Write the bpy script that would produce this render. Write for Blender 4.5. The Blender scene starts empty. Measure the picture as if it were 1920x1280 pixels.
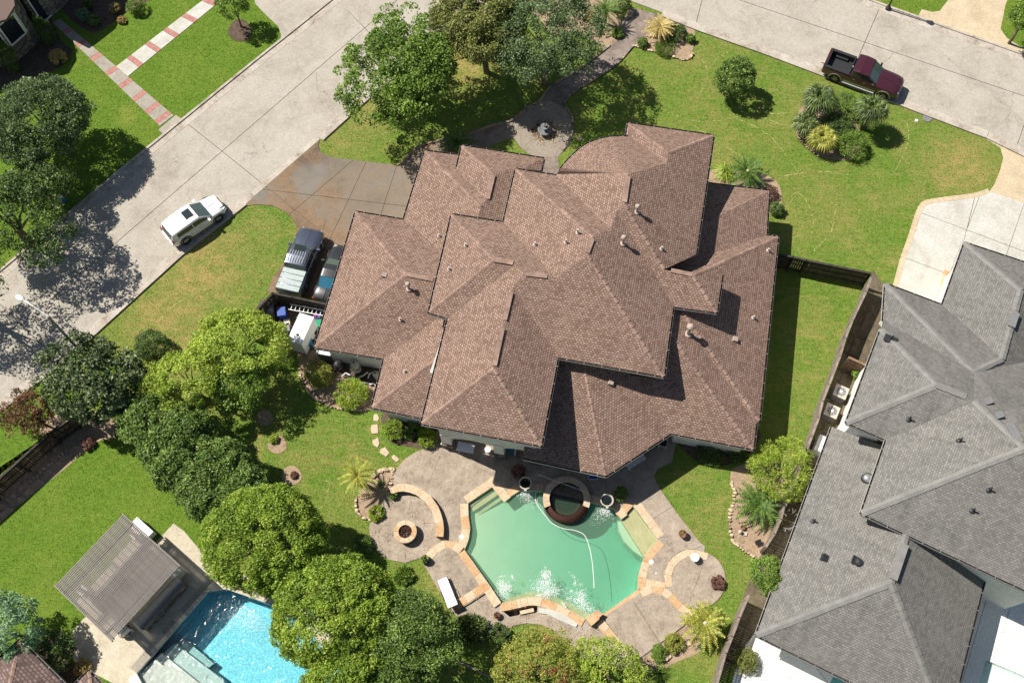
import bpy, math, random
import numpy as np
from mathutils import Vector, Matrix
from mathutils.geometry import tessellate_polygon
random.seed(7); rng = np.random.default_rng(7)
sc = bpy.context.scene
R = math.radians
# ------------------------------------------------------------------ camera, light, exposure
F_PX, CAM_H, PW, PH = 1800.0, 60.0, 1920.0, 1280.0
AX = np.array([0.99967362, 0.0, -0.02554721]); AY = np.array([0.01041614, -0.9131065, 0.40758805]); AZ = np.array([-0.02332733, -0.40772112, -0.91280848])
cam_d = bpy.data.cameras.new('camera'); cam = bpy.data.objects.new('camera', cam_d); sc.collection.objects.link(cam)
cam_d.sensor_width = 36; cam_d.lens = F_PX/PW*36; cam_d.clip_start = 1; cam_d.clip_end = 2000
M = Matrix(((AX[0], -AX[1], -AX[2], 0), (AY[0], -AY[1], -AY[2], 0), (AZ[0], -AZ[1], -AZ[2], CAM_H), (0, 0, 0, 1)))
cam.matrix_world = M; sc.camera = cam
SUN_AZ, SUN_EL = 154.5, 52.0                     # direction towards the sun, counter-clockwise from +x, and its height
w = bpy.data.worlds.new('World'); sc.world = w; w.use_nodes = True
nt = w.node_tree; sky = nt.nodes.new('ShaderNodeTexSky'); sky.sky_type = 'NISHITA'; sky.sun_disc = False
sky.sun_elevation = R(SUN_EL); sky.sun_rotation = R(90-SUN_AZ)
nt.links.new(sky.outputs[0], nt.nodes['Background'].inputs[0]); nt.nodes['Background'].inputs[1].default_value = 0.055
sd = bpy.data.lights.new('sun', 'SUN'); sd.energy = 5.0; sd.angle = R(0.5); sd.color = (1, 0.95, 0.87)
sun = bpy.data.objects.new('sun', sd); sc.collection.objects.link(sun); sun.location = (0, 0, 80)
sdir = Vector((math.cos(R(SUN_AZ))*math.cos(R(SUN_EL)), math.sin(R(SUN_AZ))*math.cos(R(SUN_EL)), math.sin(R(SUN_EL))))
sun.rotation_euler = sdir.to_track_quat('Z', 'Y').to_euler()
sc.view_settings.view_transform = 'Standard'; sc.view_settings.look = 'None'; sc.view_settings.gamma = 1
sc.view_settings.use_curve_mapping = False; sc.view_settings.exposure = 0.42
sc.render.engine = 'CYCLES'
# ------------------------------------------------------------------ survey: picture point + height -> place
def G(px, py, h=0.0):
    d0, d1, d2 = px-960.0, py-640.0, F_PX
    wx = d0*AX[0]+d1*AX[1]+d2*AX[2]; wy = d0*AY[0]+d1*AY[1]+d2*AY[2]; wz = d0*AZ[0]+d1*AZ[1]+d2*AZ[2]
    t = (h-CAM_H)/wz
    return Vector((wx*t, wy*t, h))
def GP(pts, h=0.0): return [G(p[0], p[1], h if len(p) < 3 else p[2]) for p in pts]
def PX(x, y, z):
    x = np.asarray(x); y = np.asarray(y); z = np.asarray(z)-CAM_H
    a = x*AX[0]+y*AY[0]+z*AZ[0]; b = x*AX[1]+y*AY[1]+z*AZ[1]; c = x*AX[2]+y*AY[2]+z*AZ[2]
    return 960+F_PX*a/c, 640+F_PX*b/c
# ------------------------------------------------------------------ object helpers
def tag(o, label=None, cat=None, group=None, kind=None):
    if label: o['label'] = label
    if cat: o['category'] = cat
    if group: o['group'] = group
    if kind: o['kind'] = kind
    return o
def thing(name, label, cat, loc=(0, 0, 0), rz=0.0, group=None):
    o = bpy.data.objects.new(name, None); sc.collection.objects.link(o); o.empty_display_size = .3
    o.location = loc; o.rotation_euler = (0, 0, rz)
    return tag(o, label, cat, group)
def link(name, me, parent=None, loc=None, rot=None, scale=None):
    o = bpy.data.objects.new(name, me); sc.collection.objects.link(o)
    if parent is not None: o.parent = parent
    if loc is not None: o.location = loc
    if rot is not None: o.rotation_euler = rot if hasattr(rot, '__len__') else (0, 0, rot)
    if scale is not None: o.scale = scale if hasattr(scale, '__len__') else (scale,)*3
    return o
def mkmesh(name, V, F, mat, smooth=False, uv=None, mi=None):
    me = bpy.data.meshes.new(name); me.from_pydata([tuple(v) for v in V], [], F)
    for m in (mat if isinstance(mat, (list, tuple)) else [mat]): me.materials.append(m)
    if uv:
        l = me.uv_layers.new(name='uv'); l.data.foreach_set('uv', [c for t in uv for c in t])
    if mi: me.polygons.foreach_set('material_index', mi)
    if smooth: me.polygons.foreach_set('use_smooth', [True]*len(me.polygons))
    me.update(); return me
class MB:
    """collects shapes, becomes one mesh object"""
    def __init__(s): s.V = []; s.F = []; s.mi = []; s.m = 0
    def add(s, V, F):
        o = len(s.V); s.V += [Vector(v) for v in V]; s.F += [tuple(i+o for i in f) for f in F]; s.mi += [s.m]*len(F); return s
    def box(s, c, d, rz=0.0, tilt=None):
        x, y, z = d[0]/2, d[1]/2, d[2]/2
        V = [Vector((a*x, b*y, e*z)) for e in (-1, 1) for a, b in ((-1, -1), (1, -1), (1, 1), (-1, 1))]
        m = Matrix.Rotation(rz, 3, 'Z')
        if tilt is not None: m = m @ tilt
        V = [m @ v + Vector(c) for v in V]
        return s.add(V, [(3, 2, 1, 0), (4, 5, 6, 7), (0, 1, 5, 4), (1, 2, 6, 5), (2, 3, 7, 6), (3, 0, 4, 7)])
    def prism(s, pts, z0, z1):
        n = len(pts); a = sum(pts[i][0]*pts[(i+1) % n][1]-pts[(i+1) % n][0]*pts[i][1] for i in range(n))
        if a < 0: pts = pts[::-1]
        V = [(p[0], p[1], z0) for p in pts]+[(p[0], p[1], z1 if z1 is not None else p[2]) for p in pts]
        tri = tessellate_polygon([[Vector((p[0], p[1], 0)) for p in pts]])
        F = []
        for t in tri:
            q = [pts[i] for i in t]; ar = (q[1][0]-q[0][0])*(q[2][1]-q[0][1])-(q[2][0]-q[0][0])*(q[1][1]-q[0][1])
            t = t if ar > 0 else t[::-1]
            F.append(tuple(i+n for i in t)); F.append(tuple(reversed(t)))
        F += [(i, (i+1) % n, n+(i+1) % n, n+i) for i in range(n)]
        return s.add(V, F)
    def tube(s, pts, r, n=6, cap=True):
        pts = [Vector(p) for p in pts]; rr = r if hasattr(r, '__len__') else [r]*len(pts)
        V = []; F = []
        for i, p in enumerate(pts):
            d = (pts[min(i+1, len(pts)-1)]-pts[max(i-1, 0)])
            d = d.normalized() if d.length > 1e-9 else Vector((0, 0, 1))
            a = d.cross(Vector((0, 0, 1))) if abs(d.z) < .95 else d.cross(Vector((1, 0, 0)))
            a.normalize(); b = d.cross(a)
            V += [p+(a*math.cos(t)+b*math.sin(t))*rr[i] for t in [2*math.pi*k/n for k in range(n)]]
        for i in range(len(pts)-1):
            for k in range(n): F.append((i*n+k, i*n+(k+1) % n, (i+1)*n+(k+1) % n, (i+1)*n+k))
        if cap: F += [tuple(range(n))[::-1], tuple((len(pts)-1)*n+k for k in range(n))]
        return s.add(V, F)
    def lathe(s, prof, c=(0, 0, 0), n=20, arc=(0, 2*math.pi)):
        V = []; F = []; full = abs(arc[1]-arc[0]-2*math.pi) < 1e-6; m = n if full else n+1
        for (r, z) in prof:
            V += [Vector((c[0]+r*math.cos(arc[0]+(arc[1]-arc[0])*k/n), c[1]+r*math.sin(arc[0]+(arc[1]-arc[0])*k/n), c[2]+z)) for k in range(m)]
        for i in range(len(prof)-1):
            for k in range(n):
                k2 = (k+1) % m; F.append((i*m+k, i*m+k2, (i+1)*m+k2, (i+1)*m+k))
        return s.add(V, F)
    def disc(s, c, r, n=16, z=0, sy=1.0):
        V = [(c[0]+r*math.cos(2*math.pi*k/n), c[1]+sy*r*math.sin(2*math.pi*k/n), z) for k in range(n)]
        return s.add(V, [tuple(range(n))])
    def mesh(s, name, mat, smooth=False): return mkmesh(name, s.V, s.F, mat, smooth, mi=s.mi if isinstance(mat, (list, tuple)) else None)
    def build(s, name, mat, parent=None, loc=None, rot=None, smooth=False, off=None):
        if off is not None: s.V = [v-Vector(off) for v in s.V]
        return link(name, s.mesh(name, mat, smooth), parent, loc, rot)
def top(name, mb, mat, label, cat, loc, group=None, smooth=False, rot=None):
    return tag(mb.build(name, mat, None, loc, rot, smooth), label, cat, group)
def spline(pts, n=5, closed=False):
    P = [Vector(p) for p in pts]; N = len(P); out = []
    rngi = range(N if closed else N-1)
    for i in rngi:
        p0 = P[(i-1) % N] if closed or i > 0 else P[0]; p1 = P[i]; p2 = P[(i+1) % N]; p3 = P[(i+2) % N] if closed or i+2 < N else P[-1]
        for k in range(n):
            t = k/n; out.append(.5*((2*p1)+(p2-p0)*t+(2*p0-5*p1+4*p2-p3)*t*t+(3*p1-p0-3*p2+p3)*t**3))
    if not closed: out.append(P[-1])
    return out
def sheet(name, pts, z, mat, holes=(), kind='structure', parent=None, label=None):
    loops = [[Vector((p[0], p[1], z)) for p in pts]]+[[Vector((p[0], p[1], z)) for p in h] for h in holes]
    V = [v for l in loops for v in l]
    F = []
    for t in tessellate_polygon(loops):
        a, b, c = (V[i] for i in t)
        F.append(t if (b-a).cross(c-a).z > 0 else t[::-1])
    o = link(name, mkmesh(name, V, F, mat), parent)
    if kind and not parent: o['kind'] = kind
    if label: o['label'] = label
    return o
def slab(name, pts, z0, z1, mat, parent, gap=.012):
    """one poured slab: outline pulled in by the joint, with its own thickness"""
    P = [Vector((p[0], p[1], 0)) for p in pts]; n = len(P)
    a = sum(P[i].x*P[(i+1) % n].y-P[(i+1) % n].x*P[i].y for i in range(n))
    if a < 0: P = P[::-1]
    Q = inset(P, gap)
    m = MB(); m.prism(Q, z0, z1); return m.build(name, mat, parent)
def inset(P, d):
    P = [Vector((p[0], p[1], p[2] if len(p) > 2 else 0)) for p in P]; n = len(P); out = []
    a = sum(P[i].x*P[(i+1) % n].y-P[(i+1) % n].x*P[i].y for i in range(n))
    sg = 1 if a > 0 else -1
    for i in range(n):
        e1 = (P[i]-P[i-1]); e2 = (P[(i+1) % n]-P[i]); e1.z = e2.z = 0
        if e1.length < 1e-6 or e2.length < 1e-6: out.append(P[i].copy()); continue
        e1.normalize(); e2.normalize()
        n1 = Vector((-e1.y, e1.x, 0))*sg; n2 = Vector((-e2.y, e2.x, 0))*sg
        b = n1+n2
        if b.length < .2: out.append(P[i]+n1*d); continue
        b.normalize(); k = d/max(.35, b.dot(n1)); q = P[i]+b*k; out.append(q)
    return out
def split(poly, a, b):
    """cut a polygon by the line a-b -> two polygons"""
    a = Vector(a[:2]); b = Vector(b[:2]); d = b-a; nrm = Vector((-d.y, d.x)); res = []
    for sgn in (1, -1):
        out = []; n = len(poly)
        for i in range(n):
            p = Vector(poly[i][:2]); q = Vector(poly[(i+1) % n][:2]); sp = sgn*nrm.dot(p-a); sq = sgn*nrm.dot(q-a)
            if sp >= 0: out.append(p)
            if (sp > 0) != (sq > 0) and abs(sp-sq) > 1e-9: out.append(p+(q-p)*(sp/(sp-sq)))
        if len(out) >= 3:
            ar = abs(sum(out[i].x*out[(i+1) % len(out)].y-out[(i+1) % len(out)].x*out[i].y for i in range(len(out))))/2
            if ar > .05: res.append(out)
    return res
def cuts(poly, lines):
    ps = [poly]
    for l in lines: ps = [q for p in ps for q in split(p, l[0], l[1])]
    return ps
# ------------------------------------------------------------------ materials
MAT = {}
def lin(c):
    return tuple((x/12.92 if x <= .04045 else ((x+.055)/1.055)**2.4) for x in [v/255 for v in c])+(1,)
class NT:
    def __init__(s, name):
        s.m = bpy.data.materials.new(name); s.m.use_nodes = True; s.t = s.m.node_tree; s.b = s.t.nodes['Principled BSDF']; s.out = s.t.nodes['Material Output']
        s._p = None
    def n(s, ty, **kw):
        x = s.t.nodes.new(ty)
        for k, v in kw.items():
            if k.startswith('i_'): x.inputs[k[2:].replace('_', ' ')].default_value = v
            else: setattr(x, k, v)
        return x
    def l(s, a, b): s.t.links.new(a, b)
    def pos(s, space='World'):
        if s._p is None:
            if space == 'World': s._p = s.n('ShaderNodeNewGeometry').outputs['Position']
            elif space == 'UV': s._p = s.n('ShaderNodeTexCoord').outputs['UV']
            else: s._p = s.n('ShaderNodeTexCoord').outputs['Object']
        return s._p
    def noise(s, scale, detail=4, rough=.6, vec=None, dist=0):
        x = s.n('ShaderNodeTexNoise'); x.inputs['Scale'].default_value = scale; x.inputs['Detail'].default_value = detail
        x.inputs['Roughness'].default_value = rough; x.inputs['Distortion'].default_value = dist
        s.l(vec if vec is not None else s.pos(), x.inputs['Vector']); return x.outputs['Fac']
    def ramp(s, fac, stops, interp='LINEAR'):
        x = s.n('ShaderNodeValToRGB'); e = x.color_ramp.elements; x.color_ramp.interpolation = interp
        while len(e) < len(stops): e.new(.5)
        for i, (p, c) in enumerate(stops): e[i].position = p; e[i].color = c if len(c) == 4 else (*c, 1)
        s.l(fac, x.inputs[0]); return x.outputs[0]
    def mix(s, f, a, b, mode='MIX'):
        x = s.n('ShaderNodeMix', data_type='RGBA', blend_type=mode)
        for sock, v in ((x.inputs[0], f), (x.inputs[6], a), (x.inputs[7], b)):
            if hasattr(v, 'links'): s.l(v, sock)
            else: sock.default_value = v
        return x.outputs[2]
    def math(s, op, a, b=0.0, c=None):
        x = s.n('ShaderNodeMath', operation=op)
        for i, v in enumerate((a, b) if c is None else (a, b, c)):
            if hasattr(v, 'links'): s.l(v, x.inputs[i])
            else: x.inputs[i].default_value = v
        return x.outputs[0]
    def map(s, f, a, b, c=0., d=1.):
        x = s.n('ShaderNodeMapRange'); s.l(f, x.inputs[0])
        for i, v in enumerate((a, b, c, d)): x.inputs[i+1].default_value = v
        return x.outputs[0]
    def bump(s, h, strength=.5, dist=.02):
        x = s.n('ShaderNodeBump'); x.inputs['Strength'].default_value = strength; x.inputs['Distance'].default_value = dist
        s.l(h, x.inputs['Height']); s.l(x.outputs[0], s.b.inputs['Normal'])
    def fin(s, col=None, rough=.8, spec=.3, metal=0):
        if col is not None:
            if hasattr(col, 'links'): s.l(col, s.b.inputs['Base Color'])
            else: s.b.inputs['Base Color'].default_value = col
        if hasattr(rough, 'links'): s.l(rough, s.b.inputs['Roughness'])
        else: s.b.inputs['Roughness'].default_value = rough
        s.b.inputs['Specular IOR Level'].default_value = spec; s.b.inputs['Metallic'].default_value = metal
        return s.m
def c3(r, g, b): return (r, g, b, 1)
def plain(name, col, rough=.6, spec=.3, metal=0, var=.12, scale=6, space='Object', bump=0):
    t = NT(name); t.pos(space); f = t.noise(scale, 3)
    a = tuple(x*(1-var) for x in col[:3])+(1,); b = tuple(min(1, x*(1+var)) for x in col[:3])+(1,)
    c = t.ramp(f, [(.3, a), (.7, b)])
    if bump: t.bump(t.noise(scale*8, 3), bump, .01)
    m = t.fin(c, rough, spec, metal)
    MAT[name] = m; return m
def concrete(name, base, stain, dark, scale=.5, contrast=1.0, bumpy=.35, cracks=0):
    t = NT(name); g = t.noise(scale, 8, .7, dist=.6); f = t.noise(9, 8, .8); s2 = t.noise(scale*3.3, 6, .7, dist=1.2)
    c = t.ramp(g, [(.32, dark), (.5, base), (.68, stain)])
    c = t.mix(t.map(s2, .42, .62, 0, .55*contrast), c, tuple(min(1, x*1.25) for x in base[:3])+(1,))
    c = t.mix(t.map(s2, .25, .42, .5*contrast, 0), c, dark)
    c = t.mix(.75, c, t.ramp(f, [(.3, (.62, .62, .62)), (.7, (1.3, 1.3, 1.3))]), 'MULTIPLY')
    if cracks:
        vo = t.n('ShaderNodeTexVoronoi', feature='DISTANCE_TO_EDGE'); vo.inputs['Scale'].default_value = .16
        wb = t.n('ShaderNodeVectorMath', operation='ADD'); nz = t.n('ShaderNodeTexNoise'); nz.inputs['Scale'].default_value = .8; nz.inputs['Detail'].default_value = 8; t.l(t.pos(), nz.inputs['Vector'])
        sv = t.n('ShaderNodeVectorMath', operation='SCALE'); t.l(nz.outputs['Color'], sv.inputs[0]); sv.inputs['Scale'].default_value = 2.2; t.l(t.pos(), wb.inputs[0]); t.l(sv.outputs[0], wb.inputs[1]); t.l(wb.outputs[0], vo.inputs['Vector'])
        ck = t.math('MULTIPLY', t.map(vo.outputs['Distance'], .0, .006, cracks, 0), t.map(t.noise(.25, 2), .45, .6, 0, 1)); c = t.mix(ck, c, tuple(x*.35 for x in dark[:3])+(1,))
        oil = t.map(t.noise(1.6, 2, .5), .70, .78, 0, .35); c = t.mix(oil, c, tuple(x*.5 for x in dark[:3])+(1,))
    t.bump(f, bumpy, .01)
    m = t.fin(c, .88, .2); MAT[name] = m; return m
def grassmat(name, a, b, dry, dryc, patches=(), fine=1.0):
    """a/b green tones; patches = (x, y, radius, strength) where the turf itself is dry"""
    t = NT(name); f1 = t.noise(3.2, 6, .75); f2 = t.noise(.35, 5, .65, dist=.8); f3 = t.noise(11*fine, 4, .8)
    sx = t.n('ShaderNodeMapping'); sx.inputs['Rotation'].default_value = (0, 0, R(22)); sx.inputs['Scale'].default_value = (.5, 3.0, 1)
    t.l(t.pos(), sx.inputs['Vector']); f4 = t.noise(1.1, 5, .65, vec=sx.outputs[0], dist=1.6)
    c = t.ramp(f1, [(.28, a), (.72, b)])
    d = t.math('MULTIPLY', t.map(f2, .44, .72, 0, 1), dryc)
    for (x, y, r, k) in patches:
        vm = t.n('ShaderNodeVectorMath', operation='DISTANCE'); t.l(t.pos(), vm.inputs[0]); vm.inputs[1].default_value = (x, y, 0)
        pm = t.math('MULTIPLY', t.map(vm.outputs['Value'], r*.25, r*1.25, 1, 0), k)
        pm = t.math('MULTIPLY', pm, t.map(t.noise(.9, 6, .75), .36, .6, .15, 1))
        d = t.math('MAXIMUM', d, pm)
    d = t.math('ADD', d, t.math('MULTIPLY', t.map(f4, .5, .72, 0, 1), dryc*.9))
    d = t.math('MINIMUM', d, .95)
    c = t.mix(d, c, dry)
    c = t.mix(.85, c, t.ramp(f3, [(.3, (.5, .5, .5)), (.7, (1.4, 1.4, 1.4))]), 'MULTIPLY')
    t.bump(f3, .9, .06)
    m = t.fin(c, .9, .1); MAT[name] = m; return m
def shinglemat(name, cols, w=.27, h=.185, gap=.03, spotty=.5, tab_shade=.5, streak=.2):
    t = NT(name); t.pos('UV'); br = t.n('ShaderNodeTexBrick'); br.offset = .5; br.squash = 1
    wob = t.n('ShaderNodeVectorMath', operation='ADD'); nz = t.n('ShaderNodeTexNoise'); nz.inputs['Scale'].default_value = .9; nz.inputs['Detail'].default_value = 2
    t.l(t.pos(), nz.inputs['Vector']); sc_ = t.n('ShaderNodeVectorMath', operation='SCALE'); t.l(nz.outputs['Color'], sc_.inputs[0]); sc_.inputs['Scale'].default_value = .1
    t.l(t.pos(), wob.inputs[0]); t.l(sc_.outputs[0], wob.inputs[1]); t.l(wob.outputs[0], br.inputs['Vector'])
    for k, v in (('Scale', 1), ('Mortar Size', gap), ('Mortar Smooth', .3), ('Bias', 0), ('Brick Width', w), ('Row Height', h)): br.inputs[k].default_value = v
    br.inputs['Color1'].default_value = (0, 0, 0, 1); br.inputs['Color2'].default_value = (1, 1, 1, 1); br.inputs['Mortar'].default_value = (.5, .5, .5, 1)
    tone = t.ramp(br.outputs['Color'], [(0.0, cols[0]), (.45, cols[1]), (1.0, cols[2])])
    big = t.noise(.5, 5, .7); c = t.mix(.55, tone, t.ramp(big, [(.3, (.8, .8, .8)), (.7, (1.18, 1.16, 1.14))]), 'MULTIPLY')
    mp = t.n('ShaderNodeMapping'); mp.inputs['Scale'].default_value = (1.6, .22, 1); t.l(t.pos(), mp.inputs['Vector']); c = t.mix(streak, c, t.ramp(t.noise(1.0, 6, .7, vec=mp.outputs[0], dist=.5), [(.3, (.45, .45, .44)), (.55, (1.1, 1.1, 1.1))]), 'MULTIPLY')
    fine = t.noise(16, 5, .8); c = t.mix(.6, c, t.ramp(fine, [(.3, (.62, .6, .6)), (.7, (1.32, 1.32, 1.32))]), 'MULTIPLY')
    c = t.mix(t.math('MULTIPLY', br.outputs['Fac'], tab_shade), c, tuple(x*.28 for x in cols[0][:3])+(1,))  # dark lines round the tabs: shadow of the shingle edges, painted in
    t.bump(t.math('SUBTRACT', t.math('MULTIPLY', fine, .3), br.outputs['Fac']), .8, .03)
    m = t.fin(c, .9, .15); MAT[name] = m; return m
def leafmat(name, c0, c1, c2, trans=.25):
    t = NT(name); at = t.n('ShaderNodeAttribute'); at.attribute_name = 'rnd'
    c = t.ramp(at.outputs['Fac'], [(0, c0), (.5, c1), (1, c2)])
    c = t.mix(.6, c, t.ramp(t.noise(.55, 3), [(.3, (.72, .72, .72)), (.7, (1.25, 1.25, 1.2))]), 'MULTIPLY')
    t.fin(c, .5, .35)
    tr = t.n('ShaderNodeBsdfTranslucent'); t.l(c, tr.inputs[0]); mx = t.n('ShaderNodeMixShader'); mx.inputs[0].default_value = trans
    t.l(t.b.outputs[0], mx.inputs[1]); t.l(tr.outputs[0], mx.inputs[2]); t.l(mx.outputs[0], t.out.inputs[0])
    MAT[name] = t.m; return t.m
P_ = lambda px, py, r, k: (G(px, py).x, G(px, py).y, r, k)
grassmat('turf', c3(.085, .155, .02), c3(.18, .28, .042), c3(.36, .28, .10), .5,
         [P_(375, 510, 4.2, 1.0), (P_(430, 455, 2, .55)), P_(310, 590, 3.8, 1.0), P_(1805, 308, 3.2, 1.0), P_(1780, 330, 2, .9), P_(640, 255, 3, .5), P_(690, 215, 2.2, .8), P_(1480, 230, 2, .4), P_(1300, 110, 2.5, .45),
          P_(1555, 400, 3, .4), P_(1250, 1000, 0.5, .3), P_(870, 130, 3, .9), P_(840, 1100, 2, .6), P_(1040, 1190, 2, .6), P_(640, 940, 1.5, .4), P_(340, 660, 2.4, .9)])
grassmat('lush_turf', c3(.075, .145, .014), c3(.155, .26, .03), c3(.28, .29, .06), .25, [P_(240, 215, 1.2, .7)])
concrete('road_concrete', c3(.395, .36, .30), c3(.44, .405, .345), c3(.31, .275, .225), .3, .6, cracks=.6)
concrete('kerb_concrete', c3(.42, .37, .31), c3(.52, .48, .42), c3(.2, .16, .12), .8)
concrete('stained_driveway', c3(.215, .145, .09), c3(.19, .185, .16), c3(.12, .09, .065), .22, 1.2)
def stain(matname, x, y, r, col, k=.85):
    m = MAT[matname]; t_ = m.node_tree; b = t_.nodes['Principled BSDF']; src = b.inputs['Base Color'].links[0].from_socket
    g = t_.nodes.new('ShaderNodeNewGeometry'); d = t_.nodes.new('ShaderNodeVectorMath'); d.operation = 'DISTANCE'; t_.links.new(g.outputs['Position'], d.inputs[0]); d.inputs[1].default_value = (x, y, 0)
    n = t_.nodes.new('ShaderNodeTexNoise'); n.inputs['Scale'].default_value = .45; n.inputs['Detail'].default_value = 7; t_.links.new(g.outputs['Position'], n.inputs['Vector'])
    a = t_.nodes.new('ShaderNodeMath'); a.operation = 'MULTIPLY_ADD'; t_.links.new(n.outputs['Fac'], a.inputs[0]); a.inputs[1].default_value = r*1.6; t_.links.new(d.outputs['Value'], a.inputs[2])
    mr = t_.nodes.new('ShaderNodeMapRange'); t_.links.new(a.outputs[0], mr.inputs[0]); mr.inputs[1].default_value = r*1.5; mr.inputs[2].default_value = r*1.95; mr.inputs[3].default_value = k; mr.inputs[4].default_value = 0
    mx = t_.nodes.new('ShaderNodeMix'); mx.data_type = 'RGBA'; t_.links.new(mr.outputs[0], mx.inputs[0]); t_.links.new(src, mx.inputs[6]); mx.inputs[7].default_value = col; t_.links.new(mx.outputs[2], b.inputs['Base Color'])
stain('stained_driveway', G(720, 330).x, G(720, 330).y, 5.2, c3(.20, .185, .155), .5); stain('stained_driveway', G(578, 330).x, G(578, 330).y, 1.4, c3(.2, .2, .185), .5)
concrete('white_concrete', c3(.50, .485, .43), c3(.57, .55, .5), c3(.42, .395, .34), .4, .5)
concrete('walk_concrete', c3(.33, .295, .245), c3(.41, .37, .31), c3(.24, .21, .17), .7, .7)
concrete('circle_concrete', c3(.27, .23, .185), c3(.34, .30, .245), c3(.19, .16, .13), .9, .9)
concrete('bright_paving', c3(.86, .84, .76), c3(.9, .88, .82), c3(.78, .75, .66), .4, .3)
concrete('dark_walk', c3(.23, .185, .155), c3(.34, .29, .24), c3(.12, .095, .08), .9, 1)
concrete('stamped_deck', c3(.325, .265, .205), c3(.46, .385, .31), c3(.20, .16, .125), .9, 1.35, .5)
concrete('beige_paver', c3(.52, .42, .28), c3(.58, .49, .35), c3(.42, .34, .23), .9, .5)
concrete('sand_paving', c3(.52, .46, .35), c3(.6, .54, .43), c3(.4, .35, .26), .8, .5)
concrete('gravel_soil', c3(.13, .10, .07), c3(.2, .16, .12), c3(.05, .04, .03), 2, 1.2, 1)
concrete('mulch', c3(.10, .07, .05), c3(.17, .12, .085), c3(.035, .025, .02), 3, 1.2, 1)
concrete('pale_bed', c3(.33, .24, .16), c3(.4, .3, .2), c3(.15, .1, .07), 3, 1.2, 1)
concrete('coping_peach', c3(.52, .34, .19), c3(.58, .43, .28), c3(.46, .23, .10), 1.3, .8)
concrete('coping_cream', c3(.56, .43, .29), c3(.62, .50, .36), c3(.50, .33, .2), 1.3, .7)
concrete('red_brick', c3(.42, .20, .17), c3(.5, .28, .24), c3(.3, .12, .1), 4, .7)
plain('plaster_green', c3(.60, .62, .42), .9, .1, var=.06, scale=.5, space='World')
concrete('plaster_tan', c3(.50, .40, .20), c3(.56, .46, .26), c3(.42, .33, .16), .8, .4)
concrete('flagstone', c3(.55, .42, .30), c3(.62, .5, .36), c3(.42, .3, .2), 2, .8)
def stones(name):
    t = NT(name); t.pos(); mp = t.n('ShaderNodeMapping'); mp.inputs['Scale'].default_value = (2.6, 2.6, 6.5); t.l(t.pos(), mp.inputs['Vector'])
    vo = t.n('ShaderNodeTexVoronoi'); vo.inputs['Scale'].default_value = 1; t.l(mp.outputs[0], vo.inputs['Vector']); ve = t.n('ShaderNodeTexVoronoi', feature='DISTANCE_TO_EDGE'); ve.inputs['Scale'].default_value = 1; t.l(mp.outputs[0], ve.inputs['Vector'])
    sp = t.n('ShaderNodeSeparateColor'); t.l(vo.outputs['Color'], sp.inputs[0]); c = t.ramp(sp.outputs[0], [(0, c3(.14, .12, .10)), (.5, c3(.27, .23, .19)), (1, c3(.42, .36, .30))])
    c = t.mix(t.map(ve.outputs['Distance'], .02, .09, .8, 0), c, c3(.05, .045, .04)); t.bump(t.map(ve.outputs['Distance'], 0, .15), .9, .05); MAT[name] = t.fin(c, .9, .2)
stones('stone_wall')
shinglemat('brown_shingle', [c3(.20, .13, .10), c3(.305, .205, .158), c3(.38, .265, .212)], w=.20, h=.15, gap=.024, tab_shade=.6)
shinglemat('grey_shingle', [c3(.165, .16, .146), c3(.205, .198, .182), c3(.24, .232, .214)], w=.22, h=.13, gap=.012, tab_shade=.3, streak=.35)
shinglemat('dark_brown_shingle', [c3(.12, .085, .075), c3(.2, .14, .125), c3(.27, .2, .18)])
plain('ridge_brown', c3(.275, .185, .145), .9, .15, var=.35, scale=1.5, space='World', bump=.4)
plain('ridge_grey', c3(.215, .208, .194), .9, .15, var=.15, scale=2, space='World', bump=.3)
plain('stucco', c3(.74, .72, .68), .9, .2, space='World', scale=1, bump=.2)
def caustic_floor(name):
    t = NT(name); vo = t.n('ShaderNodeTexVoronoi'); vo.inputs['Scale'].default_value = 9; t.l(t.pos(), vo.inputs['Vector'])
    c = t.ramp(vo.outputs['Distance'], [(.1, c3(.92, .92, .9)), (.45, c3(.70, .74, .74)), (.7, c3(.55, .62, .63))]); MAT[name] = t.fin(c, .9, .1)  # pale cells paint caustic light into the pool floor colour
caustic_floor('caustic_plaster')
plain('dry_turf', c3(.34, .33, .12), .95, .05, var=.3, scale=3, space='World')
plain('white_paint', c3(.8, .79, .77), .5, .4); plain('gutter_dark', c3(.05, .04, .038), .6, .3)
plain('soffit', c3(.6, .58, .54), .8, .2)
plain('dark_void', c3(.015, .014, .014), .9, .05)
plain('fence_wood_dark', c3(.055, .045, .038), .85, .2, var=.4, scale=3, space='World', bump=.3)
plain('fence_wood_grey', c3(.25, .205, .165), .85, .2, var=.3, scale=3, space='World', bump=.3)
plain('fence_wood_warm', c3(.20, .13, .08), .85, .2, var=.3, scale=3, space='World', bump=.3)
plain('gutter_lip', c3(.42, .40, .38), .6, .3)
plain('pergola_wood', c3(.25, .222, .20), .75, .3, var=.15, scale=2, bump=.2)
plain('metal_grey', c3(.35, .35, .36), .4, .5, .5); plain('metal_white', c3(.75, .75, .75), .4, .5)
plain('pipe_brown', c3(.42, .33, .28), .6, .4); plain('rubber', c3(.02, .02, .022), .8, .3)
plain('black_plastic', c3(.03, .03, .033), .5, .4); plain('grey_plastic', c3(.2, .2, .2), .5, .4)
plain('pvc_white', c3(.72, .72, .7), .4, .5); plain('bark', c3(.16, .12, .09), .95, .1, var=.3, scale=5, bump=.5)
plain('dead_wood', c3(.3, .25, .2), .95, .1, var=.3, scale=5)
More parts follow.
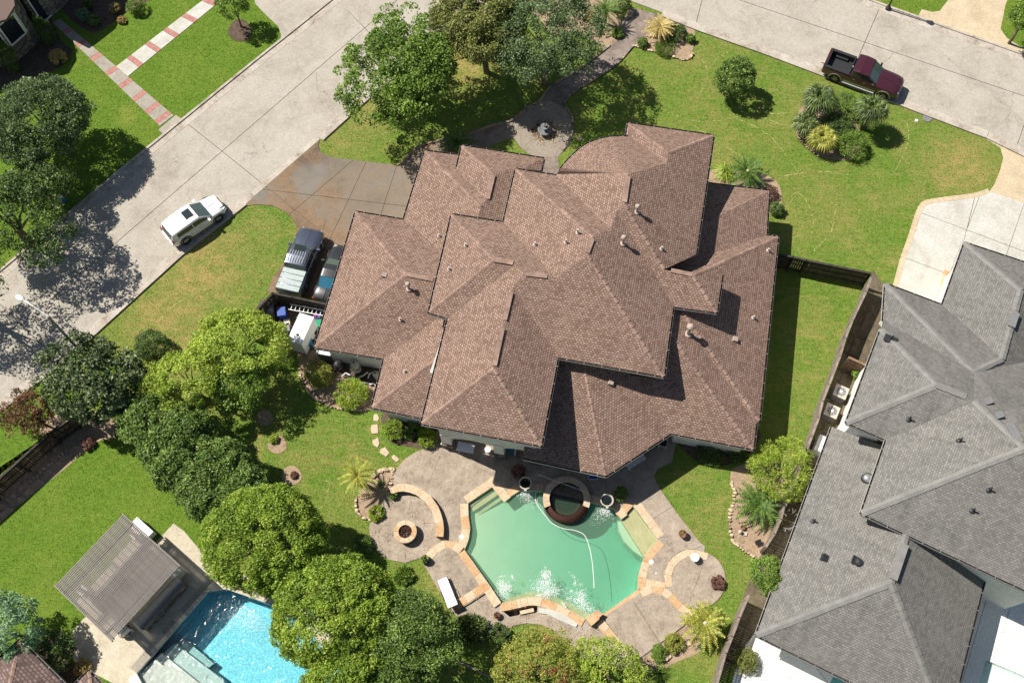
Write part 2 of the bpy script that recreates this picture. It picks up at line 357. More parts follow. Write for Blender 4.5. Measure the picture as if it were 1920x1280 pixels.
plain('terracotta', c3(.25, .12, .07), .8, .3); plain('cast_stone', c3(.5, .45, .38), .8, .3, bump=.3)
plain('blue_plastic', c3(.02, .07, .35), .4, .5); plain('teal_plastic', c3(.05, .25, .33), .4, .5); plain('purple_plastic', c3(.12, .03, .2), .4, .5)
plain('green_fabric', c3(.03, .3, .16), .8, .2); plain('hydrant_blue', c3(.02, .2, .5), .4, .5)
plain('white_fabric', c3(.82, .82, .82), .8, .2, var=.04); plain('lava_rock', c3(.075, .035, .027), .95, .1, var=.7, scale=30, bump=1)
plain('pink_flower', c3(.55, .08, .2), .7, .2); plain('dark_water', c3(.012, .016, .014), .05, .6)
def carpaint(name, col, metal=.0):
    t = NT(name); t.fin(col, .28, .5, metal); t.b.inputs['Coat Weight'].default_value = .8; t.b.inputs['Coat Roughness'].default_value = .06; MAT[name] = t.m
carpaint('paint_white', c3(.85, .85, .86)); carpaint('paint_maroon', c3(.055, .012, .020), .0); carpaint('paint_slate', c3(.10, .115, .16), .6)
carpaint('paint_dark', c3(.035, .035, .036), .3); carpaint('trim_tan', c3(.25, .235, .2), .3); carpaint('chrome', c3(.6, .6, .6), 1.0)
plain('cover_pale', c3(.38,.44,.42), .4, .4)
def glass(name, col, rough=.05):
    t = NT(name); t.fin(col, rough, .8); MAT[name] = t.m
glass('car_glass', c3(.02, .03, .03)); glass('windscreen', c3(.07, .10, .09)); glass('blue_glass', c3(.03, .13, .2)); glass('house_glass', c3(.015, .02, .035))
glass('lamp_red', c3(.3, .01, .015), .2); glass('lamp_clear', c3(.6, .6, .6), .1)
def water(name, absorb, dens, bumpscale, bumpst, cloud=.0, cc=(.3, .6, .45, 1)):
    t = NT(name); tr = t.n('ShaderNodeBsdfTransparent'); gl = t.n('ShaderNodeBsdfGlossy'); gl.inputs['Roughness'].default_value = .06
    fr = t.n('ShaderNodeFresnel'); fr.inputs['IOR'].default_value = 1.33; mx = t.n('ShaderNodeMixShader'); bp = t.n('ShaderNodeBump')
    bp.inputs['Strength'].default_value = bumpst; bp.inputs['Distance'].default_value = .05; t.l(t.noise(bumpscale, 3, .6, dist=.8), bp.inputs['Height'])
    t.l(bp.outputs[0], gl.inputs['Normal']); t.l(bp.outputs[0], fr.inputs['Normal'])
    t.l(fr.outputs[0], mx.inputs[0]); df = t.n('ShaderNodeBsdfDiffuse'); df.inputs[0].default_value = cc; m0 = t.n('ShaderNodeMixShader'); m0.inputs[0].default_value = cloud; t.l(tr.outputs[0], m0.inputs[1]); t.l(df.outputs[0], m0.inputs[2]); t.l(m0.outputs[0], mx.inputs[1]); t.l(gl.outputs[0], mx.inputs[2]); t.l(mx.outputs[0], t.out.inputs[0])
    va = t.n('ShaderNodeVolumeAbsorption'); va.inputs['Color'].default_value = absorb; va.inputs['Density'].default_value = dens
    t.l(va.outputs[0], t.out.inputs['Volume']); MAT[name] = t.m
water('green_water', c3(.09, .74, .68), .60, 1.2, .6, .21, c3(.34, .60, .40))
water('blue_water', c3(.09, .80, .90), .50, 3.0, .9)
water('spa_water', c3(.22, .26, .2), 1.6, 3.0, .3, .05, c3(.05, .05, .04))
HV={'g1':(667,397,3.23),'g2':(590,651,3.21),'g3':(720,673,3.23),'g4':(757,412,3.25),'g4l':(757,411,3.27),'R1':(762,514,5.47),'R1b':(816,525,5.47),'h2':(804,586,6.02),'c2':(697,764,3.25),'c3':(790,784,3.21),'c4':(825,668,4.83),'c5':(840,597,4.80),'a1':(797,283,3.41),'a2':(860,291,3.39),'a3':(856,316,3.95),'bA':(912,376,5.10),'aR':(902,386,5.25),'aR2':(895,407,5.23),'b1':(866,273,3.92),'b2':(1020,297,3.95),'b3':(1015,320,3.97),'bR':(925,326,5.10),'bD1':(976,317,4.58),'bD2':(966,318,4.63),'bD3':(944,417,4.57),'nA':(847,402,5.92),'nAl':(846,402,4.52),'h1l':(827,474,4.45),'h2l':(804,587,4.59),'v1l':(826,592,4.57),'d1':(967,317,5.88),'d2':(1043,329,5.91),'d3':(944,417,5.94),'L':(927,487,7.49),'R2':(965,493,7.49),'dV':(966,496,7.47),'s0':(840,597,5.98),'s1':(790,794,6.07),'s2':(926,691,7.56),'s3':(962,538,7.50),'s4':(985,512,7.79),'s4b':(1028,518,7.80),'m3':(1043,521,7.79),'m2':(1102,478,8.42),'m2b':(1112,444,8.40),'m1':(1245,706,6.05),'m4':(1262,575,6.01),'s5':(1015,836,6.09),'s6':(1046,670,6.09),'t0':(1156,396,7.92),'t0b':(1146,431,7.93),'t1':(1171,383,8.11),'e1':(1178,327,8.09),'v2':(1226,511,6.65),'u1':(1246,505,6.75),'n0':(1174,255,5.74),'n1':(1178,231,5.73),'n2':(1338,254,5.73),'n3':(1254,286,7.03),'n4':(1250,306,7.03),'n5':(1305,477,5.82),'ae':(1181,256,5.82),'u2':(1299,516,6.73),'u3':(1344,586,5.96),'u4':(1355,513,5.91),'f1':(1300,340,3.03),'f2':(1443,358,3.00),'f3':(1437,441,2.99),'fr':(1300,428,4.82),'x1':(1327,479,4.39),'n5L':(1300,480,4.66),'u1L':(1247,506,5.40),'u2L':(1299,517,5.42),'f4':(1459,444,3.00),'j1':(1424,789,3.04),'h1t':(1265,562,5.81),'vt':(1262,575,5.63),'j2':(1418,794,2.98),'p1':(1413,842,2.99),'h2t':(1240,603,5.89),'p2':(1258,812,3.01),'p3':(1136,892,2.98),'p4':(980,858,3.01),'gT':(1091,665,5.42),'sT':(1010,648,5.45),'vG':(1185,690,4.58),'k0':(1044,330,5.91),'k1':(1052,315,5.90),'k2':(1065,300,5.88),'k3':(1080,285,5.87),'k4':(1097,272,5.86),'k5':(1115,264,5.85),'k6':(1132,259,5.84),'k7':(1155,256,5.83)}
HF={'Gw': ['g1 g2 R1', 'W'], 'Gn': ['g1 R1 R1b h1l g4', 'N'], 'Gs': ['g2 g3 v1l h2l R1b R1', 'S'], 'Cw': ['g3 c2 c4 c5 v1l', 'W'], 'Cs': ['c2 c3 c4', 'S'], 'An': ['a1 a2 a3 bA aR', 'N'], 'Aw': ['a1 aR aR2 nAl h1l g4l', 'W'], 'Bw': ['b1 bR bA a3', 'W'], 'Bn': ['b1 b2 bD1 bD2 bR', 'N'], 'Be': ['bR bD2 bD3 aR2 aR bA', 'E'], 'Be2': ['b2 b3 bD1', 'E'], 'D2w': ['nA L h2', 'W'], 'D2s': ['L R2 dV s0 h2', 'S'], 'D2n': ['nA d3 m3 s4b s4 dV R2 L', 'N'], 'Dw': ['d1 d3 m3 m2 m2b', 'W'], 'Dn': ['d1 d2 t0b m2b', 'N'], 'Ew': ['d2 e1 t1 t0 t0b', 'W'], 'Sw': ['s0 s1 s2 s3 s4 dV', 'W'], 'Ss': ['s1 s5 s2', 'S'], 'Se': ['s5 s6 s3 s2', 'E'], 'Ms': ['s6 m1 m2 m3 s4b s4 s3', 'S'], 'Me': ['m1 m4 v2 t0 t0b m2b m2', 'E'], 'Ts': ['t1 u1 v2 t0', 'S'], 'Ne': ['n2 n5 u1 t1 e1 n4 n3', 'E'], 'Nn': ['n1 n2 n3', 'N'], 'Nw': ['n0 n1 n3 n4 ae', 'W'], 'Us': ['u1 u2 u3 m4 v2', 'S'], 'Ue': ['u2 u3 u4', 'E'], 'Un': ['u1L n5L x1 f3 f4 u2L', 'N'], 'Fn': ['f1 f2 fr', 'N'], 'Fe': ['f2 f3 x1 n5L fr', 'E'], 'Ee': ['f4 j1 h1t u2L', 'E'], 'F1s': ['j1 h1t vt j2', 'S'], 'F2e': ['j2 p1 h2t vt', 'E'], 'F2s': ['p1 p2 vG h2t', 'S'], 'Gd': ['p2 p3 gT vG', 'D'], 'Sf': ['p4 p3 gT sT', 'S']}
NV={'q1':(1809,455,4.23),'q1e':(1990,515,3.99),'q2':(1767,572,4.17),'q3':(1660,532,4.40),'q5':(1652,617,5.52),'q6':(1587,792,5.60),'qw':(1656,600,4.70),'qt':(1914,544,5.55),'qb':(1879,672,5.46),'qa':(1826,697,6.25),'qe':(1884,686,5.25),'qe2':(1990,665,3.46),'qE':(2000,530,4.04),'qr':(1757,721,7.44),'qr2':(1812,743,7.48),'qy':(1826,752,7.47),'qz':(1922,840,8.96),'qz2':(1990,868,9.00),'q7':(1662,825,5.62),'q8':(1615,962,5.64),'q9':(1990,1138,5.63),'r1':(1560,800,2.82),'r2':(1418,1190,2.89),'r3':(1776,1368,2.87),'r4':(1860,1030,3.02),'ra':(1671,1092,5.59),'rt':(1712,960,5.58),'r1b':(1700,852,4.96)}
NF={'Aw': ['q3 qa qw', 'W'], 'An': ['q3 q2 qb qa', 'N'], 'Qw': ['q1 qt qb q2', 'W'], 'Qn': ['q1 q1e qt', 'N'], 'Qe': ['qt qE qe2 qe qa qb', 'E'], 'Bn': ['q5 qw qa qe qe2 qz2 qz qy qr2 qr', 'N'], 'Cw': ['q5 q6 qr', 'W'], 'Cs': ['q6 qr qr2 qy q7', 'S'], 'Dw': ['q7 q8 qz qy', 'W'], 'Ds': ['q8 q9 qz2 qz', 'S'], 'Rw': ['r1 r2 ra rt r1b', 'W'], 'Rs': ['r2 r3 ra', 'S'], 'Re': ['r4 r3 ra rt', 'E']}
# ------------------------------------------------------------------ ground, lawns, streets
EXCL = []                                       # outlines (picture points) where no turf grows
def ex(pts): EXCL.append(np.array([(p[0], p[1]) for p in pts], float)); return pts
POOL = [(933,907),(957,931),(976,919),(1018,921),(1062,930),(1104,940),(1150,953),(1165,974),(1186,949),(1197,960),(1233,1011),(1221,1026),(1208,1043),(1200,1065),(1196,1082),
        (1196,1104),(1131,1151),(1121,1141),(1096,1160),(1065,1142),(1030,1126),(997,1119),(960,1127),(940,1130),(920,1100),(896,1066),(871,1031),(879,1011),(882,986),(878,964),(878,944)]
BPOOL = [(390,1109),(425,1104),(500,1130),(575,1175),(640,1260),(690,1370),(310,1370),(257,1262)]
NPOOL1 = [(1566,1262),(1625,1295),(1600,1380),(1520,1340)]
NPOOL2 = [(1848,1236),(2000,1300),(1980,1400),(1820,1350)]
BASIN = [(941,1144),(960,1139),(995,1133),(1008,1134),(1007,1147),(980,1151),(956,1156)]
gz = lambda p, z=0: GP(p, z)
for q_ in (POOL, BPOOL, NPOOL1, NPOOL2, BASIN): ex(q_)
big = [(-300, -120), (300, -120), (300, 420), (-300, 420)]
sheet('ground', big, 0.0, MAT['turf'], holes=[gz(POOL), gz(BPOOL), gz(NPOOL1), gz(NPOOL2), gz(BASIN)])
Z1, Z2, Z3, Z4 = .006, .012, .018, .026
# brighter watered lawns of the neighbours
sheet('lawn', gz([(-60,-30),(640,-30),(478,125),(237,322),(0,515),(-60,560)]), Z1, MAT['lush_turf'])
sheet('lawn', gz([(-60,770),(0,640+235),(60,835),(140,772),(215,790),(240,835),(330,930),(400,1010),(400,1070),(390,1110),(320,1180),(230,1280),(-60,1280)]), Z1, MAT['lush_turf'])
sheet('lawn', gz([(0,765),(105,682),(140,660),(150,760),(75,830),(0,890),(-60,940),(-60,815)]), Z1, MAT['lush_turf'])
sheet('lawn', gz([(1635,-30),(1820,-30),(1778,0),(1762,21),(1748,23),(1728,18),(1722,28),(1655,5)]), Z1, MAT['lush_turf'])
sheet('lawn', gz([(1895,-20),(1880,30),(1876,55),(1888,72),(1925,95),(2000,130),(2000,-30)]), Z1, MAT['lush_turf'])
sheet('lawn', gz([(1600,640),(1655,540),(1662,545),(1640,600),(1612,690),(1590,690)]), Z1, MAT['lush_turf'])
# --- streets (poured slabs on a dark base; slabs are pieces of the street)
def street(name, outline, lines, z0=.004):
    base = sheet(name, gz(outline), z0, MAT['mulch'])
    for q in cuts([Vector(p) for p in gz(ex(outline))], [(G(*a), G(*b)) for a, b in lines]):
        slab('concrete_slab', q, z0+.002, z0+.03, MAT['road_concrete'], base, .022)
    return base
ULS = [(-260,728),(0,521),(120,420),(237,322),(355,226),(478,126),(560,61),(636,0),(700,-52),(820,-150),(1080,-150),(1400,-150)]
LLS = [(-260,900),(0,763),(60,716),(105,683),(172,625),(337,475),(470,368),(600,258),(687,181),(770,110),(850,52),(910,0),(960,-40),(1060,-50)]
street('street', [(-260,735),(0,527),(237,328),(355,231),(478,131),(636,5),(820,-145),(1000,-260),(1400,-400)]+[(1250,-120),(1060,-50)][:0]+[(1120,-60),(1060,-48),(960,-40),(910,0),(850,52),(770,110),(687,181),(600,258),(470,368),(337,475),(172,625),(105,683),(0,765),(-260,905)],
       [((0,645),(120,540)), ((120,540),(375,320)), ((-260,880),(0,648)), ((375,320),(480,237)), ((480,237),(672,70)), ((0,570),(107,674)), ((355,235),(480,335)), ((-200,700),(-100,800)), ((560,61),(690,180))][1:2]+[((0,570),(107,674)), ((355,235),(480,335)), ((636,5),(740,110)), ((-150,655),(-60,760))])
street('street', [(1120,-60),(1612,2),(1750,54),(1920,112),(2100,176),(2100,350),(1920,280),(1850,250),(1730,205),(1640,170),(1440,96),(1310,50),(1186,4)],
       [((1440,19),(1920,181)), ((1617,90),(1649,16)), ((1303,52),(1322,-20)), ((1905,278),(1960,120))])
# --- kerbs: raised strips in cast lengths
def strip(name, line, w0, w1, z0, z1, mat, parent, seg=2.6, gap=.012, jz=0.0, mats=None, taper=None):
    """cut a strip along a line (plan points) into cast or cut pieces; w0/w1 offsets to the left"""
    P = [Vector((p[0], p[1], 0)) for p in line]; L = [0]
    for i in range(1, len(P)): L.append(L[-1]+(P[i]-P[i-1]).length)
    def at(s):
        for i in range(1, len(P)):
            if s <= L[i]+1e-6:
                t = (s-L[i-1])/max(1e-6, L[i]-L[i-1]); return P[i-1].lerp(P[i], t)
        return P[-1]
    def nor(s):
        d = at(min(L[-1], s+.15))-at(max(0, s-.15)); d.normalize(); return Vector((-d.y, d.x, 0))
    n = max(1, round(L[-1]/seg)); st = L[-1]/n; out = []; bnd = [0]
    for i in range(1, n): bnd.append(st*(i+random.uniform(-.18, .18)*(jz > 0)))
    bnd.append(L[-1])
    for i in range(n):
        a, b = bnd[i]+gap/2, bnd[i+1]-gap/2; k = max(1, int((b-a)/.45)); m = MB()
        ss = [a+(b-a)*j/k for j in range(k+1)]
        A = [at(s)+nor(s)*w0 for s in ss]; B = [at(s)+nor(s)*w1 for s in ss]; dz = random.uniform(-jz, jz)
        m.prism([Vector((v.x, v.y, 0)) for v in A+B[::-1]], z0, z1+dz)
        out.append(m.build(name, random.choice(mats) if mats else mat, parent))
    return out
def kerb(line, side=1, seg=3.2):
    base = sheet('kerb', [p for p in [v+Vector((0, 0, 0)) for v in line]+[v-Vector((0, .0, 0)) for v in line[::-1]]][:3], .003, MAT['mulch']) if 0 else None
    root = bpy.data.objects.new('kerb', None); sc.collection.objects.link(root); root['kind'] = 'structure'
    strip('kerb_stone', line, .02*side, .20*side, 0, .13, MAT['kerb_concrete'], root, seg)
    strip('gutter_pan', line, -.58*side, .02*side, 0, .045, MAT['kerb_concrete'], root, seg)
    return root
kerb(gz([(-200,670),(0,512),(120,412),(237,314),(355,218),(478,118),(560,53),(636,-8),(760,-110)]))
kerb(gz([(-200,868),(0,768),(60,722),(105,687),(172,629),(337,479),(460,382)]), -1)
kerb(gz([(603,262),(687,186),(770,116),(850,58),(915,2),(960,-32)]), -1)
kerb(gz([(1240,28),(1310,56),(1440,102),(1640,177),(1730,212),(1850,257)]), -1)
kerb(gz([(1560,-26),(1612,-4),(1670,18),(1722,36),(1800,64),(1920,106),(2050,152)]), 1)
kerb(gz([(1850,257),(1920,291),(2050,350)]), -1)
ex([(-260,740),(0,505),(237,305),(355,210),(478,110),(640,-20),(760,-120),(1400,-400),(1186,4),(1440,105),(1850,262),(2100,360),(2100,150),(1920,98),(1612,-10),(1120,-60),(910,4),(687,190),(460,390),(172,636),(105,693),(0,775),(-260,915)])
# --- stained driveway of the main house
DRV = [(455,388),(480,365),(600,260),(597,275),(602,286),(620,295),(685,303),(745,310),(757,303),(780,279),(797,271),(830,263),(860,262),(900,280),(900,420),(640,560),(500,548),(512,520),(535,490),(548,470),(556,445),(557,425),(546,406),(530,395),(510,386),(480,384)]
def slabbed(name, outline, lines, matname, z0=.008, th=.035, gap=.014, base='mulch', exclude=True, holes=()):
    b = sheet(name, gz(outline), z0-.002, MAT[base])
    if exclude: ex(outline)
    for q in cuts([Vector(p) for p in gz(outline)], [(G(*a), G(*c)) for a, c in lines]): slab('concrete_slab', q, z0-.001, z0+th, MAT[matname], b, gap)
    return b
slabbed('driveway', DRV, [((552,395),(640,320)), ((615,370),(760,387)), ((715,400),(745,309)), ((622,442),(655,372)), ((480,335),(517,365)), ((640,320),(600,290)), ((600,470),(540,445))][:5], 'stained_driveway')
strip('gutter_pan', gz([(455,386),(480,366),(600,262)]), .42, -.02, 0, .052, MAT['kerb_concrete'], root0, 3) if 0 else None
rk = bpy.data.objects.new('kerb', None); sc.collection.objects.link(rk); rk['kind'] = 'structure'
strip('gutter_pan', gz([(600,261),(480,365),(452,391)]), -.42, .02, 0, .05, MAT['kerb_concrete'], rk, 3)
# --- neighbour walk at upper left with red brick bands
wl = [(100,44),(120,80),(145,102),(172,130),(205,155),(270,210),(300,237)]; wr = [(112,37),(137,57),(162,82),(187,102),(217,126),(260,164),(295,192),(325,217)]
def banded(name, l0, l1, r0, r1, ts, bw, mat, z=.02):
    root = sheet(name, gz([l0, l1, r1, r0]), z-.012, MAT['mulch']); ex([l0, l1, r1, r0])
    lerp = lambda a, b, t: (a[0]+(b[0]-a[0])*t, a[1]+(b[1]-a[1])*t)
    prev = 0.0
    for t in list(ts)+[None]:
        e = 1.0 if t is None else t-bw/2
        if e > prev+.005: slab('concrete_slab', gz([lerp(l0, l1, prev), lerp(l0, l1, e), lerp(r0, r1, e), lerp(r0, r1, prev)]), z-.014, z+.02, MAT[mat], root, .01)
        if t is not None:
            a, b = t-bw/2, t+bw/2
            for k in range(5):
                u0, u1 = k/5, (k+1)/5
                q = [lerp(lerp(l0, l1, a), lerp(r0, r1, a), u0), lerp(lerp(l0, l1, b), lerp(r0, r1, b), u0), lerp(lerp(l0, l1, b), lerp(r0, r1, b), u1), lerp(lerp(l0, l1, a), lerp(r0, r1, a), u1)]
                slab('brick', gz(q), z-.014, z+.022, MAT['red_brick'], root, .006)
            prev = b
banded('walkway', (99,43), (300,237), (113,36), (326,217), (.10, .225, .36, .50, .625, .75, .87, .965), .032, 'walk_concrete')
banded('walkway', (297,244), (311,258), (330,216), (347,228), (.9,), .22, 'walk_concrete')
banded('walkway', (217,126), (395,-10), (240,144), (418,-1), (.14, .33, .52, .715, .93), .045, 'white_concrete')
sheet('driveway', gz(ex([(470,-30),(479,8),(500,30),(522,50),(527,66),(526,90),(560,62),(636,0),(690,-45)])), Z2, MAT['road_concrete'])
# --- top right driveway and the right neighbour's drive
sheet('driveway', gz(ex([(1722,30),(1728,18),(1748,23),(1762,21),(1778,0),(1800,-30),(1900,-30),(1885,10),(1876,55),(1888,72),(1925,95),(1990,120),(1990,128),(1920,101),(1800,60),(1722,32)])), Z2, MAT['beige_paver'])
APR = [(1852,254),(1850,262),(1875,277),(1881,296),(1875,320),(1863,348),(1855,359),(1920,383),(2050,430),(2050,340),(1920,288)]
sheet('driveway_apron', gz(ex(APR)), Z2, MAT['beige_paver'])
NDR = [(1672,548),(1690,482),(1705,440),(1720,396),(1728,384),(1742,376),(1822,366),(1855,359),(1990,405),(1990,520),(1790,640),(1700,610),(1664,580)]
slabbed('driveway', NDR, [((1720,397),(1920,472)), ((1832,380),(1812,432)), ((1812,432),(1800,480)), ((1920,382),(1886,480)), ((1690,481),(1777,514))], 'white_concrete', gap=.016)
br = bpy.data.objects.new('driveway_border', None); sc.collection.objects.link(br); br['kind'] = 'structure'
strip('paver', spline(gz([(1669,548),(1687,482),(1702,440),(1716,396),(1724,382),(1741,373),(1822,362),(1850,353)]), 4), -.05, -.42, .0, .055, None, br, .42, .012, .003, [MAT['beige_paver'], MAT['coping_cream'], MAT['beige_paver']])
strip('paver', gz([(1783,510),(1770,565)]), -.05, -.5, .0, .05, None, br, .42, .012, .003, [MAT['beige_paver'], MAT['coping_peach']])
# --- stamped garden walk, fountain circle
WK = [(780,279),(797,271),(825,264),(877,252),(925,235),(960,227),(977,212),(1002,197),(1022,180),(1035,165),(1060,147),(1090,130),(1122,105),(1145,87),(1157,75),(1163,50),(1180,14),(1238,28),(1224,45),(1210,67),(1192,82),(1180,97),(1160,120),(1132,140),(1100,160),(1070,180),(1060,195),(1072,212),(1077,240),(1068,266),(1056,282),(1046,296),(1050,330),(1010,330),(1000,290),(975,274),(965,261),(950,262),(917,274),(890,300),(800,300)]
sheet('garden_path', gz(ex(WK)), .02, MAT['dark_walk'])
sheet('fountain_circle', gz([(1020+57*math.cos(a), 243+53*math.sin(a)) for a in np.linspace(0, 2*math.pi, 33)[:-1]]), .028, MAT['circle_concrete'])
root = bpy.data.objects.new('path_edging', None); sc.collection.objects.link(root); root['kind'] = 'structure'
for ln, sd_ in (([(745,312),(757,305),(780,281),(797,273),(825,266),(877,254),(925,237),(960,229),(977,214),(1002,199),(1018,186),(1022,178),(1035,165),(1060,147),(1090,130),(1122,105),(1145,87)], 1), ([(1190,86),(1180,97),(1160,120),(1132,140),(1100,160),(1070,180),(1058,197),(1072,212),(1077,240),(1068,266),(1056,284)], -1)):
    strip('edging_stone', spline(gz(ln), 3), .0, .16*sd_, 0, .13, None, root, .5, .015, .015, [MAT['fence_wood_grey'], MAT['pale_bed'], MAT['stone_wall']])
# --- beds
for k, (m, p) in enumerate([
    ('mulch', [(100,-20),(128,32),(150,50),(172,62),(190,58),(215,40),(240,22),(300,-20)]), ('mulch', [(-40,-40),(70,-40),(100,44),(118,80),(135,95),(120,120),(80,140),(-40,160)]),
    ('pale_bed', [(1178,60),(1190,82),(1222,95),(1262,104),(1285,112),(1297,105),(1300,85),(1303,60),(1290,42),(1252,26),(1238,28),(1222,45),(1208,66)]),
    ('pale_bed', [(800,-40),(1150,-40),(1165,30),(1160,70),(1130,95),(1090,60),(1040,70),(990,20),(880,40),(850,60),(810,20)]),
    ('pale_bed', [(1493,222),(1492,250),(1505,270),(1528,288),(1550,298),(1590,300),(1612,285),(1612,255),(1605,230),(1580,205),(1540,195),(1505,200)]),
    ('pale_bed', [(560,668),(560,700),(570,725),(590,745),(620,762),(660,770),(695,768),(712,720),(725,675),(640,655),(580,650),(540,640)]),
    ('mulch', [(715,782),(718,805),(735,830),(770,838),(805,842),(835,842),(845,820),(800,795),(760,780),(725,770)]),
    ('pale_bed', [(668,935),(668,955),(680,968),(700,975),(715,955),(730,922),(738,898),(735,882),(718,880),(700,892),(680,915)]),
    ('pale_bed', [(1330,320),(1335,350),(1440,365),(1450,395),(1465,385),(1462,350),(1440,330),(1390,318)]),
    ('pale_bed', [(1370,885),(1372,915),(1378,930),(1366,970),(1370,1005),(1380,1022),(1410,1042),(1430,1040),(1470,960),(1470,880),(1430,860),(1390,870)]),
    ('mulch', [(1265,820),(1300,860),(1335,872),(1370,870),(1410,850),(1420,800),(1300,790)]),
    ('pale_bed', [(1197,1236),(1290,1165),(1330,1185),(1325,1215),(1270,1240),(1225,1262),(1190,1260)]),
    ('pale_bed', [(-20,910),(0,895),(60,850),(130,790),(180,770),(215,790),(215,820),(190,825),(160,845),(120,880),(50,935),(0,980),(-20,1000)]),
    ('pale_bed', [(80,790),(75,812),(90,815),(115,795),(118,780),(100,778)]),
    ('gravel_soil', [(490,560),(620,600),(640,660),(560,655),(520,640),(470,600)]),
    ('mulch', [(600,650),(650,655),(735,680),(720,730),(660,715),(610,690)]),
    ('mulch', [(100,1190),(118,1180),(120,1200),(145,1215),(130,1240),(175,1265),(180,1300),(60,1300),(60,1220)]),
    ('gravel_soil', [(1637,505),(1657,537),(1660,560),(1640,700),(1590,800),(1560,820),(1500,960),(1420,1180),(1335,1290),(1330,1300),(1400,1100),(1445,1000),(1500,860),(1560,720),(1600,610)]),
]):
    sheet('planting_bed', [v for v in spline(gz(ex(p)), 3, True)] if k not in (17, 14, 15) else gz(p), .010+.0006*k, MAT[m])
for (cx, cy, r) in ((450,58,22),(520,833,18),(547,891,19),(497,783,16)):
    pts = [(cx+r*math.cos(a)*(1+.06*math.sin(3*a)), cy+r*.95*math.sin(a)) for a in np.linspace(0, 2*math.pi, 21)[:-1]]
    sheet('planting_bed', gz(ex(pts)), .028, MAT['mulch' if cx == 450 else 'pale_bed'])
# --- paving round the blue pool, white terrace of the right neighbour
BPV = [(160,1156),(325,981),(345,995),(404,1065),(470,1080),(620,1170),(700,1300),(250,1300),(145,1245),(118,1203)]
bp = sheet('pool_terrace', [*gz(ex(BPV))], .014, MAT['sand_paving'], holes=[gz(BPOOL)])
NTR = [(1400,1176),(1420,1190),(1600,1200),(1800,1090),(1845,1060),(2050,1080),(2050,1400),(1350,1400),(1370,1290)]
sheet('neighbour_terrace', gz(ex(NTR)), .014, MAT['bright_paving'], holes=[gz(NPOOL1), gz(NPOOL2)])
sheet('terrace_path', gz([(1580,830),(1600,700),(1655,560),(1700,600),(1660,800)]), .02, MAT['white_concrete'])
# --- stamped concrete pool deck, one slab per pour
deck = sheet('pool_deck', gz([(930,905),(936,880),(1000,700),(1250,800),(1100,860),(1104,935),(1062,925)]), .004, MAT['mulch'])
DKO = [(797,841),(780,847),(760,860),(745,877),(735,895),(731,912),(728,925),(715,945),(700,965),(693,985),(693,1000),(698,1015),(711,1037),(730,1049),(760,1055),(787,1046),(791,1052),(845,1143),(853,1152),(905,1179),(930,1187),(948,1181),(965,1172),(987,1168),(1016,1171),(1038,1181),(1062,1200),(1081,1224),(1100,1240),(1185,1252),(1200,1236),(1283,1172),(1291,1160),(1307,1141),(1340,1130),(1359,1100),(1360,1075),(1346,1050),(1320,1036),(1322,1024),(1314,1018),(1268,960),(1238,917),(1226,893),(1232,880),(1260,866),(1270,820),(1100,700),(960,760),(830,790)]
sheet('deck_base', gz(ex(DKO)), .038, MAT['walk_concrete'], holes=[gz(POOL), gz(BASIN)])
DZ = [0]
def dk(pts, lines=(), z=.05, gap=.014, smooth=0):
    DZ[0] += .0017; z += DZ[0]
    ex(pts)
    q = gz(pts); q = spline(q, 3, True) if smooth else [Vector(p) for p in q]
    for a in cuts(q, [(G(*u), G(*v)) for u, v in lines]): slab('concrete_slab', a, 0, z, MAT['stamped_deck'], deck, gap)
dk([(797,841),(780,847),(760,860),(745,877),(735,895),(731,912),(765,911),(790,921),(815,940),(829,961),(836,990),(836,1011),(868,1024),(874,1000),(871,965),(870,945),(928,902),(933,890),(936,860),(945,820),(830,790)], [((782,848),(865,938)), ((832,840),(800,915)), ((874,846),(877,880)), ((820,884),(850,1000))][:2]+[((862,935),(840,1010))][:0])
dk([(693,985),(693,1000),(698,1015),(711,1037),(730,1049),(760,1055),(787,1046),(801,1037),(833,1010),(829,975),(820,952),(798,932),(765,918),(740,918),(728,925),(715,945),(700,965)], [((693,988),(740,985)), ((760,1056),(766,985))], z=.045)
dk([(791,1052),(802,1041),(828,1023),(858,1029),(874,1048),(917,1108),(853,1149),(845,1143)], z=.16)
dk([(853,1152),(917,1112),(936,1146),(955,1157),(985,1152),(1008,1148),(1040,1158),(1085,1184),(1105,1178),(1129,1160),(1176,1216),(1200,1236),(1185,1252),(1100,1240),(1081,1224),(1062,1200),(1038,1181),(1016,1171),(987,1168),(965,1172),(948,1181),(930,1187),(905,1179)], [((988,1150),(987,1170)), ((1091,1180),(1066,1203))])
dk([(1131,1157),(1196,1113),(1212,1105),(1235,1105),(1260,1122),(1290,1160),(1283,1172),(1199,1234),(1172,1214)], [((1186,1125),(1238,1206))], z=.10)
dk([(1307+54*math.cos(a), 1087+54*math.sin(a)) for a in np.linspace(0, 2*math.pi, 33)[:-1]], [((1250,1070),(1307,1093)), ((1325,1040),(1305,1095)), ((1305,1095),(1304,1140))][:2])
dk([(1214,1103),(1209,1080),(1213,1058),(1224,1037),(1243,1018),(1262,1004),(1318,1022),(1300,1030),(1278,1032),(1262,1042),(1250,1060),(1245,1085),(1247,1103)], [((1250,1015),(1268,1040))], z=.055)
dk([(1165,960),(1192,946),(1238,1008),(1258,1006),(1314,1018),(1268,960),(1238,917),(1226,893),(1232,880),(1260,866),(1268,830),(1180,860),(1150,890),(1140,945)], [((1225,972),(1260,950)), ((1170,910),(1192,946))])
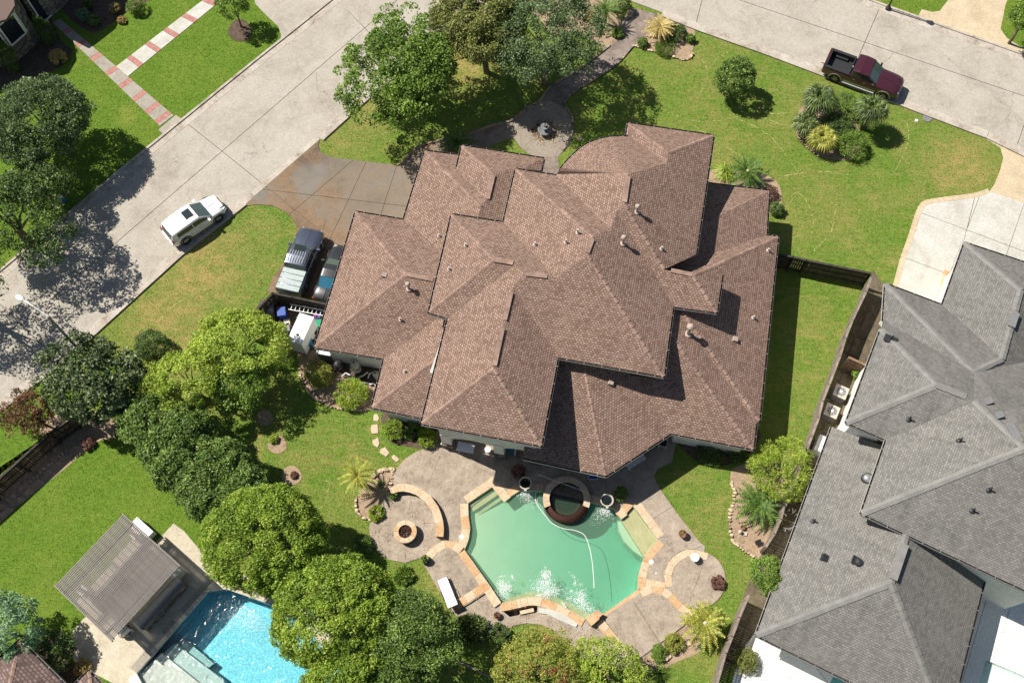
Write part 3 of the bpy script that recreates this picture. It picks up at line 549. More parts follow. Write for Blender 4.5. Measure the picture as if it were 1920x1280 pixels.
dk([(934,905),(958,928),(978,915),(1020,917),(1062,925),(1104,935),(1148,948),(1150,890),(1180,860),(1268,828),(1250,800),(1100,700),(950,780),(938,860)], [((980,885),(985,960)), ((1135,890),(1140,960)), ((1040,800),(1060,1000))][:2])
dk([(835,800),(830,838),(940,880),(1000,900),(1010,840),(940,760)])
# stepping stones
for p in [[(701,777),(707,776),(711,784),(708,790),(700,788)], [(697,797),(708,795),(709,812),(697,813),(695,804)], [(698,826),(709,820),(711,832),(708,839),(700,834)], [(714,842),(722,838),(730,849),(724,856),(712,848)], [(734,856),(739,852),(749,861),(744,866),(736,860)]]:
    o = slab('stepping_stone', gz(p), 0, .05, MAT['flagstone'], None, 0); c = sum((Vector(v.co) for v in o.data.vertices), Vector())/len(o.data.vertices)
    for v in o.data.vertices: v.co.x -= c.x; v.co.y -= c.y
    o.location = (c.x, c.y, 0); ex(p)
    i = [777-0, 797, 826, 842, 856].index(p[0][1]) if p[0][1] in (777, 797, 826, 842, 856) else 0
    tag(o, ['pale stepping stone nearest the low brown roof corner', 'largest upright stepping stone beside the curved lawn edge', 'third pale stepping stone left of the round green shrubs', 'diamond shaped stepping stone before the last one', 'small stepping stone closest to the stamped patio'][i], 'stepping stone', 'stepping stones in the lawn')

# pale wheel tracks worn into the turf: broken thin strips
rt_ = bpy.data.objects.new('wheel_tracks', None); sc.collection.objects.link(rt_); rt_['kind'] = 'structure'
mt_ = MB()
for ln in ([(1290,98),(1320,118),(1326,150),(1310,180)], [(1235,200),(1290,225),(1350,226),(1400,215)], [(1380,222),(1420,240),(1450,262),(1480,300),(1500,330)], [(1300,235),(1340,262),(1385,290),(1420,320)], [(1478,345),(1510,375),(1524,410),(1520,450)], [(1568,372),(1566,400),(1555,440),(1525,470)], [(1475,388),(1488,372),(1495,355)],
           [(1700,230),(1704,260),(1690,300),(1672,330)], [(1500,240),(1460,232),(1420,215)], [(1470,330),(1540,322),(1600,330)], [(1330,130),(1345,110),(1370,95)], [(1600,480),(1592,455),(1596,440)], [(425,520),(455,495),(480,480)], [(300,600),(330,570),(360,555),(410,530)], [(660,260),(700,255),(740,245)], [(615,925),(608,945),(595,955)], [(600,900),(618,905),(612,925)], [(1430,215),(1500,212),(1560,225)]):
    q = spline(gz(ln), 14)
    for a, b in zip(q[:-1], q[1:]):
        if random.random() < .72:
            d = (b-a); n_ = Vector((-d.y, d.x, 0)).normalized()*random.uniform(.015, .045); o_ = Vector((random.uniform(-.03, .03), random.uniform(-.03, .03), 0)); z_ = Vector((0, 0, .012))
            mt_.add([a-n_+z_+o_, b-n_+z_+o_, b+n_+z_+o_, a+n_+z_+o_], [(0, 1, 2, 3)])
mt_.build('worn_turf', MAT['dry_turf'], rt_)

# joints of the white terrace (saw cuts) 
jb = bpy.data.objects.new('terrace_joints', None); sc.collection.objects.link(jb); jb['kind'] = 'structure'
for a, b in (((1440,1200),(1500,1300)), ((1520,1236),(1560,1290)), ((1405,1240),(1560,1300)), ((1850,1120),(1800,1290)), ((1870,1180),(1925,1205)), ((1880,1100),(1930,1122)), ((1895,1135),(1865,1235))):
    p, q = G(*a), G(*b); d = q-p; m = MB(); m.box(((p.x+q.x)/2, (p.y+q.y)/2, .017), (d.length, .03, .004), math.atan2(d.y, d.x)); m.build('joint', MAT['walk_concrete'], jb)
# ------------------------------------------------------------------ roofs and houses
def house(name, label, V, F, mats, loc, axang, D_=None, ridge=(), gut=(), blocks=(), roofname='roof'):
    root = thing(name, label, 'house', loc); L = Vector((loc[0], loc[1], 0))
    P = {k: G(*v) for k, v in V.items()}
    E_ = Vector((math.cos(axang), math.sin(axang), 0)); N_ = Vector((-E_.y, E_.x, 0)); DIR = {'E': E_, 'W': -E_, 'N': N_, 'S': -N_, 'D': D_}
    VV = []; FF = []; UV = []
    for f, (vs, dr) in F.items():
        vs = vs.split(); d = DIR[dr]; e = Vector((-d.y, d.x, 0)); pts = [P[v] for v in vs]
        tri = tessellate_polygon([[Vector((p.x, p.y, 0)) for p in pts]]); o = len(VV); VV += [p-L for p in pts]
        for t in tri:
            a, b, c = (pts[i] for i in t)
            if (b-a).cross(c-a).z < 0: t = t[::-1]
            FF.append(tuple(i+o for i in t)); UV += [(pts[i].dot(e), -pts[i].dot(d)*1.1) for i in t]
    roof = link(roofname, mkmesh(roofname, VV, FF, mats['roof'], uv=UV), root)
    # caps along hips and ridges, one overlapping shingle piece each
    cap = MB(); cw, cl = mats.get('cap', (.14, .42))
    cap.add([(-cl/2, -cw, -.045), (-cl/2, 0, .01), (-cl/2, cw, -.045), (cl/2, -cw, -.025), (cl/2, 0, .035), (cl/2, cw, -.025), (cl/2, -cw, -.06), (cl/2, cw, -.06)], [(0, 3, 4, 1), (1, 4, 5, 2), (3, 6, 4), (4, 7, 5), (6, 7, 4)])
    cme = cap.mesh('ridge_cap', mats['cap_mat']); cnt = 0
    for r in ridge:
        a, b = (P[k] if isinstance(k, str) else G(*k) for k in r[:2]); st = mats.get('step', .42)
        d = b-a; n = max(1, int(d.length/st)); dd = d.normalized()
        for i in range(n):
            if cnt > 290: break
            p = a+d*((i+.5)/n); o = link('ridge_cap', cme, roof, p-L+Vector((0, 0, .012)))
            q = (dd if (b.z >= a.z) else -dd); q = -q
            o.rotation_euler = q.to_track_quat('X', 'Z').to_euler(); o.scale = ((d.length/n)/cl*mats.get('fill', .86), 1+random.uniform(-.06, .06), 1); cnt += 1
    # eaves: fascia and gutter with hanger straps
    for g in gut:
        ks = g.split(); pts = [P[k] for k in ks]
        for a, b in zip(pts[:-1], pts[1:]):
            d = b-a; ln = d.length; d = d.normalized(); n = Vector((d.y, -d.x, 0)).normalized()
            # outward = away from the house centre of this eave: caller orders eaves clockwise seen from above
            n = -n
            m = MB(); V4 = []
            a2, b2 = a-L, b-L; W = .10; up = Vector((0, 0, 1))
            for (o0, h0, o1, h1) in ((0, -.18, 0, .0),): pass
            prof = [(0.0, .0), (0.0, -.12), (W, -.12), (W, .012), (W+.008, .006), (W+.008, -.14), (-.02, -.14), (-.02, 0)]
            V4 = [a2+n*o+up*(h-.01) for o, h in prof]+[b2+n*o+up*(h-.01) for o, h in prof]; k = len(prof)
            m.m = 0; m.add(V4, [(i, (i+1) % k, k+(i+1) % k, k+i) for i in range(k)]+[tuple(range(k))[::-1], tuple(range(k, 2*k))])
            m.mi = [1, 1, 1, 0, 0, 0, 0, 0, 0, 0]
            ns = max(1, int(ln/1.0)); m.m = 0
            for i in range(ns): m.box(a2+d*(ln*(i+.5)/ns)+n*(W/2)+up*.002, (.022, W+.0, .008), math.atan2(d.y, d.x))
            m.build('gutter', [MAT['gutter_lip'], MAT['gutter_dark']], root)
            f = MB(); f.add([a2-n*.02-up*.02, b2-n*.02-up*.02, b2-n*.02-up*.24, a2-n*.02-up*.24, a2-n*.06-up*.02, b2-n*.06-up*.02, b2-n*.06-up*.24, a2-n*.06-up*.24], [(0, 1, 2, 3), (7, 6, 5, 4), (3, 2, 6, 7)])
            f.build('fascia', MAT['white_paint'], root)
    for (vs, ins) in blocks:
        pts = [(P[v] if v in P else None) if isinstance(v, str) else G(*v) for v in (vs.split() if isinstance(vs, str) else vs)]
        m = MB(); m.prism([p-L-Vector((0, 0, .22)) for p in pts][::1], -.0, None); zz = [p.z-.2 for p in pts]
        s = MB(); n = len(pts); tri = tessellate_polygon([[Vector((p.x, p.y, 0)) for p in pts]]); s.add([p-L-Vector((0, 0, .2)) for p in pts], [tuple(t) for t in tri]); s.build('soffit', MAT['soffit'], root)
        q = inset(pts, ins); w_ = MB(); w_.prism([Vector((p.x-L.x, p.y-L.y, p.z-.24)) for p in q], 0, None); w_.build('wall', mats['wall'], root)
    return root, P, roof
def RZ(px, py, V, F):
    best = 3.0
    for vs, dr in F.values():
        ks = vs.split(); pl = [V[k][:2] for k in ks]; c = False; j = len(pl)-1
        for i in range(len(pl)):
            if (pl[i][1] > py) != (pl[j][1] > py) and px < (pl[j][0]-pl[i][0])*(py-pl[i][1])/(pl[j][1]-pl[i][1])+pl[i][0]: c = not c
            j = i
        if not c: continue
        W = [G(*V[k]) for k in ks]; A = np.array([[w.x, w.y, 1] for w in W]); co = np.linalg.lstsq(A, np.array([w.z for w in W]), rcond=None)[0]
        g0 = G(px, py, 0); g1 = G(px, py, 1)-g0; z = (co[0]*g0.x+co[1]*g0.y+co[2])/(1-co[0]*g1.x-co[1]*g1.y); best = max(best, z)
    return float(best)
HANG = math.atan2(*(lambda d: (d.y, d.x))(G(1015, 836, 5.4)-G(790, 794, 5.3)))
dd_ = G(1258, 812, 3)-G(1136, 892, 3); D_ = Vector((dd_.y, -dd_.x, 0)).normalized()
W1 = dict(roof=MAT['brown_shingle'], cap_mat=MAT['ridge_brown'], cap=(.125, .34), step=.42, wall=MAT['stucco'])
hr = [('s5','s2'),('m1','m2'),('t1','u1'),('u2','u3'),('f4','u2L'),('j1','h1t'),('p1','h2t'),('p3','gT'),('s1','s2'),('g1','R1'),('g2','R1'),('nA','L'),('h2','L'),('d1','m2b'),
      ('a1','aR'),('b1','bR'),('c2','c4'),('d2','e1'),('n2','n3'),('n1','n3'),('f2','fr'),('s3','s4'),('m3','m2'),('n4','e1'),('s2','s3'),('dV','s4'),('R1','R1b')]
hg = ['a2 a1','g4l a1' ,'g4 g1','g1 g2','g2 g3','g3 c2','c2 c3','s0 s1','s1 s5','s5 s6','s6 m1','m1 m4','n2 n1','n1 n0','b2 b1','b1 a3','d3 d1','nA h2','d3 nA','h2 s0','d2 d1','f2 f1','f2 f3','f4 f3','f4 j1','j2 p1','p1 p2','p2 p3','p3 p4','ae k7 k6 k5 k4 k3 k2 k1 k0','n2 n5','u3 u4','m4 u3','b2 b3']
# orient every eave so that its gutter hangs on the outside
def eav(V, F, segs, axang, D_=None):
    P = {k: G(*v) for k, v in V.items()}; E_ = Vector((math.cos(axang), math.sin(axang), 0)); N_ = Vector((-E_.y, E_.x, 0)); DIR = {'E': E_, 'W': -E_, 'N': N_, 'S': -N_, 'D': D_}
    out = []
    for s in segs:
        ks = s.split()
        for a, b in zip(ks[:-1], ks[1:]):
            d = P[b]-P[a]; n = -Vector((d.y, -d.x, 0)).normalized(); best = None
            for f, (vs, dr) in F.items():
                v = vs.split()
                if a in v and b in v: best = DIR[dr]
            if best is None:
                v = [f for f, (vs, dr) in F.items() if a in vs.split() or b in vs.split()]
                c = Vector((0, 0, 0)); cn = 0
                for f in v:
                    for k in F[f][0].split(): c += P[k]; cn += 1
                best = (P[a]+P[b])/2-c/max(1, cn)
            out.append(f'{a} {b}' if n.dot(best) > 0 else f'{b} {a}')
    return out
HF['Arc'] = ['k0 e1 ae k7 k6 k5 k4 k3 k2 k1', 'N']; del HF['Arc']
# the round entrance roof: a cone of narrow faces
hv = dict(HV)
arcf = {}
ks = ['k%d' % i for i in range(8)]+['ae']
hv['k0'] = (1044, 330, 5.08)
root_h, HP, roof_h = house('brown_roof_house', 'large house under a many-hipped brown shingle roof in the middle of the lot', hv, HF, W1, (1.5, 28, 0), HANG, D_,
    ridge=hr, gut=eav(hv, HF, hg, HANG, D_), blocks=[
    ('a1 b1 b2 b3 s6 s0 c5 g3 g2 g1 g4', .5) , ('g3 c2 c3 c4', .5), ('nA d1 d2 e1 m4 m1 s6 s3 h2', .45), ('d2 k1 k2 k3 k4 k5 k6 k7 ae n0 n1 n2 n5 u4 u3 m4', .5),
    ('f1 f2 f3 f4 j1 p1 p2 gT', .5)][:0]+[
    (['a1', 'a2', 'b1', 'b2', 'b3', (1000,470,3.9), (840,470,3.9), 'g4l'], .5), (['g1', 'g4', (840,440,3.4), (840,597,3.4), 'g3', 'g2'], .5), (['g3', (850,600,3.4), (850,792,3.4), 'c2'][0:1]+[(850,600,3.4),(840,790,3.4),'c3','c2'], .55),
    (['nA', 'd3', 'd1', 'd2', (1180,327,5.5), (1200,560,5.5), (1040,660,5.5), (962,600,5.4), 's0', 'h2'], .45), (['s6', 'm1', 'm4', (1226,520,5.5), (1040,520,5.4), (990,600,5.4)], .5),
    (['k1', 'k2', 'k3', 'k4', 'k5', 'k6', 'k7', 'n0', 'n1', 'n2', 'n5', (1250,500,5.4), (1085,400,5.2), (1075,345,5.2)], .5), (['m4', 'u3', 'u4', (1299,516,5.5), (1246,505,5.5)], .5),
    (['f1', 'f2', 'f3', 'f4', 'j1', 'p1', 'p2', (1220,600,3), (1280,420,3)], .5), (['s0', (975,500,5.2), (1046,670,5.3), (1034,738,5.3), (805,696,5.2)], .5)])
L_h = Vector((1.5, 28, 0))
# cone faces of the round entrance
VV = []; FF = []; UV = []; e1 = HP['e1']; arc = [HP[k] for k in ks]
sarc = spline(arc, 3); acc = 0
for i in range(len(sarc)-1):
    a, b = sarc[i], sarc[i+1]; o = len(VV); VV += [a-L_h, b-L_h, e1-L_h]; FF.append((o, o+2, o+1)); ln = (b-a).length; hgt = (e1-(a+b)/2).length
    UV += [(acc, 0), (acc+ln/2, hgt), (acc+ln, 0)]; acc += ln
o = len(VV); VV += [HP['ae']-L_h, e1-L_h, HP['n4']-L_h]; FF.append((o, o+1, o+2)); UV += [(acc, 0), (acc, 6), (acc+2, 4)]
link('entrance_roof', mkmesh('entrance_roof', VV, FF, MAT['brown_shingle'], uv=UV), root_h)
# ridge vents (long raised boxes)
def rvent(a, b, root, L, mat, h=.022, wd=.15):
    a = a-L; b = b-L; d = b-a; m = MB(); m.box((a+b)/2+Vector((0, 0, h)), (d.length, wd*2, h), math.atan2(d.y, d.x), Matrix.Rotation(-math.asin(d.z/d.length), 3, 'Y')); m.build('ridge_vent', mat, root)
for a, b, z in (((762,514),(812,524),5.83),((926,487),(962,493),6.62),((927,685),(942,615),6.85),((946,600),(958,548),6.8),((985,513),(1026,518),7.05),((1101,474),(1110,449),7.73),((1171,379),(1178,331),7.53),((1258,507),(1298,515),6.27),((925,328),(914,373),5.16),((901,388),(896,405),5.36)):
    rvent(G(*a, RZ(a[0]+1, a[1]+3, HV, HF)+.04), G(*b, RZ(b[0]+1, b[1]+3, HV, HF)+.04), root_h, L_h, MAT['ridge_brown'])
# porch under the south wing: header, columns with stone bases
pa, pb = G(822, 800, 5.6), G(1000, 833, 5.6)
fd = (pb-pa).normalized(); fn = Vector((-fd.y, fd.x, 0)); ra = math.atan2(fd.y, fd.x); A0 = G(831, 838, 0)
def loc2(u, v, z): return A0+fd*u+fn*v+Vector((0, 0, z))-L_h
m = MB(); m.box(loc2(3.1, .25, 4.05), (6.2, .42, 3.3), ra)
for u0, u1 in ((.66, 3.42), (4.1, 6.0)):
    n = 10
    for i in range(n):
        t0, t1 = i/n, (i+1)/n; um = u0+(u1-u0)*(t0+t1)/2; q_ = abs((t0+t1)-1); m.box(loc2(um, .25, 2.42-.34*q_*q_/2), ((u1-u0)/n, .42, .34*q_*q_+.05), ra)
m.build('porch_header', MAT['stucco'], root_h)
for u, wd in ((.33, .66), (3.76, .66), (6.1, .3)):
    m = MB(); m.box(loc2(u, .25, 1.6), (wd, .5, 1.75), ra); c = m.build('porch_column', MAT['stucco'], root_h)
    m = MB(); m.box(loc2(u, .25, .36), (wd+.12, .62, .72), ra); m.box(loc2(u, .25, .75), (wd+.2, .7, .06), ra); m.build('stone_base', MAT['stone_wall'], c)
m = MB(); m.box(G(1205, 703, 5.4)-L_h, (1.6, .1, .5), HANG); m.build('window', MAT['house_glass'], root_h)
# small windows in the south garage wall and a door
# --- pipes, vents
def vent_pipe(px, py, z, h, r, cap=True, parent=None, L=L_h, mat='pipe_brown'):
    z = RZ(px, py, HV, HF); b = G(px, py, z)-L; m = MB(); m.lathe([(r*2.2, -.15), (r*2.0, .06), (r, .1), (r, h)], b, 12); m.lathe([(0.001, h+.1), (r*1.1, h+.08), (r*1.9, h-.02), (r*1.9, h-.1), (r, h-.12)] if cap else [(r, h), (.001, h)], b, 12)
    m.build('vent_pipe', MAT[mat], parent, smooth=False)
for a in ((767,542,5.3,.75,.09),(1194,398,7.05,.75,.09),(1168,457,6.9,.85,.09),(1290,626,5.3,1.15,.12)): vent_pipe(*a, True, root_h)
for a in ((823,443,4.75,.3,.06),(873,461,5.4,.3,.06),(842,505,5.2,.3,.06),(751,600,4.9,.35,.06),(1003,459,6.3,.3,.06),(1061,455,7.1,.4,.06),(1083,437,7.4,.45,.06),(1240,467,6.3,.3,.06),(1412,596,3.9,.3,.06),(759,697,4.0,.3,.06),(1440,470,3.4,.3,.06)): vent_pipe(*a, False, root_h, mat='cast_stone')
for (px, py, z) in ((721,517,5.1),(1378,637,4.3),(1145,718,4.8)):
    m = MB(); b = G(px, py, RZ(px, py, HV, HF))-L_h; m.box(b+Vector((0, 0, .1)), (.3, .3, .2), HANG, Matrix.Rotation(.3, 3, 'Y')); m.build('roof_vent', MAT['pipe_brown'], root_h)
# --- right neighbour
d = G(1930, 1110, 4.5)-G(1615, 962, 4.6); NANG = math.atan2(d.y, d.x)
W2 = dict(fill=1.04, roof=MAT['grey_shingle'], cap_mat=MAT['ridge_grey'], cap=(.2, .5), step=.5, wall=MAT['bright_paving'])
ng = ['q1 q1e','q1 q2','q2 q3','q5 q6','q6 q7','q7 q8','q8 q9','r1 r2','r2 r3','r3 r4','q3 qw']
L_n = Vector((27, 17, 0))
root_n, NP, roof_n = house('grey_roof_house', 'house with grey hipped shingle roofs and white walls along the right edge', NV, NF, W2, (27, 17, 0), NANG,
    ridge=[('q3','qa'),('q5','qr'),('q6','qr'),('qr','qr2'),('qy','qz'),('q8','qz'),('q1','qt'),('qt','qb'),('qb','qa'),('r2','ra'),('r3','ra'),('ra','rt')], gut=eav(NV, NF, ng, NANG),
    blocks=[(['q3', 'q2', 'q1', 'q1e', (1990,665,4), (1826,752,4)], .4), (['q5', 'q6', 'q7', (1830,760,4.4), (1760,690,4.4)], .45), (['q7', 'q8', 'q9', 'qz2', (1830,770,4.4)], .45),
            (['r1', (1640,812,2.8), (1700,900,2.8), (1850,960,2.8), (1852,1060,2.9), 'r3', 'r2'], .5)])
for (a, b, z) in (((1696,1020),(1674,1086),5.62),((1757,722),(1808,743),6.56),((1912,547),(1886,655),4.98)): rvent(G(*a, z), G(*b, z), root_n, L_n, MAT['ridge_grey'], .07, .22)
for (px, py, z) in ((1704,786,5.2),(1799,826,6.0),(1854,918,5.8),(1525,977,3.5),(1823,957,5.2)):
    b = G(px, py, RZ(px, py, NV, NF))-L_n; m = MB(); m.lathe([(.17, -.1), (.15, .05), (.05, .1), (.05, .45), (.001, .45)], b, 10); m.build('vent_pipe', MAT['black_plastic'], root_n)
b = G(1670, 636, RZ(1670, 636, NV, NF)+.03)-L_n; m = MB(); m.box(b, (.8, .5, .05), NANG); m.lathe([(.06, 0), (.06, .5), (.001, .5)], b, 8); m.build('vent_pipe', MAT['black_plastic'], root_n)
b = G(1626, 897, RZ(1626, 897, {k: NV[k] for k in NV}, {'Rw': NF['Rw']}))-L_n; m = MB(); m.lathe([(.33, -.2), (.33, .14), (.27, .16)], b, 24); o = m.build('skylight', MAT['black_plastic'], root_n); m = MB(); m.lathe([(.27, .15), (.2, .24), (.1, .28), (.001, .29)], b, 20); m.build('dome', MAT['metal_grey'], o, smooth=True)
b = G(1547, 1046, RZ(1547, 1046, NV, NF))-L_n; m = MB(); m.box(b, (.42, .42, .3), NANG, Matrix.Rotation(.3, 3, 'Y')); m.build('roof_vent', MAT['black_plastic'], root_n)
b = G(1609, 1054, RZ(1609, 1054, NV, NF))-L_n; m = MB(); m.box(b-Vector((.1, -.1, .02)), (.5, .5, .05), NANG, Matrix.Rotation(.3, 3, 'Y')); m.lathe([(.2, 0), (.26, .12), (.2, .25), (.001, .3)], b, 14); m.build('roof_vent', MAT['black_plastic'], root_n)
for (px, py, z, ln) in ((1852,752,6.4,.4),(1872,779,6.85,.35),(1900,812,7.4,1.2),(1899,600,4.95,1.1)):
    b = G(px, py, RZ(px-2, py+3, NV, NF))-L_n; m = MB(); aa = NANG-R(45)+.0 if py > 700 else NANG+R(90); m.box(b+Vector((0, 0, .12)), (ln, .46, .05), aa); m.build('ridge_patch', MAT['gutter_dark'] if 0 else MAT['grey_plastic'], root_n)
# --- small brown roofs at the lower left
BV = {'a': (37,1199,2.9), 'b': (-160,1375,2.9), 'c': (190,1352,2.9), 'd': (-10,1400,5.2), 'e': (-120,1500,5.2), 'f': (166,1257,2.7), 'g': (128,1295,2.7), 'h': (235,1330,2.7), 'i': (175,1340,3.6)}
dirBL = G(37,1199,2.9)-G(190,1352,2.9); ba = math.atan2(dirBL.y, dirBL.x)
house('brown_roof_house', 'small corner of a dark brown hipped roof in the lower left corner of the photo', {k: BV[k] for k in 'abcde'}, {'l': ['b a d e', 'S'], 'r': ['a c d', 'N']} , dict(roof=MAT['dark_brown_shingle'], cap_mat=MAT['ridge_brown'], wall=MAT['stucco'], cap=(.12, .3)), (-31, 3, 0), ba,
    ridge=[('a', 'd')], gut=['b a', 'a c'], blocks=[(['a', 'c', 'd', 'b'], .5)])
house('brown_roof_house', 'tiny tip of a second brown roof beside the sandy terrace, bottom edge', {k: BV[k] for k in 'fghi'}, {'l': ['g f i', 'S'], 'r': ['f h i', 'N']}, dict(roof=MAT['dark_brown_shingle'], cap_mat=MAT['ridge_brown'], wall=MAT['stucco'], cap=(.12, .3)), (-27, 2, 0), ba,
    ridge=[('f', 'i')], gut=['g f', 'f h'], blocks=[(['f', 'h', 'i', 'g'], .4)])
# --- stone bay of the upper left house
root = thing('stone_house', 'stone-faced bay and doorway of a house with white framed windows, upper left corner', 'house', tuple(G(0, 60)))
L = G(0, 60)
bay = [G(-60,150), G(38,112), G(67,86), G(74,70), G(60,40), G(100,30), G(140,-10), G(120,-200), G(-200,-100)]
m = MB(); m.prism([p-L for p in bay], 0, 4.2); m.build('wall', MAT['stone_wall'], root)
m = MB(); m.prism([p-L for p in (G(119,14), G(150,-40), G(120,-200), G(-60,-150), G(20,20), G(75,48))], 0, 6.2); m.build('wall', MAT['stone_wall'], root)
m = MB(); m.prism([p-L for p in (G(123,18), G(156,-42), G(120,-210), G(-70,-150), G(15,22), G(75,54))], 6.2, 6.4); m.build('roof', MAT['dark_brown_shingle'], root)
def win(a, b, z0, z1, out, root, L, t=.12):
    d = b-a; ln = d.length; d.normalize(); n = Vector((d.y, -d.x, 0))*out; c = (a+b)/2-L; ang = math.atan2(d.y, d.x)
    f = MB()
    for (uu, zz, wd, hh) in ((-ln/2, (z0+z1)/2, t, z1-z0), (ln/2, (z0+z1)/2, t, z1-z0), (0, z0, ln, t), (0, z1, ln, t)): f.box(c+d*uu+n*.04+Vector((0, 0, zz)), (wd, .12, hh+.0*t), ang)
    fo = f.build('window', MAT['white_paint'], root); g = MB(); g.box(c+n*.03+Vector((0, 0, (z0+z1)/2)), (ln-.05, .04, z1-z0-.05), ang); g.build('pane', MAT['house_glass'], fo)
p = lambda a, b, t: a+(b-a)*t
win(p(bay[0], bay[1], .35), p(bay[0], bay[1], .97), 1.6, 3.6, 1, root, L); win(p(bay[1], bay[2], .05), p(bay[1], bay[2], .95), 1.6, 3.7, 1, root, L); win(p(bay[2], bay[3], .05), p(bay[3], bay[4], .8), 1.6, 3.7, 1, root, L)
win(G(80, 44), G(108, 20), .1, 3.2, 1, root, L)
m = MB(); m.prism([q-L for q in (G(-60,60,4.25), G(14,40,4.25), G(30,14,4.25), G(20,-60,4.25), G(-60,-60,4.25))], 4.25, 4.45); m.build('roof', MAT['dark_brown_shingle'], root)
# ------------------------------------------------------------------ vegetation
leafmat('leaf_bright', c3(.08,.15,.015), c3(.24,.36,.036), c3(.50,.59,.10), .3)
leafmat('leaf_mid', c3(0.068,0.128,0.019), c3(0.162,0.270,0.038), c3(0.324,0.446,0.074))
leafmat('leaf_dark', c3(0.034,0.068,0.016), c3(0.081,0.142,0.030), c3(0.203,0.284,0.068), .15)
leafmat('leaf_magnolia', c3(0.027,0.047,0.016), c3(0.074,0.115,0.034), c3(0.297,0.338,0.162), .08)
leafmat('leaf_greygreen', c3(0.061,0.101,0.038), c3(0.142,0.209,0.081), c3(0.297,0.392,0.176))
leafmat('leaf_olive', c3(0.095,0.115,0.030), c3(0.216,0.243,0.061), c3(0.432,0.432,0.121))
leafmat('leaf_hedge', c3(.04,.08,.014), c3(.13,.22,.04), c3(.33,.43,.11), .2)
if 0: leafmat('x', c3(0.041,0.101,0.027), c3(0.095,0.203,0.047), c3(0.216,0.365,0.095), .15)
leafmat('leaf_lime', c3(0.189,0.270,0.027), c3(0.351,0.472,0.061), c3(0.594,0.648,0.135), .3)
leafmat('leaf_red', c3(.05,.07,.015), c3(.15,.085,.035), c3(.33,.13,.07))
if 0: leafmat('y', c3(0.068,0.068,0.020), c3(0.216,0.081,0.041), c3(0.486,0.135,0.068))
leafmat('leaf_gold', c3(0.216,0.162,0.041), c3(0.459,0.338,0.108), c3(0.702,0.567,0.270))
leafmat('leaf_sage', c3(0.108,0.189,0.095), c3(0.216,0.351,0.189), c3(0.351,0.540,0.297))
leafmat('leaf_maroon', c3(0.095,0.041,0.034), c3(0.216,0.108,0.081), c3(0.405,0.243,0.162))
leafmat('leaf_myrtle', c3(0.121,0.162,0.027), c3(0.297,0.338,0.054), c3(0.540,0.486,0.121))
leafmat('frond_green', c3(0.041,0.095,0.016), c3(0.108,0.203,0.034), c3(0.270,0.392,0.081)); leafmat('frond_pale', c3(.035,.06,.012), c3(.09,.135,.03), c3(.23,.29,.10), .12); leafmat('frond_gold', c3(0.297,0.203,0.054), c3(0.567,0.432,0.135), c3(0.750,0.675,0.297)); leafmat('frond_yellowgreen', c3(0.176,0.216,0.027), c3(0.405,0.419,0.068), c3(0.675,0.621,0.162))
leafmat('blossom', c3(0.405,0.054,0.068), c3(0.567,0.108,0.121), c3(0.743,0.270,0.243))
def quads(name, C, U, W_, mat, rnd):
    """leaf quads from centre, half length and half width vectors"""
    n = len(C); V = np.empty((n, 4, 3)); V[:, 0] = C-U; V[:, 1] = C-W_; V[:, 2] = C+U; V[:, 3] = C+W_
    me = bpy.data.meshes.new(name); me.vertices.add(n*4); me.vertices.foreach_set('co', V.ravel()); me.loops.add(n*4)
    me.loops.foreach_set('vertex_index', np.arange(n*4)); me.polygons.add(n); me.polygons.foreach_set('loop_start', np.arange(0, n*4, 4)); me.polygons.foreach_set('loop_total', np.full(n, 4))
    a = me.attributes.new('rnd', 'FLOAT', 'FACE'); a.data.foreach_set('value', rnd.astype(np.float32)); me.materials.append(mat); me.update(calc_edges=True); return me
def unit(n):
    v = rng.normal(size=(n, 3)); return v/np.linalg.norm(v, axis=1)[:, None]
def crown(R3, ncl, nlf, clr, leaf, lean=.5, shell=.55, low=-.35, wild=.22, aspect=.5, dome=True, spiky=0.0, lobes=6):
    rx, ry, rz = R3
    lob = unit(lobes); lob[:, 2] *= .4; amp = rng.uniform(-.5, 1, lobes)*wild
    d = unit(ncl*2); d = d[d[:, 2] > low][:ncl]; n = len(d)
    r = shell+(1-shell)*rng.random(n)**.5
    mod = 1+sum(amp[i]*np.maximum(0, d@lob[i])**3*2 for i in range(lobes))
    mod = mod/np.quantile(mod, .93 if wild < .25 else .72)
    Cc = d*(r*mod)[:, None]*np.array([max(rx*.3, rx-clr*.9), max(ry*.3, ry-clr*.9), max(rz*.3, rz-clr*.6)]); Cc[:, 2] += rz*.0
    cs = clr*rng.uniform(.6, 1.3, n); ct = rng.random(n)
    idx = np.repeat(np.arange(n), nlf); N = len(idx)
    ld = unit(N)
    if dome: ld = ld+d[idx]*.55+np.array([0, 0, .5]); ld /= np.linalg.norm(ld, axis=1)[:, None]
    rr = (rng.random(N)**(.33 if not dome else .16))
    P = Cc[idx]+ld*(cs[idx]*rr)[:, None]*np.array([1, 1, .75])
    P += unit(N)*(leaf*.4)
    nr = ld*lean+unit(N)*.75; nr[:, 2] += .35; nr /= np.linalg.norm(nr, axis=1)[:, None]
    t = np.cross(nr, unit(N)); t /= np.linalg.norm(t, axis=1)[:, None]+1e-9
    if spiky: t = t*(1-spiky)+ld*spiky; t /= np.linalg.norm(t, axis=1)[:, None]+1e-9
    b = np.cross(nr, t); b /= np.linalg.norm(b, axis=1)[:, None]+1e-9
    s = leaf*rng.uniform(.6, 1.4, N)
    rnd = np.clip(.55*rng.random(N)+.45*ct[idx]+rng.normal(0, .06, N), 0, 1)
    return P, t*(s*.5)[:, None], b*(s*.5*aspect)[:, None], rnd, Cc
LEAFN = [0]
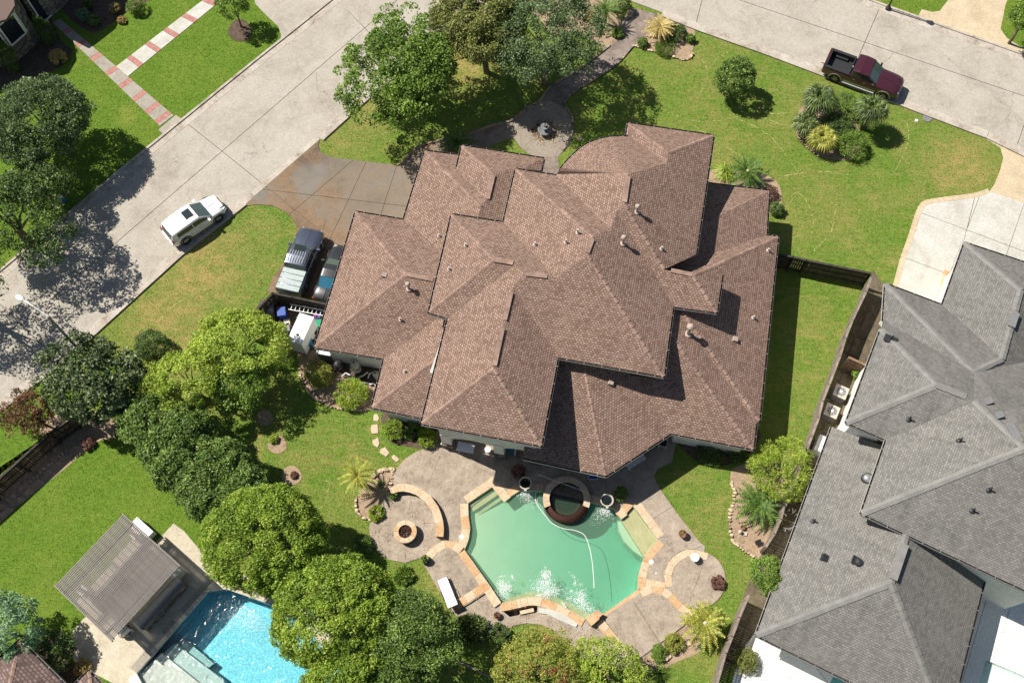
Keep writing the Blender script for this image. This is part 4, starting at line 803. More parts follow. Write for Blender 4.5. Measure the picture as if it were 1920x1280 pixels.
def tree(name, label, cat, px, py, hc, R3, mat, ncl, nlf, clr, leaf, trunk=.16, group=None, limbs=7, trunk_mat='bark', flowers=0, cut_low=-.35, **kw):
    g = G(px, py, hc); root = thing(name, label, cat, (g.x, g.y, 0), group=group)
    P, U, W_, rnd, Cc = crown(R3, ncl, nlf, clr, leaf, low=cut_low, **kw)
    P = P+np.array([0, 0, hc]); P[:, 2] = np.maximum(P[:, 2], .05)
    LEAFN[0] += len(P)
    link('crown', quads('crown', P, U, W_, MAT[mat], rnd), root)
    if flowers:
        k = np.argsort(-Cc[:, 2])[:max(4, len(Cc)//2)]; k = rng.choice(k, min(flowers, len(k)), replace=False)
        idx = np.repeat(k, 26); Q = Cc[idx]*1.08+rng.normal(0, .12, (len(idx), 3))+np.array([0, 0, hc+.12])
        t = unit(len(idx)); b = np.cross(t, unit(len(idx)))
        link('blossom', quads('blossom', Q, t*.05, b*.05, MAT['blossom'], rng.random(len(idx))), root)
    if trunk > 0:
        m = MB(); m.tube([(0, 0, 0), (random.uniform(-.1, .1), random.uniform(-.1, .1), hc*.35), (0, 0, hc*.75)], [trunk*1.3, trunk, trunk*.6], 8); m.build('trunk', MAT[trunk_mat], root)
        for i in range(limbs):
            c = Cc[rng.integers(len(Cc))]; e = Vector(c*.65)+Vector((0, 0, hc)); s = Vector((0, 0, hc*random.uniform(.3, .6)))
            m = MB(); m.tube([s, s.lerp(e, .5)+Vector((0, 0, .15)), e], [trunk*.5, trunk*.3, trunk*.1], 5); m.build('limb', MAT[trunk_mat], root)
    return root
def shrub(name, label, px, py, r, h, mat, group=None, leaf=.09, n=None, clr=None, **kw):
    ncl = n or int(40+60*r*r); kw.setdefault('shell', .7); kw.setdefault('wild', .15)
    return tree(name, label, 'shrub', px, py, h*.45, (r, r, h*.55), mat, ncl, 46, clr or r*.22, leaf, trunk=.03, group=group, limbs=3, cut_low=-.8, **kw)
# fronds
def frond_mesh(L, wd, droop, rise, n=15, fan=False, seed=0):
    V = []; F = []
    if fan:
        pet = L*.45
        c = Vector((pet, 0, rise*pet)); k = 15
        for i in range(k):
            a = (i/(k-1)-.5)*R(250); ln = (L-pet)*(1-.25*abs(i/(k-1)-.5)); d = Vector((math.cos(a), math.sin(a), 0)); nn = Vector((-d.y, d.x, 0))*(ln*.075)
            o = len(V); mid = c+d*ln*.55+Vector((0, 0, .04)); tip = c+d*ln+Vector((0, 0, -droop*ln)); V += [c, mid-nn, tip, mid+nn]; F.append((o, o+1, o+2, o+3))
        o = len(V); V += [Vector((0, -.02, 0)), c+Vector((0, -.02, 0)), c+Vector((0, .02, 0)), Vector((0, .02, 0))]; F.append((o, o+1, o+2, o+3))
    else:
        pts = [Vector((L*t, 0, rise*L*t-droop*L*t*t)) for t in np.linspace(0, 1, n+1)]
        for i in range(1, n+1):
            p = pts[i]; w_ = wd*math.sin(math.pi*min(.95, .12+.88*i/n))**.6; w_ = max(w_, wd*.25)
            for s in (-1, 1):
                d = (Vector((.45, s, 0))).normalized(); o = len(V); b = L/n*.5; tip = p+d*w_+Vector((0, 0, .04*s*0-.12*w_)); V += [p+Vector((-b, 0, 0)), p+Vector((-b, 0, 0)).lerp(d*w_*.5, .5)+d*w_*.2, tip, p+Vector((b, 0, 0))]
                F.append((o, o+1, o+2, o+3) if s > 0 else (o+3, o+2, o+1, o))
        for i in range(n):
            o = len(V); q = Vector((0, .018, .01)); V += [pts[i]-q, pts[i+1]-q, pts[i+1]+q, pts[i]+q]; F.append((o, o+1, o+2, o+3))
    return V, F
FM = {}
def palm(name, label, cat, px, py, hc, L, mat, nf=34, fan=False, group=None, th=None, centre=None, elev=(-.15, 1.15), droop=.45):
    key = (round(L, 2), mat, fan, droop)
    if key not in FM:
        FM[key] = []
        for v in range(3):
            V, F = frond_mesh(L, L*.17, droop*(1+.15*v), .12, fan=fan); me = mkmesh('frond', V, F, MAT[mat]); a = me.attributes.new('rnd', 'FLOAT', 'FACE'); a.data.foreach_set('value', rng.random(len(F)).astype(np.float32)); FM[key].append(me)
    g = G(px, py, hc); root = thing(name, label, cat, (g.x, g.y, 0), group=group)
    m = MB(); m.tube([(0, 0, 0), (0, 0, max(.1, hc-.05))], [.17, .13], 8); m.build('trunk', MAT['bark'], root)
    for i in range(nf):
        t = (i+.5)/nf; el = elev[1]+(elev[0]-elev[1])*t**.8; az = i*2.39996
        o = link('frond', random.choice(FM[key]), root, (0, 0, hc+.05*(1-t))); o.rotation_euler = (random.uniform(-.25, .25), -el, az+random.uniform(-.12, .12)); s = (.62+.38*min(1, t*2.2))*random.uniform(.9, 1.08); o.scale = (s, s, s)
    if centre:
        m = MB(); m.lathe([(.001, .22), (.1, .18), (.15, .05), (.12, -.05)], (0, 0, hc+.02), 10); m.build('cone', MAT[centre], root)
    return root
def grassy(name, label, px, py, L, mat, n=60, h0=.05, group=None):
    """tuft of strap leaves"""
    g = G(px, py, h0); root = thing(name, label, 'plant', (g.x, g.y, 0), group=group); V = []; F = []
    for i in range(n):
        az = random.uniform(0, 2*math.pi); el = random.uniform(.2, 1.4); ln = L*random.uniform(.6, 1.1); d = Vector((math.cos(az), math.sin(az), 0)); s = Vector((-d.y, d.x, 0))*.022
        p1 = d*ln*.5*math.cos(el)+Vector((0, 0, ln*.55*math.sin(el)+.05)); p2 = d*ln*math.cos(el*.7)+Vector((0, 0, ln*.6*math.sin(el)*.6))
        o = len(V); V += [-s, s, p1+s, p1-s, p2]; F += [(o, o+1, o+2, o+3), (o+3, o+2, o+4)]
    me = mkmesh('leaves', V, F, MAT[mat]); a = me.attributes.new('rnd', 'FLOAT', 'FACE'); a.data.foreach_set('value', rng.random(len(F)).astype(np.float32)); link('leaves', me, root); return root
# big trees --------------------------------------------------------------
tree('tree', 'large grey-green tree left of the street, beside the banded walk', 'tree', 78, 225, 4.0, (4.3, 4.0, 2.9), 'leaf_greygreen', 300, 130, .62, .17, .25, spiky=.5)
tree('tree', 'dark spreading tree at the left edge behind the blue hydrant', 'tree', 5, 400, 4.4, (4.8, 3.9, 2.8), 'leaf_dark', 190, 80, .7, .2, .28, shell=.4, wild=.5)
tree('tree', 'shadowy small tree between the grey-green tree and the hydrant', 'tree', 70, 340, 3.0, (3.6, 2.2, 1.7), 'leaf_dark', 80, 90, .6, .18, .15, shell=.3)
tree('tree', 'tall dark tree cut by the left edge beside the street shade', 'tree', -95, 545, 4.4, (3.8, 3.2, 2.4), 'leaf_dark', 90, 70, .8, .2, .28, shell=.3)
tree('tree', 'open-crowned green tree overhanging the left street', 'tree', 782, 138, 5.0, (5.2, 5.6, 3.0), 'leaf_mid', 400, 110, .62, .20, .2, shell=.2, wild=.45, limbs=14, lobes=9)
tree('tree', 'olive-yellow leafy tree at the top edge above the garden path', 'tree', 905, 40, 5.6, (4.3, 4.6, 2.9), 'leaf_olive', 400, 120, .55, .17, .2, shell=.4)
tree('tree', 'thin-leaved grey olive tree at the top, left of the garden path', 'tree', 1022, 62, 5.6, (4.7, 4.9, 2.5), 'leaf_greygreen', 330, 95, .6, .16, .2, shell=.3, spiky=.4)
tree('tree', 'small round tree in a mulch ring on the upper left lawn', 'tree', 437, 12, 2.3, (1.55, 1.5, 1.2), 'leaf_mid', 60, 60, .34, .15, .07)
tree('tree', 'rounded dark green tree standing alone on the front lawn', 'tree', 1381, 144, 2.0, (1.75, 1.75, 1.7), 'leaf_hedge', 150, 70, .32, .14, .08, shell=.7, cut_low=-.8, wild=.12)
tree('magnolia', 'dark glossy magnolia at the street edge above the fence', 'tree', 187, 720, 3.4, (3.5, 3.1, 2.6), 'leaf_magnolia', 190, 80, .5, .22, .2, wild=.35)
tree('tree', 'bright light-green tree left of the white box trailer', 'tree', 445, 640, 3.4, (3.7, 2.6, 2.1), 'leaf_lime', 170, 120, .46, .15, .16, wild=.3)
tree('tree', 'bright light-green tree beside the small round dark bush', 'tree', 350, 712, 3.2, (2.8, 2.4, 1.8), 'leaf_lime', 120, 120, .44, .15, .14, wild=.3)
tree('tree', 'half shaded green tree between the light trees and the backyard lawn', 'tree', 460, 705, 2.8, (3.0, 2.6, 1.7), 'leaf_mid', 110, 70, .5, .16, .14, shell=.3)
tree('maple', 'small rust-red tree by the street above the left fence', 'tree', 55, 775, 2.3, (2.1, 1.8, 1.3), 'leaf_red', 120, 55, .34, .14, .08, shell=.35, wild=.4)
for (px, py, r, lab) in ((278,790,2.0,'uppermost dark shrub tree of the boundary screen, next to the magnolia'), (345,818,2.0,'second tree of the dark boundary screen, below the shaded lawn corner'), (330,880,1.6,'dark screen tree on the side of the neighbour\'s lawn'), (415,870,1.9,'middle tree of the dark boundary screen'), (455,925,1.9,'lowest tree of the dark boundary screen, touching the big round crown'), (375,905,1.7,'dark screen tree between the middle tree and the neighbour\'s lawn'), (300,835,1.7,'dark screen tree below the uppermost one'), (395,940,1.4,'dark screen tree above the pool paving of the neighbour')):
    tree('screen_tree', lab, 'tree', px, py, 2.6, (r*1.2, r*1.15, 2.0), 'leaf_hedge', int(70*r), 110, .42, .16, .1, group='dark trees screening the boundary', shell=.6)
tree('tree', 'great round bright green tree above the blue pool', 'tree', 497, 1010, 4.0, (3.9, 3.8, 3.0), 'leaf_bright', 380, 150, .46, .15, .25, shell=.8, wild=.12)
tree('tree', 'great round bright green tree right of the blue pool', 'tree', 632, 1140, 4.0, (4.0, 3.6, 3.0), 'leaf_bright', 380, 150, .46, .15, .25, shell=.8, wild=.12)
tree('tree', 'bright green tree at the bottom edge beside the blue pool', 'tree', 655, 1262, 3.6, (2.8, 2.2, 2.5), 'leaf_bright', 200, 120, .46, .15, .2, shell=.75)
tree('oak', 'dark green oak right of the two bright round trees', 'tree', 770, 1188, 3.8, (3.1, 3.1, 2.4), 'leaf_hedge', 230, 80, .48, .14, .2, shell=.55)
tree('oak', 'dark green tree at the bottom edge below the oak', 'tree', 740, 1270, 3.2, (2.6, 1.8, 2.0), 'leaf_hedge', 130, 80, .46, .14, .18, shell=.55)
tree('crape_myrtle', 'wide olive crape myrtle with red blossom tufts at the bottom edge', 'tree', 1003, 1255, 2.6, (3.3, 2.9, 1.8), 'leaf_myrtle', 260, 60, .34, .12, .1, flowers=26, shell=.5)
tree('tree', 'yellow-green tree at the bottom edge in front of the pool walk', 'tree', 1135, 1255, 2.2, (2.7, 2.1, 1.5), 'leaf_lime', 150, 60, .34, .12, .1, shell=.5, wild=.35)
tree('tree', 'spiky bright green tree over the fence beside the grey roof', 'tree', 1468, 882, 2.3, (2.1, 2.1, 1.5), 'leaf_lime', 130, 60, .34, .17, .08, spiky=.7, aspect=.25, wild=.3)
tree('tree', 'green shrub tree against the grey roof, right of the round patio', 'tree', 1438, 1080, 2.2, (1.3, 1.5, 1.3), 'leaf_mid', 100, 60, .32, .12, .08, shell=.6)
tree('tree', 'pale green tree in the lower left corner', 'tree', 20, 1185, 2.8, (2.4, 2.2, 1.7), 'leaf_sage', 90, 70, .4, .16, .12, shell=.45, wild=.3)
tree('tree', 'shaded dark shrub between lower left tree and the brown roof', 'tree', 100, 1215, 1.4, (1.6, 1.4, 1.0), 'leaf_dark', 60, 50, .35, .14, .06, shell=.3)
tree('tree', 'tree on the top right corner lawn', 'tree', 1925, 30, 3.0, (1.5, 1.6, 1.4), 'leaf_mid', 80, 60, .4, .15, .1)
# shrubs
shrub('shrub', 'grey-green clipped shrub in the dark bed by the stone house', 157, 27, .62, .9, 'leaf_sage')
shrub('shrub', 'bright clipped shrub touching the grey-green one', 175, 38, .58, .8, 'leaf_hedge')
shrub('shrub', 'round light green shrub at the top edge of the mulch bed', 254, 12, .85, 1.2, 'leaf_mid', leaf=.08)
shrub('shrub', 'golden tan shrub left of the round light green one', 216, 14, .55, .8, 'leaf_gold')
shrub('shrub', 'straw-coloured low plant below the golden shrub', 228, 38, .45, .4, 'leaf_gold')
shrub('shrub', 'golden shrub at the corner of the stone bay', 108, 106, .8, 1.0, 'leaf_gold')
shrub('shrub', 'dark shrub at the top edge beside the doorway', 166, 8, .5, .8, 'leaf_dark')
tree('juniper', 'dark upright juniper between stone bay and walk', 'tree', 82, 55, 1.4, (.75, .75, 1.9), 'leaf_dark', 70, 60, .28, .1, .06, shell=.7, spiky=.6, cut_low=-.9)
tree('juniper', 'dark upright juniper at the left edge below the bay', 'tree', 14, 108, 1.4, (.75, .75, 1.9), 'leaf_dark', 70, 60, .28, .1, .06, shell=.7, spiky=.6, cut_low=-.9)
shrub('shrub', 'dense dark round bush on the left lawn near the street', 283, 648, 1.35, 1.7, 'leaf_dark', leaf=.1)
shrub('shrub', 'tangled yellow-green shrub beside the white trailer', 597, 702, 1.25, 1.3, 'leaf_myrtle', shell=.4)
shrub('shrub', 'yellow-green shrub left of the low roof corner', 660, 738, 1.2, 1.2, 'leaf_lime', spiky=.5, aspect=.25, leaf=.16)
shrub('shrub', 'round vivid green shrub nearest the stepping stones', 737, 805, .8, 1.0, 'leaf_bright')
shrub('shrub', 'small vivid shrub between the two rounder ones', 768, 812, .5, .6, 'leaf_hedge')
shrub('shrub', 'round vivid green shrub at the porch corner', 801, 821, .8, 1.0, 'leaf_bright')
shrub('shrub', 'shaded shrub under the south eave', 782, 790, .7, .9, 'leaf_hedge')
shrub('shrub', 'leafy shrub among the palms of the island bed', 1582, 205, 1.45, 2.2, 'leaf_hedge')
shrub('shrub', 'mid green shrub at the right foot of the island bed', 1595, 268, 1.4, 1.6, 'leaf_mid')
shrub('shrub', 'dark shrub at the core of the island bed', 1568, 238, 1.5, 1.6, 'leaf_dark')
shrub('shrub', 'maroon low shrub at the corner of the east roof', 1440, 362, .75, .7, 'leaf_maroon')
shrub('shrub', 'small very dark bush beside the east roof corner', 1457, 392, .62, .8, 'leaf_dark')
shrub('shrub', 'leafy shrub at the top edge beside the garden path entrance', 1166, 10, .95, 1.5, 'leaf_hedge')
shrub('shrub', 'small shrub left of the garden path mouth', 1158, 62, .5, .6, 'leaf_mid')
shrub('shrub', 'round shrub right of the garden path in the street bed', 1205, 80, .5, .7, 'leaf_hedge')
shrub('shrub', 'low strap-leaved clump below the golden cycad', 1245, 90, 1.0, .6, 'leaf_mid', spiky=.6, aspect=.25)
shrub('shrub', 'dark foliage right of the golden cycad', 1268, 60, .95, 1.0, 'leaf_dark')
shrub('shrub', 'small upright shrub at the right end of the street bed', 1295, 72, .42, .7, 'leaf_mid')
shrub('shrub', 'dry pinkish shrub under the top trees', 1105, 30, .6, .6, 'leaf_gold')
shrub('shrub', 'small plant in the lower left of the fire pit bed', 706, 962, .6, .5, 'leaf_lime', spiky=.5)
shrub('shrub', 'tiny dark plant on the seat wall end', 737, 929, .3, .5, 'leaf_hedge')
shrub('shrub', 'pale feathery shrub beside the lower deck', 880, 1180, 1.1, 1.1, 'frond_pale', spiky=.7, aspect=.2, leaf=.24)
shrub('shrub', 'leafy green plant on the grass below the fire pit patio', 757, 1078, .65, .5, 'leaf_mid', spiky=.6, aspect=.25, leaf=.2)
shrub('shrub', 'green shrub in the shade above the oak', 680, 1020, .7, .8, 'leaf_hedge')
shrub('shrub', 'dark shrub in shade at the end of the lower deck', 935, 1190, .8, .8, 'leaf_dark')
shrub('shrub', 'low yellow-green shrub left of the golden cycad by the fence', 1262, 1205, .75, .6, 'leaf_myrtle')
shrub('shrub', 'small low shrub beside the lower right patio corner', 1235, 1225, .6, .6, 'leaf_mid')
shrub('shrub', 'dry tangle of green between fence and white terrace', 1398, 1235, 1.0, 1.0, 'leaf_olive', shell=.3)
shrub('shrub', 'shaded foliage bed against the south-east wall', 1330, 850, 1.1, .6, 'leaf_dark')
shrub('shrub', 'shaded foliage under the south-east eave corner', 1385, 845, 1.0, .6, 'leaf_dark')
shrub('shrub', 'small plant on the rim of the round patio', 1347, 1092, .5, .4, 'leaf_maroon')
shrub('shrub', 'ivy on the wall of the grey-roofed house near the top', 1608, 700, .5, .8, 'leaf_mid')
shrub('shrub', 'orange-tipped shrub at the edge of the sandy terrace', 155, 1250, .6, .6, 'leaf_gold')
shrub('shrub', 'tiny yellow plant in the upper grass ring', 512, 823, .35, .4, 'leaf_lime')
shrub('shrub', 'bare twiggy plant in the lower grass ring', 551, 890, .25, .3, 'leaf_maroon')
shrub('shrub', 'red-leaved plant beside the left fountain bowl', 972, 884, .55, .8, 'leaf_maroon')
shrub('shrub', 'potted-looking green plant right of the right fountain bowl', 1165, 925, .5, .8, 'leaf_mid')
shrub('shrub', 'dead-leaf shrub in the left fence bed', 165, 832, .5, .5, 'leaf_maroon')
# palms and cycads
palm('fan_palm', 'tallest pale fan palm in the island bed', 'palm', 1536, 188, 2.1, 1.5, 'frond_pale', 34, True)
palm('fan_palm', 'fan palm standing at the right side of the island bed', 'palm', 1634, 207, 2.2, 1.4, 'frond_pale', 30, True)
palm('fan_palm', 'short fan palm at the left rim of the island bed', 'palm', 1510, 232, 1.2, 1.2, 'frond_pale', 26, True)
palm('fan_palm', 'young yellow-green fan palm at the foot of the island bed', 'palm', 1541, 260, 1.0, 1.3, 'frond_yellowgreen', 26, True)
palm('cycad', 'golden brown cycad beside the garden path entrance', 'cycad', 1237, 51, 1.0, 1.25, 'frond_gold', 40, centre='bark', elev=(-.1, .9))
palm('cycad', 'green cycad beside the east roof corner', 'cycad', 1401, 322, .8, 1.5, 'frond_green', 34, centre='beige_paver')
palm('cycad', 'dark cycad between the garden walk and the garage roof', 'cycad', 857, 268, .8, 1.4, 'frond_green', 32)
palm('cycad', 'large dark cycad in the bed by the right fence', 'cycad', 1425, 945, 1.0, 1.55, 'frond_green', 44, elev=(-.1, .85))
palm('cycad', 'big golden green cycad by the lower right patio', 'cycad', 1321, 1168, 1.2, 1.35, 'frond_yellowgreen', 52, centre='cast_stone', elev=(-.2, 1.0))
palm('palm', 'leafy palm at the top edge left of the path entrance', 'palm', 1136, 18, 1.6, 1.2, 'frond_green', 30)
palm('palm', 'yellow-tipped palm beside the fire pit bed', 'palm', 671, 893, 1.7, 1.15, 'frond_yellowgreen', 34, droop=.6)
grassy('grass_clump', 'yellow ornamental grass left of the east cycad', 1357, 328, 1.2, 'leaf_lime', 200)
grassy('grass_clump', 'strap-leaved clump below the golden green cycad', 1322, 1212, .7, 'leaf_mid', 60)
grassy('agave', 'small dark agave in the fire pit bed', 714, 908, .5, 'leaf_dark', 40)
grassy('grass_clump', 'palm-like clump at the bottom edge near the patio', 1235, 1262, .9, 'leaf_mid', 80)
# turf blades -----------------------------------------------------------
def inside(px, py, poly):
    c = np.zeros(len(px), bool); n = len(poly); j = n-1
    for i in range(n):
        xi, yi = poly[i]; xj, yj = poly[j]
        if yi != yj: c ^= ((yi > py) != (yj > py)) & (px < (xj-xi)*(py-yi)/(yj-yi)+xi)
        j = i
    return c
for (nm, regions, mt, lab) in (('grass', None, 'turf', 'olive green mown turf of the main lot'),
                          ('grass', [[(-60,-30),(640,-30),(478,125),(237,322),(0,515),(-60,560)], [(0,640+235),(60,835),(140,772),(215,790),(240,835),(330,930),(400,1010),(400,1070),(390,1110),(320,1180),(230,1280),(-60,1280)], [(0,765),(105,682),(140,660),(150,760),(75,830),(0,890)]], 'lush_turf', 'saturated green watered turf of the neighbours')):
    N = 330000 if nm and mt == 'turf' else 130000
    x0, x1, y0, y1 = -46, 41, 4, 60
    if mt != 'turf': x1 = -8
    x = rng.uniform(x0, x1, N); y = rng.uniform(y0, y1, N); px, py = PX(x, y, np.zeros(N))
    ok = (px > -15) & (px < 1935) & (py > -15) & (py < 1295)
    for e in EXCL: ok &= ~inside(px, py, e)
    lush = [[(-60,-30),(640,-30),(478,125),(237,322),(0,515),(-60,560)], [(0,640+235),(60,835),(140,772),(215,790),(240,835),(330,930),(400,1010),(400,1070),(390,1110),(320,1180),(230,1280),(-60,1280)], [(0,765),(105,682),(140,660),(150,760),(75,830),(0,890)]]
    inl = np.zeros(N, bool)
    for e in lush: inl |= inside(px, py, e)
    ok &= inl if mt != 'turf' else ~inl
    x = x[ok]; y = y[ok]; n = len(x); C = np.stack([x, y, np.full(n, .03)], 1)
    a = rng.uniform(0, 2*math.pi, n); U = np.stack([np.cos(a), np.sin(a), rng.uniform(.3, 1.1, n)], 1)*.05; W_ = np.stack([-np.sin(a), np.cos(a), np.zeros(n)], 1)*.014
    tag(link(nm, quads(nm, C, U, W_, MAT[mt], rng.random(n))), lab, 'grass', None, 'stuff')

# leaf litter along kerbs, under crowns and on the patio
C = []
for (px, py, r, n) in ((760,180,5,260), (905,150,4.5,260), (1040,190,4.5,220), (500,1040,4,120), (740,990,3,120), (800,1090,2,80), (440,740,4,160), (130,360,4,160), (1250,1130,2.5,60), (1110,1200,2.5,120), (960,1165,2,70), (1020,250,1.8,120), (200,480,4,60)):
    g = G(px, py); a = rng.normal(0, r*.5, (n, 2)); C.append(np.stack([g.x+a[:, 0], g.y+a[:, 1], np.full(n, .13)], 1))
C = np.concatenate(C); n = len(C); t = unit(n)*np.array([1, 1, .3]); b = np.cross(t, np.array([0, 0, 1.0]))
tag(link('leaf_litter', quads('leaf_litter', C, t*.045, b*.03, MAT['leaf_gold'], rng.random(n))), 'scattered dry leaves under the trees and on the patio', 'leaves', None, 'stuff')
# ------------------------------------------------------------------ pools
def poly_area_dir(P): return sum(P[i].x*P[(i+1) % len(P)].y-P[(i+1) % len(P)].x*P[i].y for i in range(len(P)))
def pool(name, label, outline, depth, wallmat, watermat, wz, loc, floor_pts=None):
    P = [Vector(p) for p in gz(outline)]
    if poly_area_dir(P) < 0: P = P[::-1]
    L = Vector(loc); root = thing(name, label, 'swimming pool', loc); n = len(P); m = MB()
    fl = (lambda p: -depth-floor_pts*(p.x-L.x)) if floor_pts else (lambda p: -depth)
    V = [Vector((p.x, p.y, 0.0)) for p in P]+[Vector((p.x, p.y, fl(p))) for p in P]
    F = [((i+1) % n, i, n+i, n+(i+1) % n) for i in range(n)]
    tri = tessellate_polygon([[Vector((p.x, p.y, 0)) for p in P]])
    for t in tri:
        a, b, c = (P[i] for i in t); t = t if (b-a).cross(c-a).z > 0 else t[::-1]; F.append(tuple(n+i for i in t))
    m.add([v-L for v in V], F); m.build('basin', MAT[wallmat], root)
    Q = inset(P, .01); wv = MB(); wv.prism([Vector((p.x, p.y, 0)) for p in Q], -depth*(2.2 if floor_pts else 1)+.01, wz); o = wv.build('water', MAT[watermat]); o['kind'] = 'structure'
    return root, L
lp = lambda pts, L, h=0: [p-L for p in gz(pts, h)]
PL = tuple(G(1050, 1040)); root_p, LP_ = pool('swimming_pool', 'green watered pool with peach stone coping behind the brown-roofed house', POOL, 1.3, 'plaster_green', 'green_water', -.13, PL, .15)
# steps, benches and tanning ledge (submerged)
def step(pts, top_, mat, z0=-1.7, name='pool_step', par=None, L=None):
    m = MB(); m.prism([Vector((p.x, p.y, 0)) for p in (q-(L or LP_) for q in gz(pts))], z0, top_); return m.build(name, MAT[mat], par or root_p)
step([(934,906),(957,930),(954,934),(930,911),(879,951),(878,944)], -.18, 'plaster_tan')
def lerp2(a, b, t): return (a[0]+(b[0]-a[0])*t, a[1]+(b[1]-a[1])*t)
for i, (t0, t1, zz) in enumerate(((.06, .30, -.28), (.30, .54, -.52), (.54, .8, -.8))):
    dx, dy = 16, 27
    a0, a1 = (879, 946), (933, 909)
    step([(a0[0]+dx*t0*1.6, a0[1]+dy*t0*1.3), (a1[0]+dx*t0*1.6, a1[1]+dy*t0*1.3), (a1[0]+dx*t1*1.6, a1[1]+dy*t1*1.3), (a0[0]+dx*t1*1.6, a0[1]+dy*t1*1.3)], zz, 'plaster_tan' if i < 2 else 'plaster_green')
step([(878,944),(887,955),(893,985),(892,1010),(884,1042),(871,1031),(879,1011),(882,986)], -.85, 'plaster_green', name='bench')
step([(1165,974),(1188,950),(1233,1011),(1208,1042)], -.16, 'plaster_tan', name='tanning_ledge')
step([(1159,973),(1165,974),(1208,1042),(1190,1030),(1172,1012),(1162,992)], -.5, 'plaster_green', name='bench')
step([(960,1127),(997,1119),(1030,1126),(1065,1142),(1096,1160),(1108,1150),(1070,1128),(1030,1112),(997,1106),(955,1118),(938,1128)], -.38, 'plaster_tan', name='bench')
# coping
cm = [MAT['coping_peach'], MAT['coping_cream'], MAT['coping_cream']]
def cope(line, w0=-.02, w1=.50, z0=.0, z1=.075, seg=.85, parent=None, L=None, sp=0, jz=.006):
    q = gz(line, 0); q = spline(q, sp) if sp else q
    return strip('coping_stone', [p-(L or LP_) for p in q], w0, w1, z0, z1, None, parent or root_p, seg, .012, jz, cm)
cope([(878,944),(933,907)], .02, .55); cope([(935,903),(958,932)], -.55, .0); cope([(957,931),(978,918),(1018,921)], .0, .45)
cope([(1104,940),(1150,953),(1166,973)], .0, .45)
cope([(1165,973),(1187,948)], .0, .5); cope([(1187,948),(1233,1010)], .0, .5)
cope([(1234,1011),(1221,1026),(1208,1043),(1200,1065),(1196,1082),(1196,1104)], .0, .48, sp=3)
cope([(1196,1104),(1131,1151)], .0, .5)
cope([(1131,1152),(1121,1141),(1097,1161)], -.0, .55, z1=.5, z0=-1.0)
cope([(1097,1161),(1065,1142),(1030,1126),(997,1119),(960,1127),(938,1131)], -.02, .48, z1=.10, z0=-.9, sp=3)
cope([(940,1130),(920,1100)], .0, .5, z1=.18)
cope([(920,1100),(896,1066),(871,1031)], .0, .48, z1=.18, sp=2)
cope([(871,1031),(879,1011),(882,986),(878,964),(878,944)], .0, .52, sp=3)
bands = thing('patio_bands', 'peach stone bands edging the stamped patio levels around the pool', 'stone edging', PL)
def band(line, w0, w1, z1, sp=0): cope(line, w0, w1, 0, z1, .8, bands, None, sp)
band([(919,1103),(852,1147)], -.5, .0, .19)
band([(798,1040),(808,1029),(820,1019),(835,1013),(852,1014),(870,1027)], -.5, .0, .185, 3)
band([(1211,1093),(1230,1095),(1247,1098)], -.3, .2, .085)
band([(1198,1106),(1215,1099),(1235,1098),(1252,1105),(1266,1118),(1285,1138),(1300,1150)], -.45, .0, .12, 3)
band([(1328,1037),(1305,1031),(1285,1031),(1266,1040),(1252,1056),(1245,1075),(1245,1090),(1248,1102)], -.0, .45, .09, 3)
band([(1130,1160),(1175,1216)], -.5, .0, .12)
# raised stone seat wall round the fire pit, and the fire pit
sw = thing('seat_wall', 'curved raised stone seat wall beside the fire pit', 'seat wall', tuple(G(800, 950)))
Lw = Vector(G(800, 950)); arcl = [(731,917),(745,912),(762,911),(785,917),(805,930),(820,948),(829,970),(833,990),(832,1009)]
strip('cap_stone', [p-Lw for p in spline(gz(arcl), 3)], -.48, .02, .42, .5, None, sw, .9, .01, .004, cm)
strip('wall', [p-Lw for p in spline(gz(arcl), 3)], -.42, -.03, 0, .42, MAT['stone_wall'], sw, 50)
fp = thing('fire_pit', 'round stone fire pit filled with dark red lava rock', 'fire pit', tuple(G(762, 1000)))
m = MB(); m.lathe([(.66, 0), (.66, .52)], (0, 0, 0), 32); m.lathe([(.43, .6), (.43, .4), (.001, .4)], (0, 0, 0), 32); m.build('drum', MAT['stone_wall'], fp)
for i in range(12):
    m = MB(); m.lathe([(.42, .52), (.72, .52), (.72, .62), (.42, .62), (.42, .52)], (0, 0, 0), 3, (i*math.pi/6+.008, (i+1)*math.pi/6-.008)); m.build('cap_stone', random.choice(cm), fp)
m = MB()
for i in range(130):
    a, r = random.uniform(0, 6.28), .4*random.random()**.5; m.box((r*math.cos(a), r*math.sin(a), .43+random.uniform(0, .07)), [random.uniform(.04, .08)]*3, random.random()*3)
tag(m.build('lava_rock', MAT['lava_rock'], fp), kind='stuff')
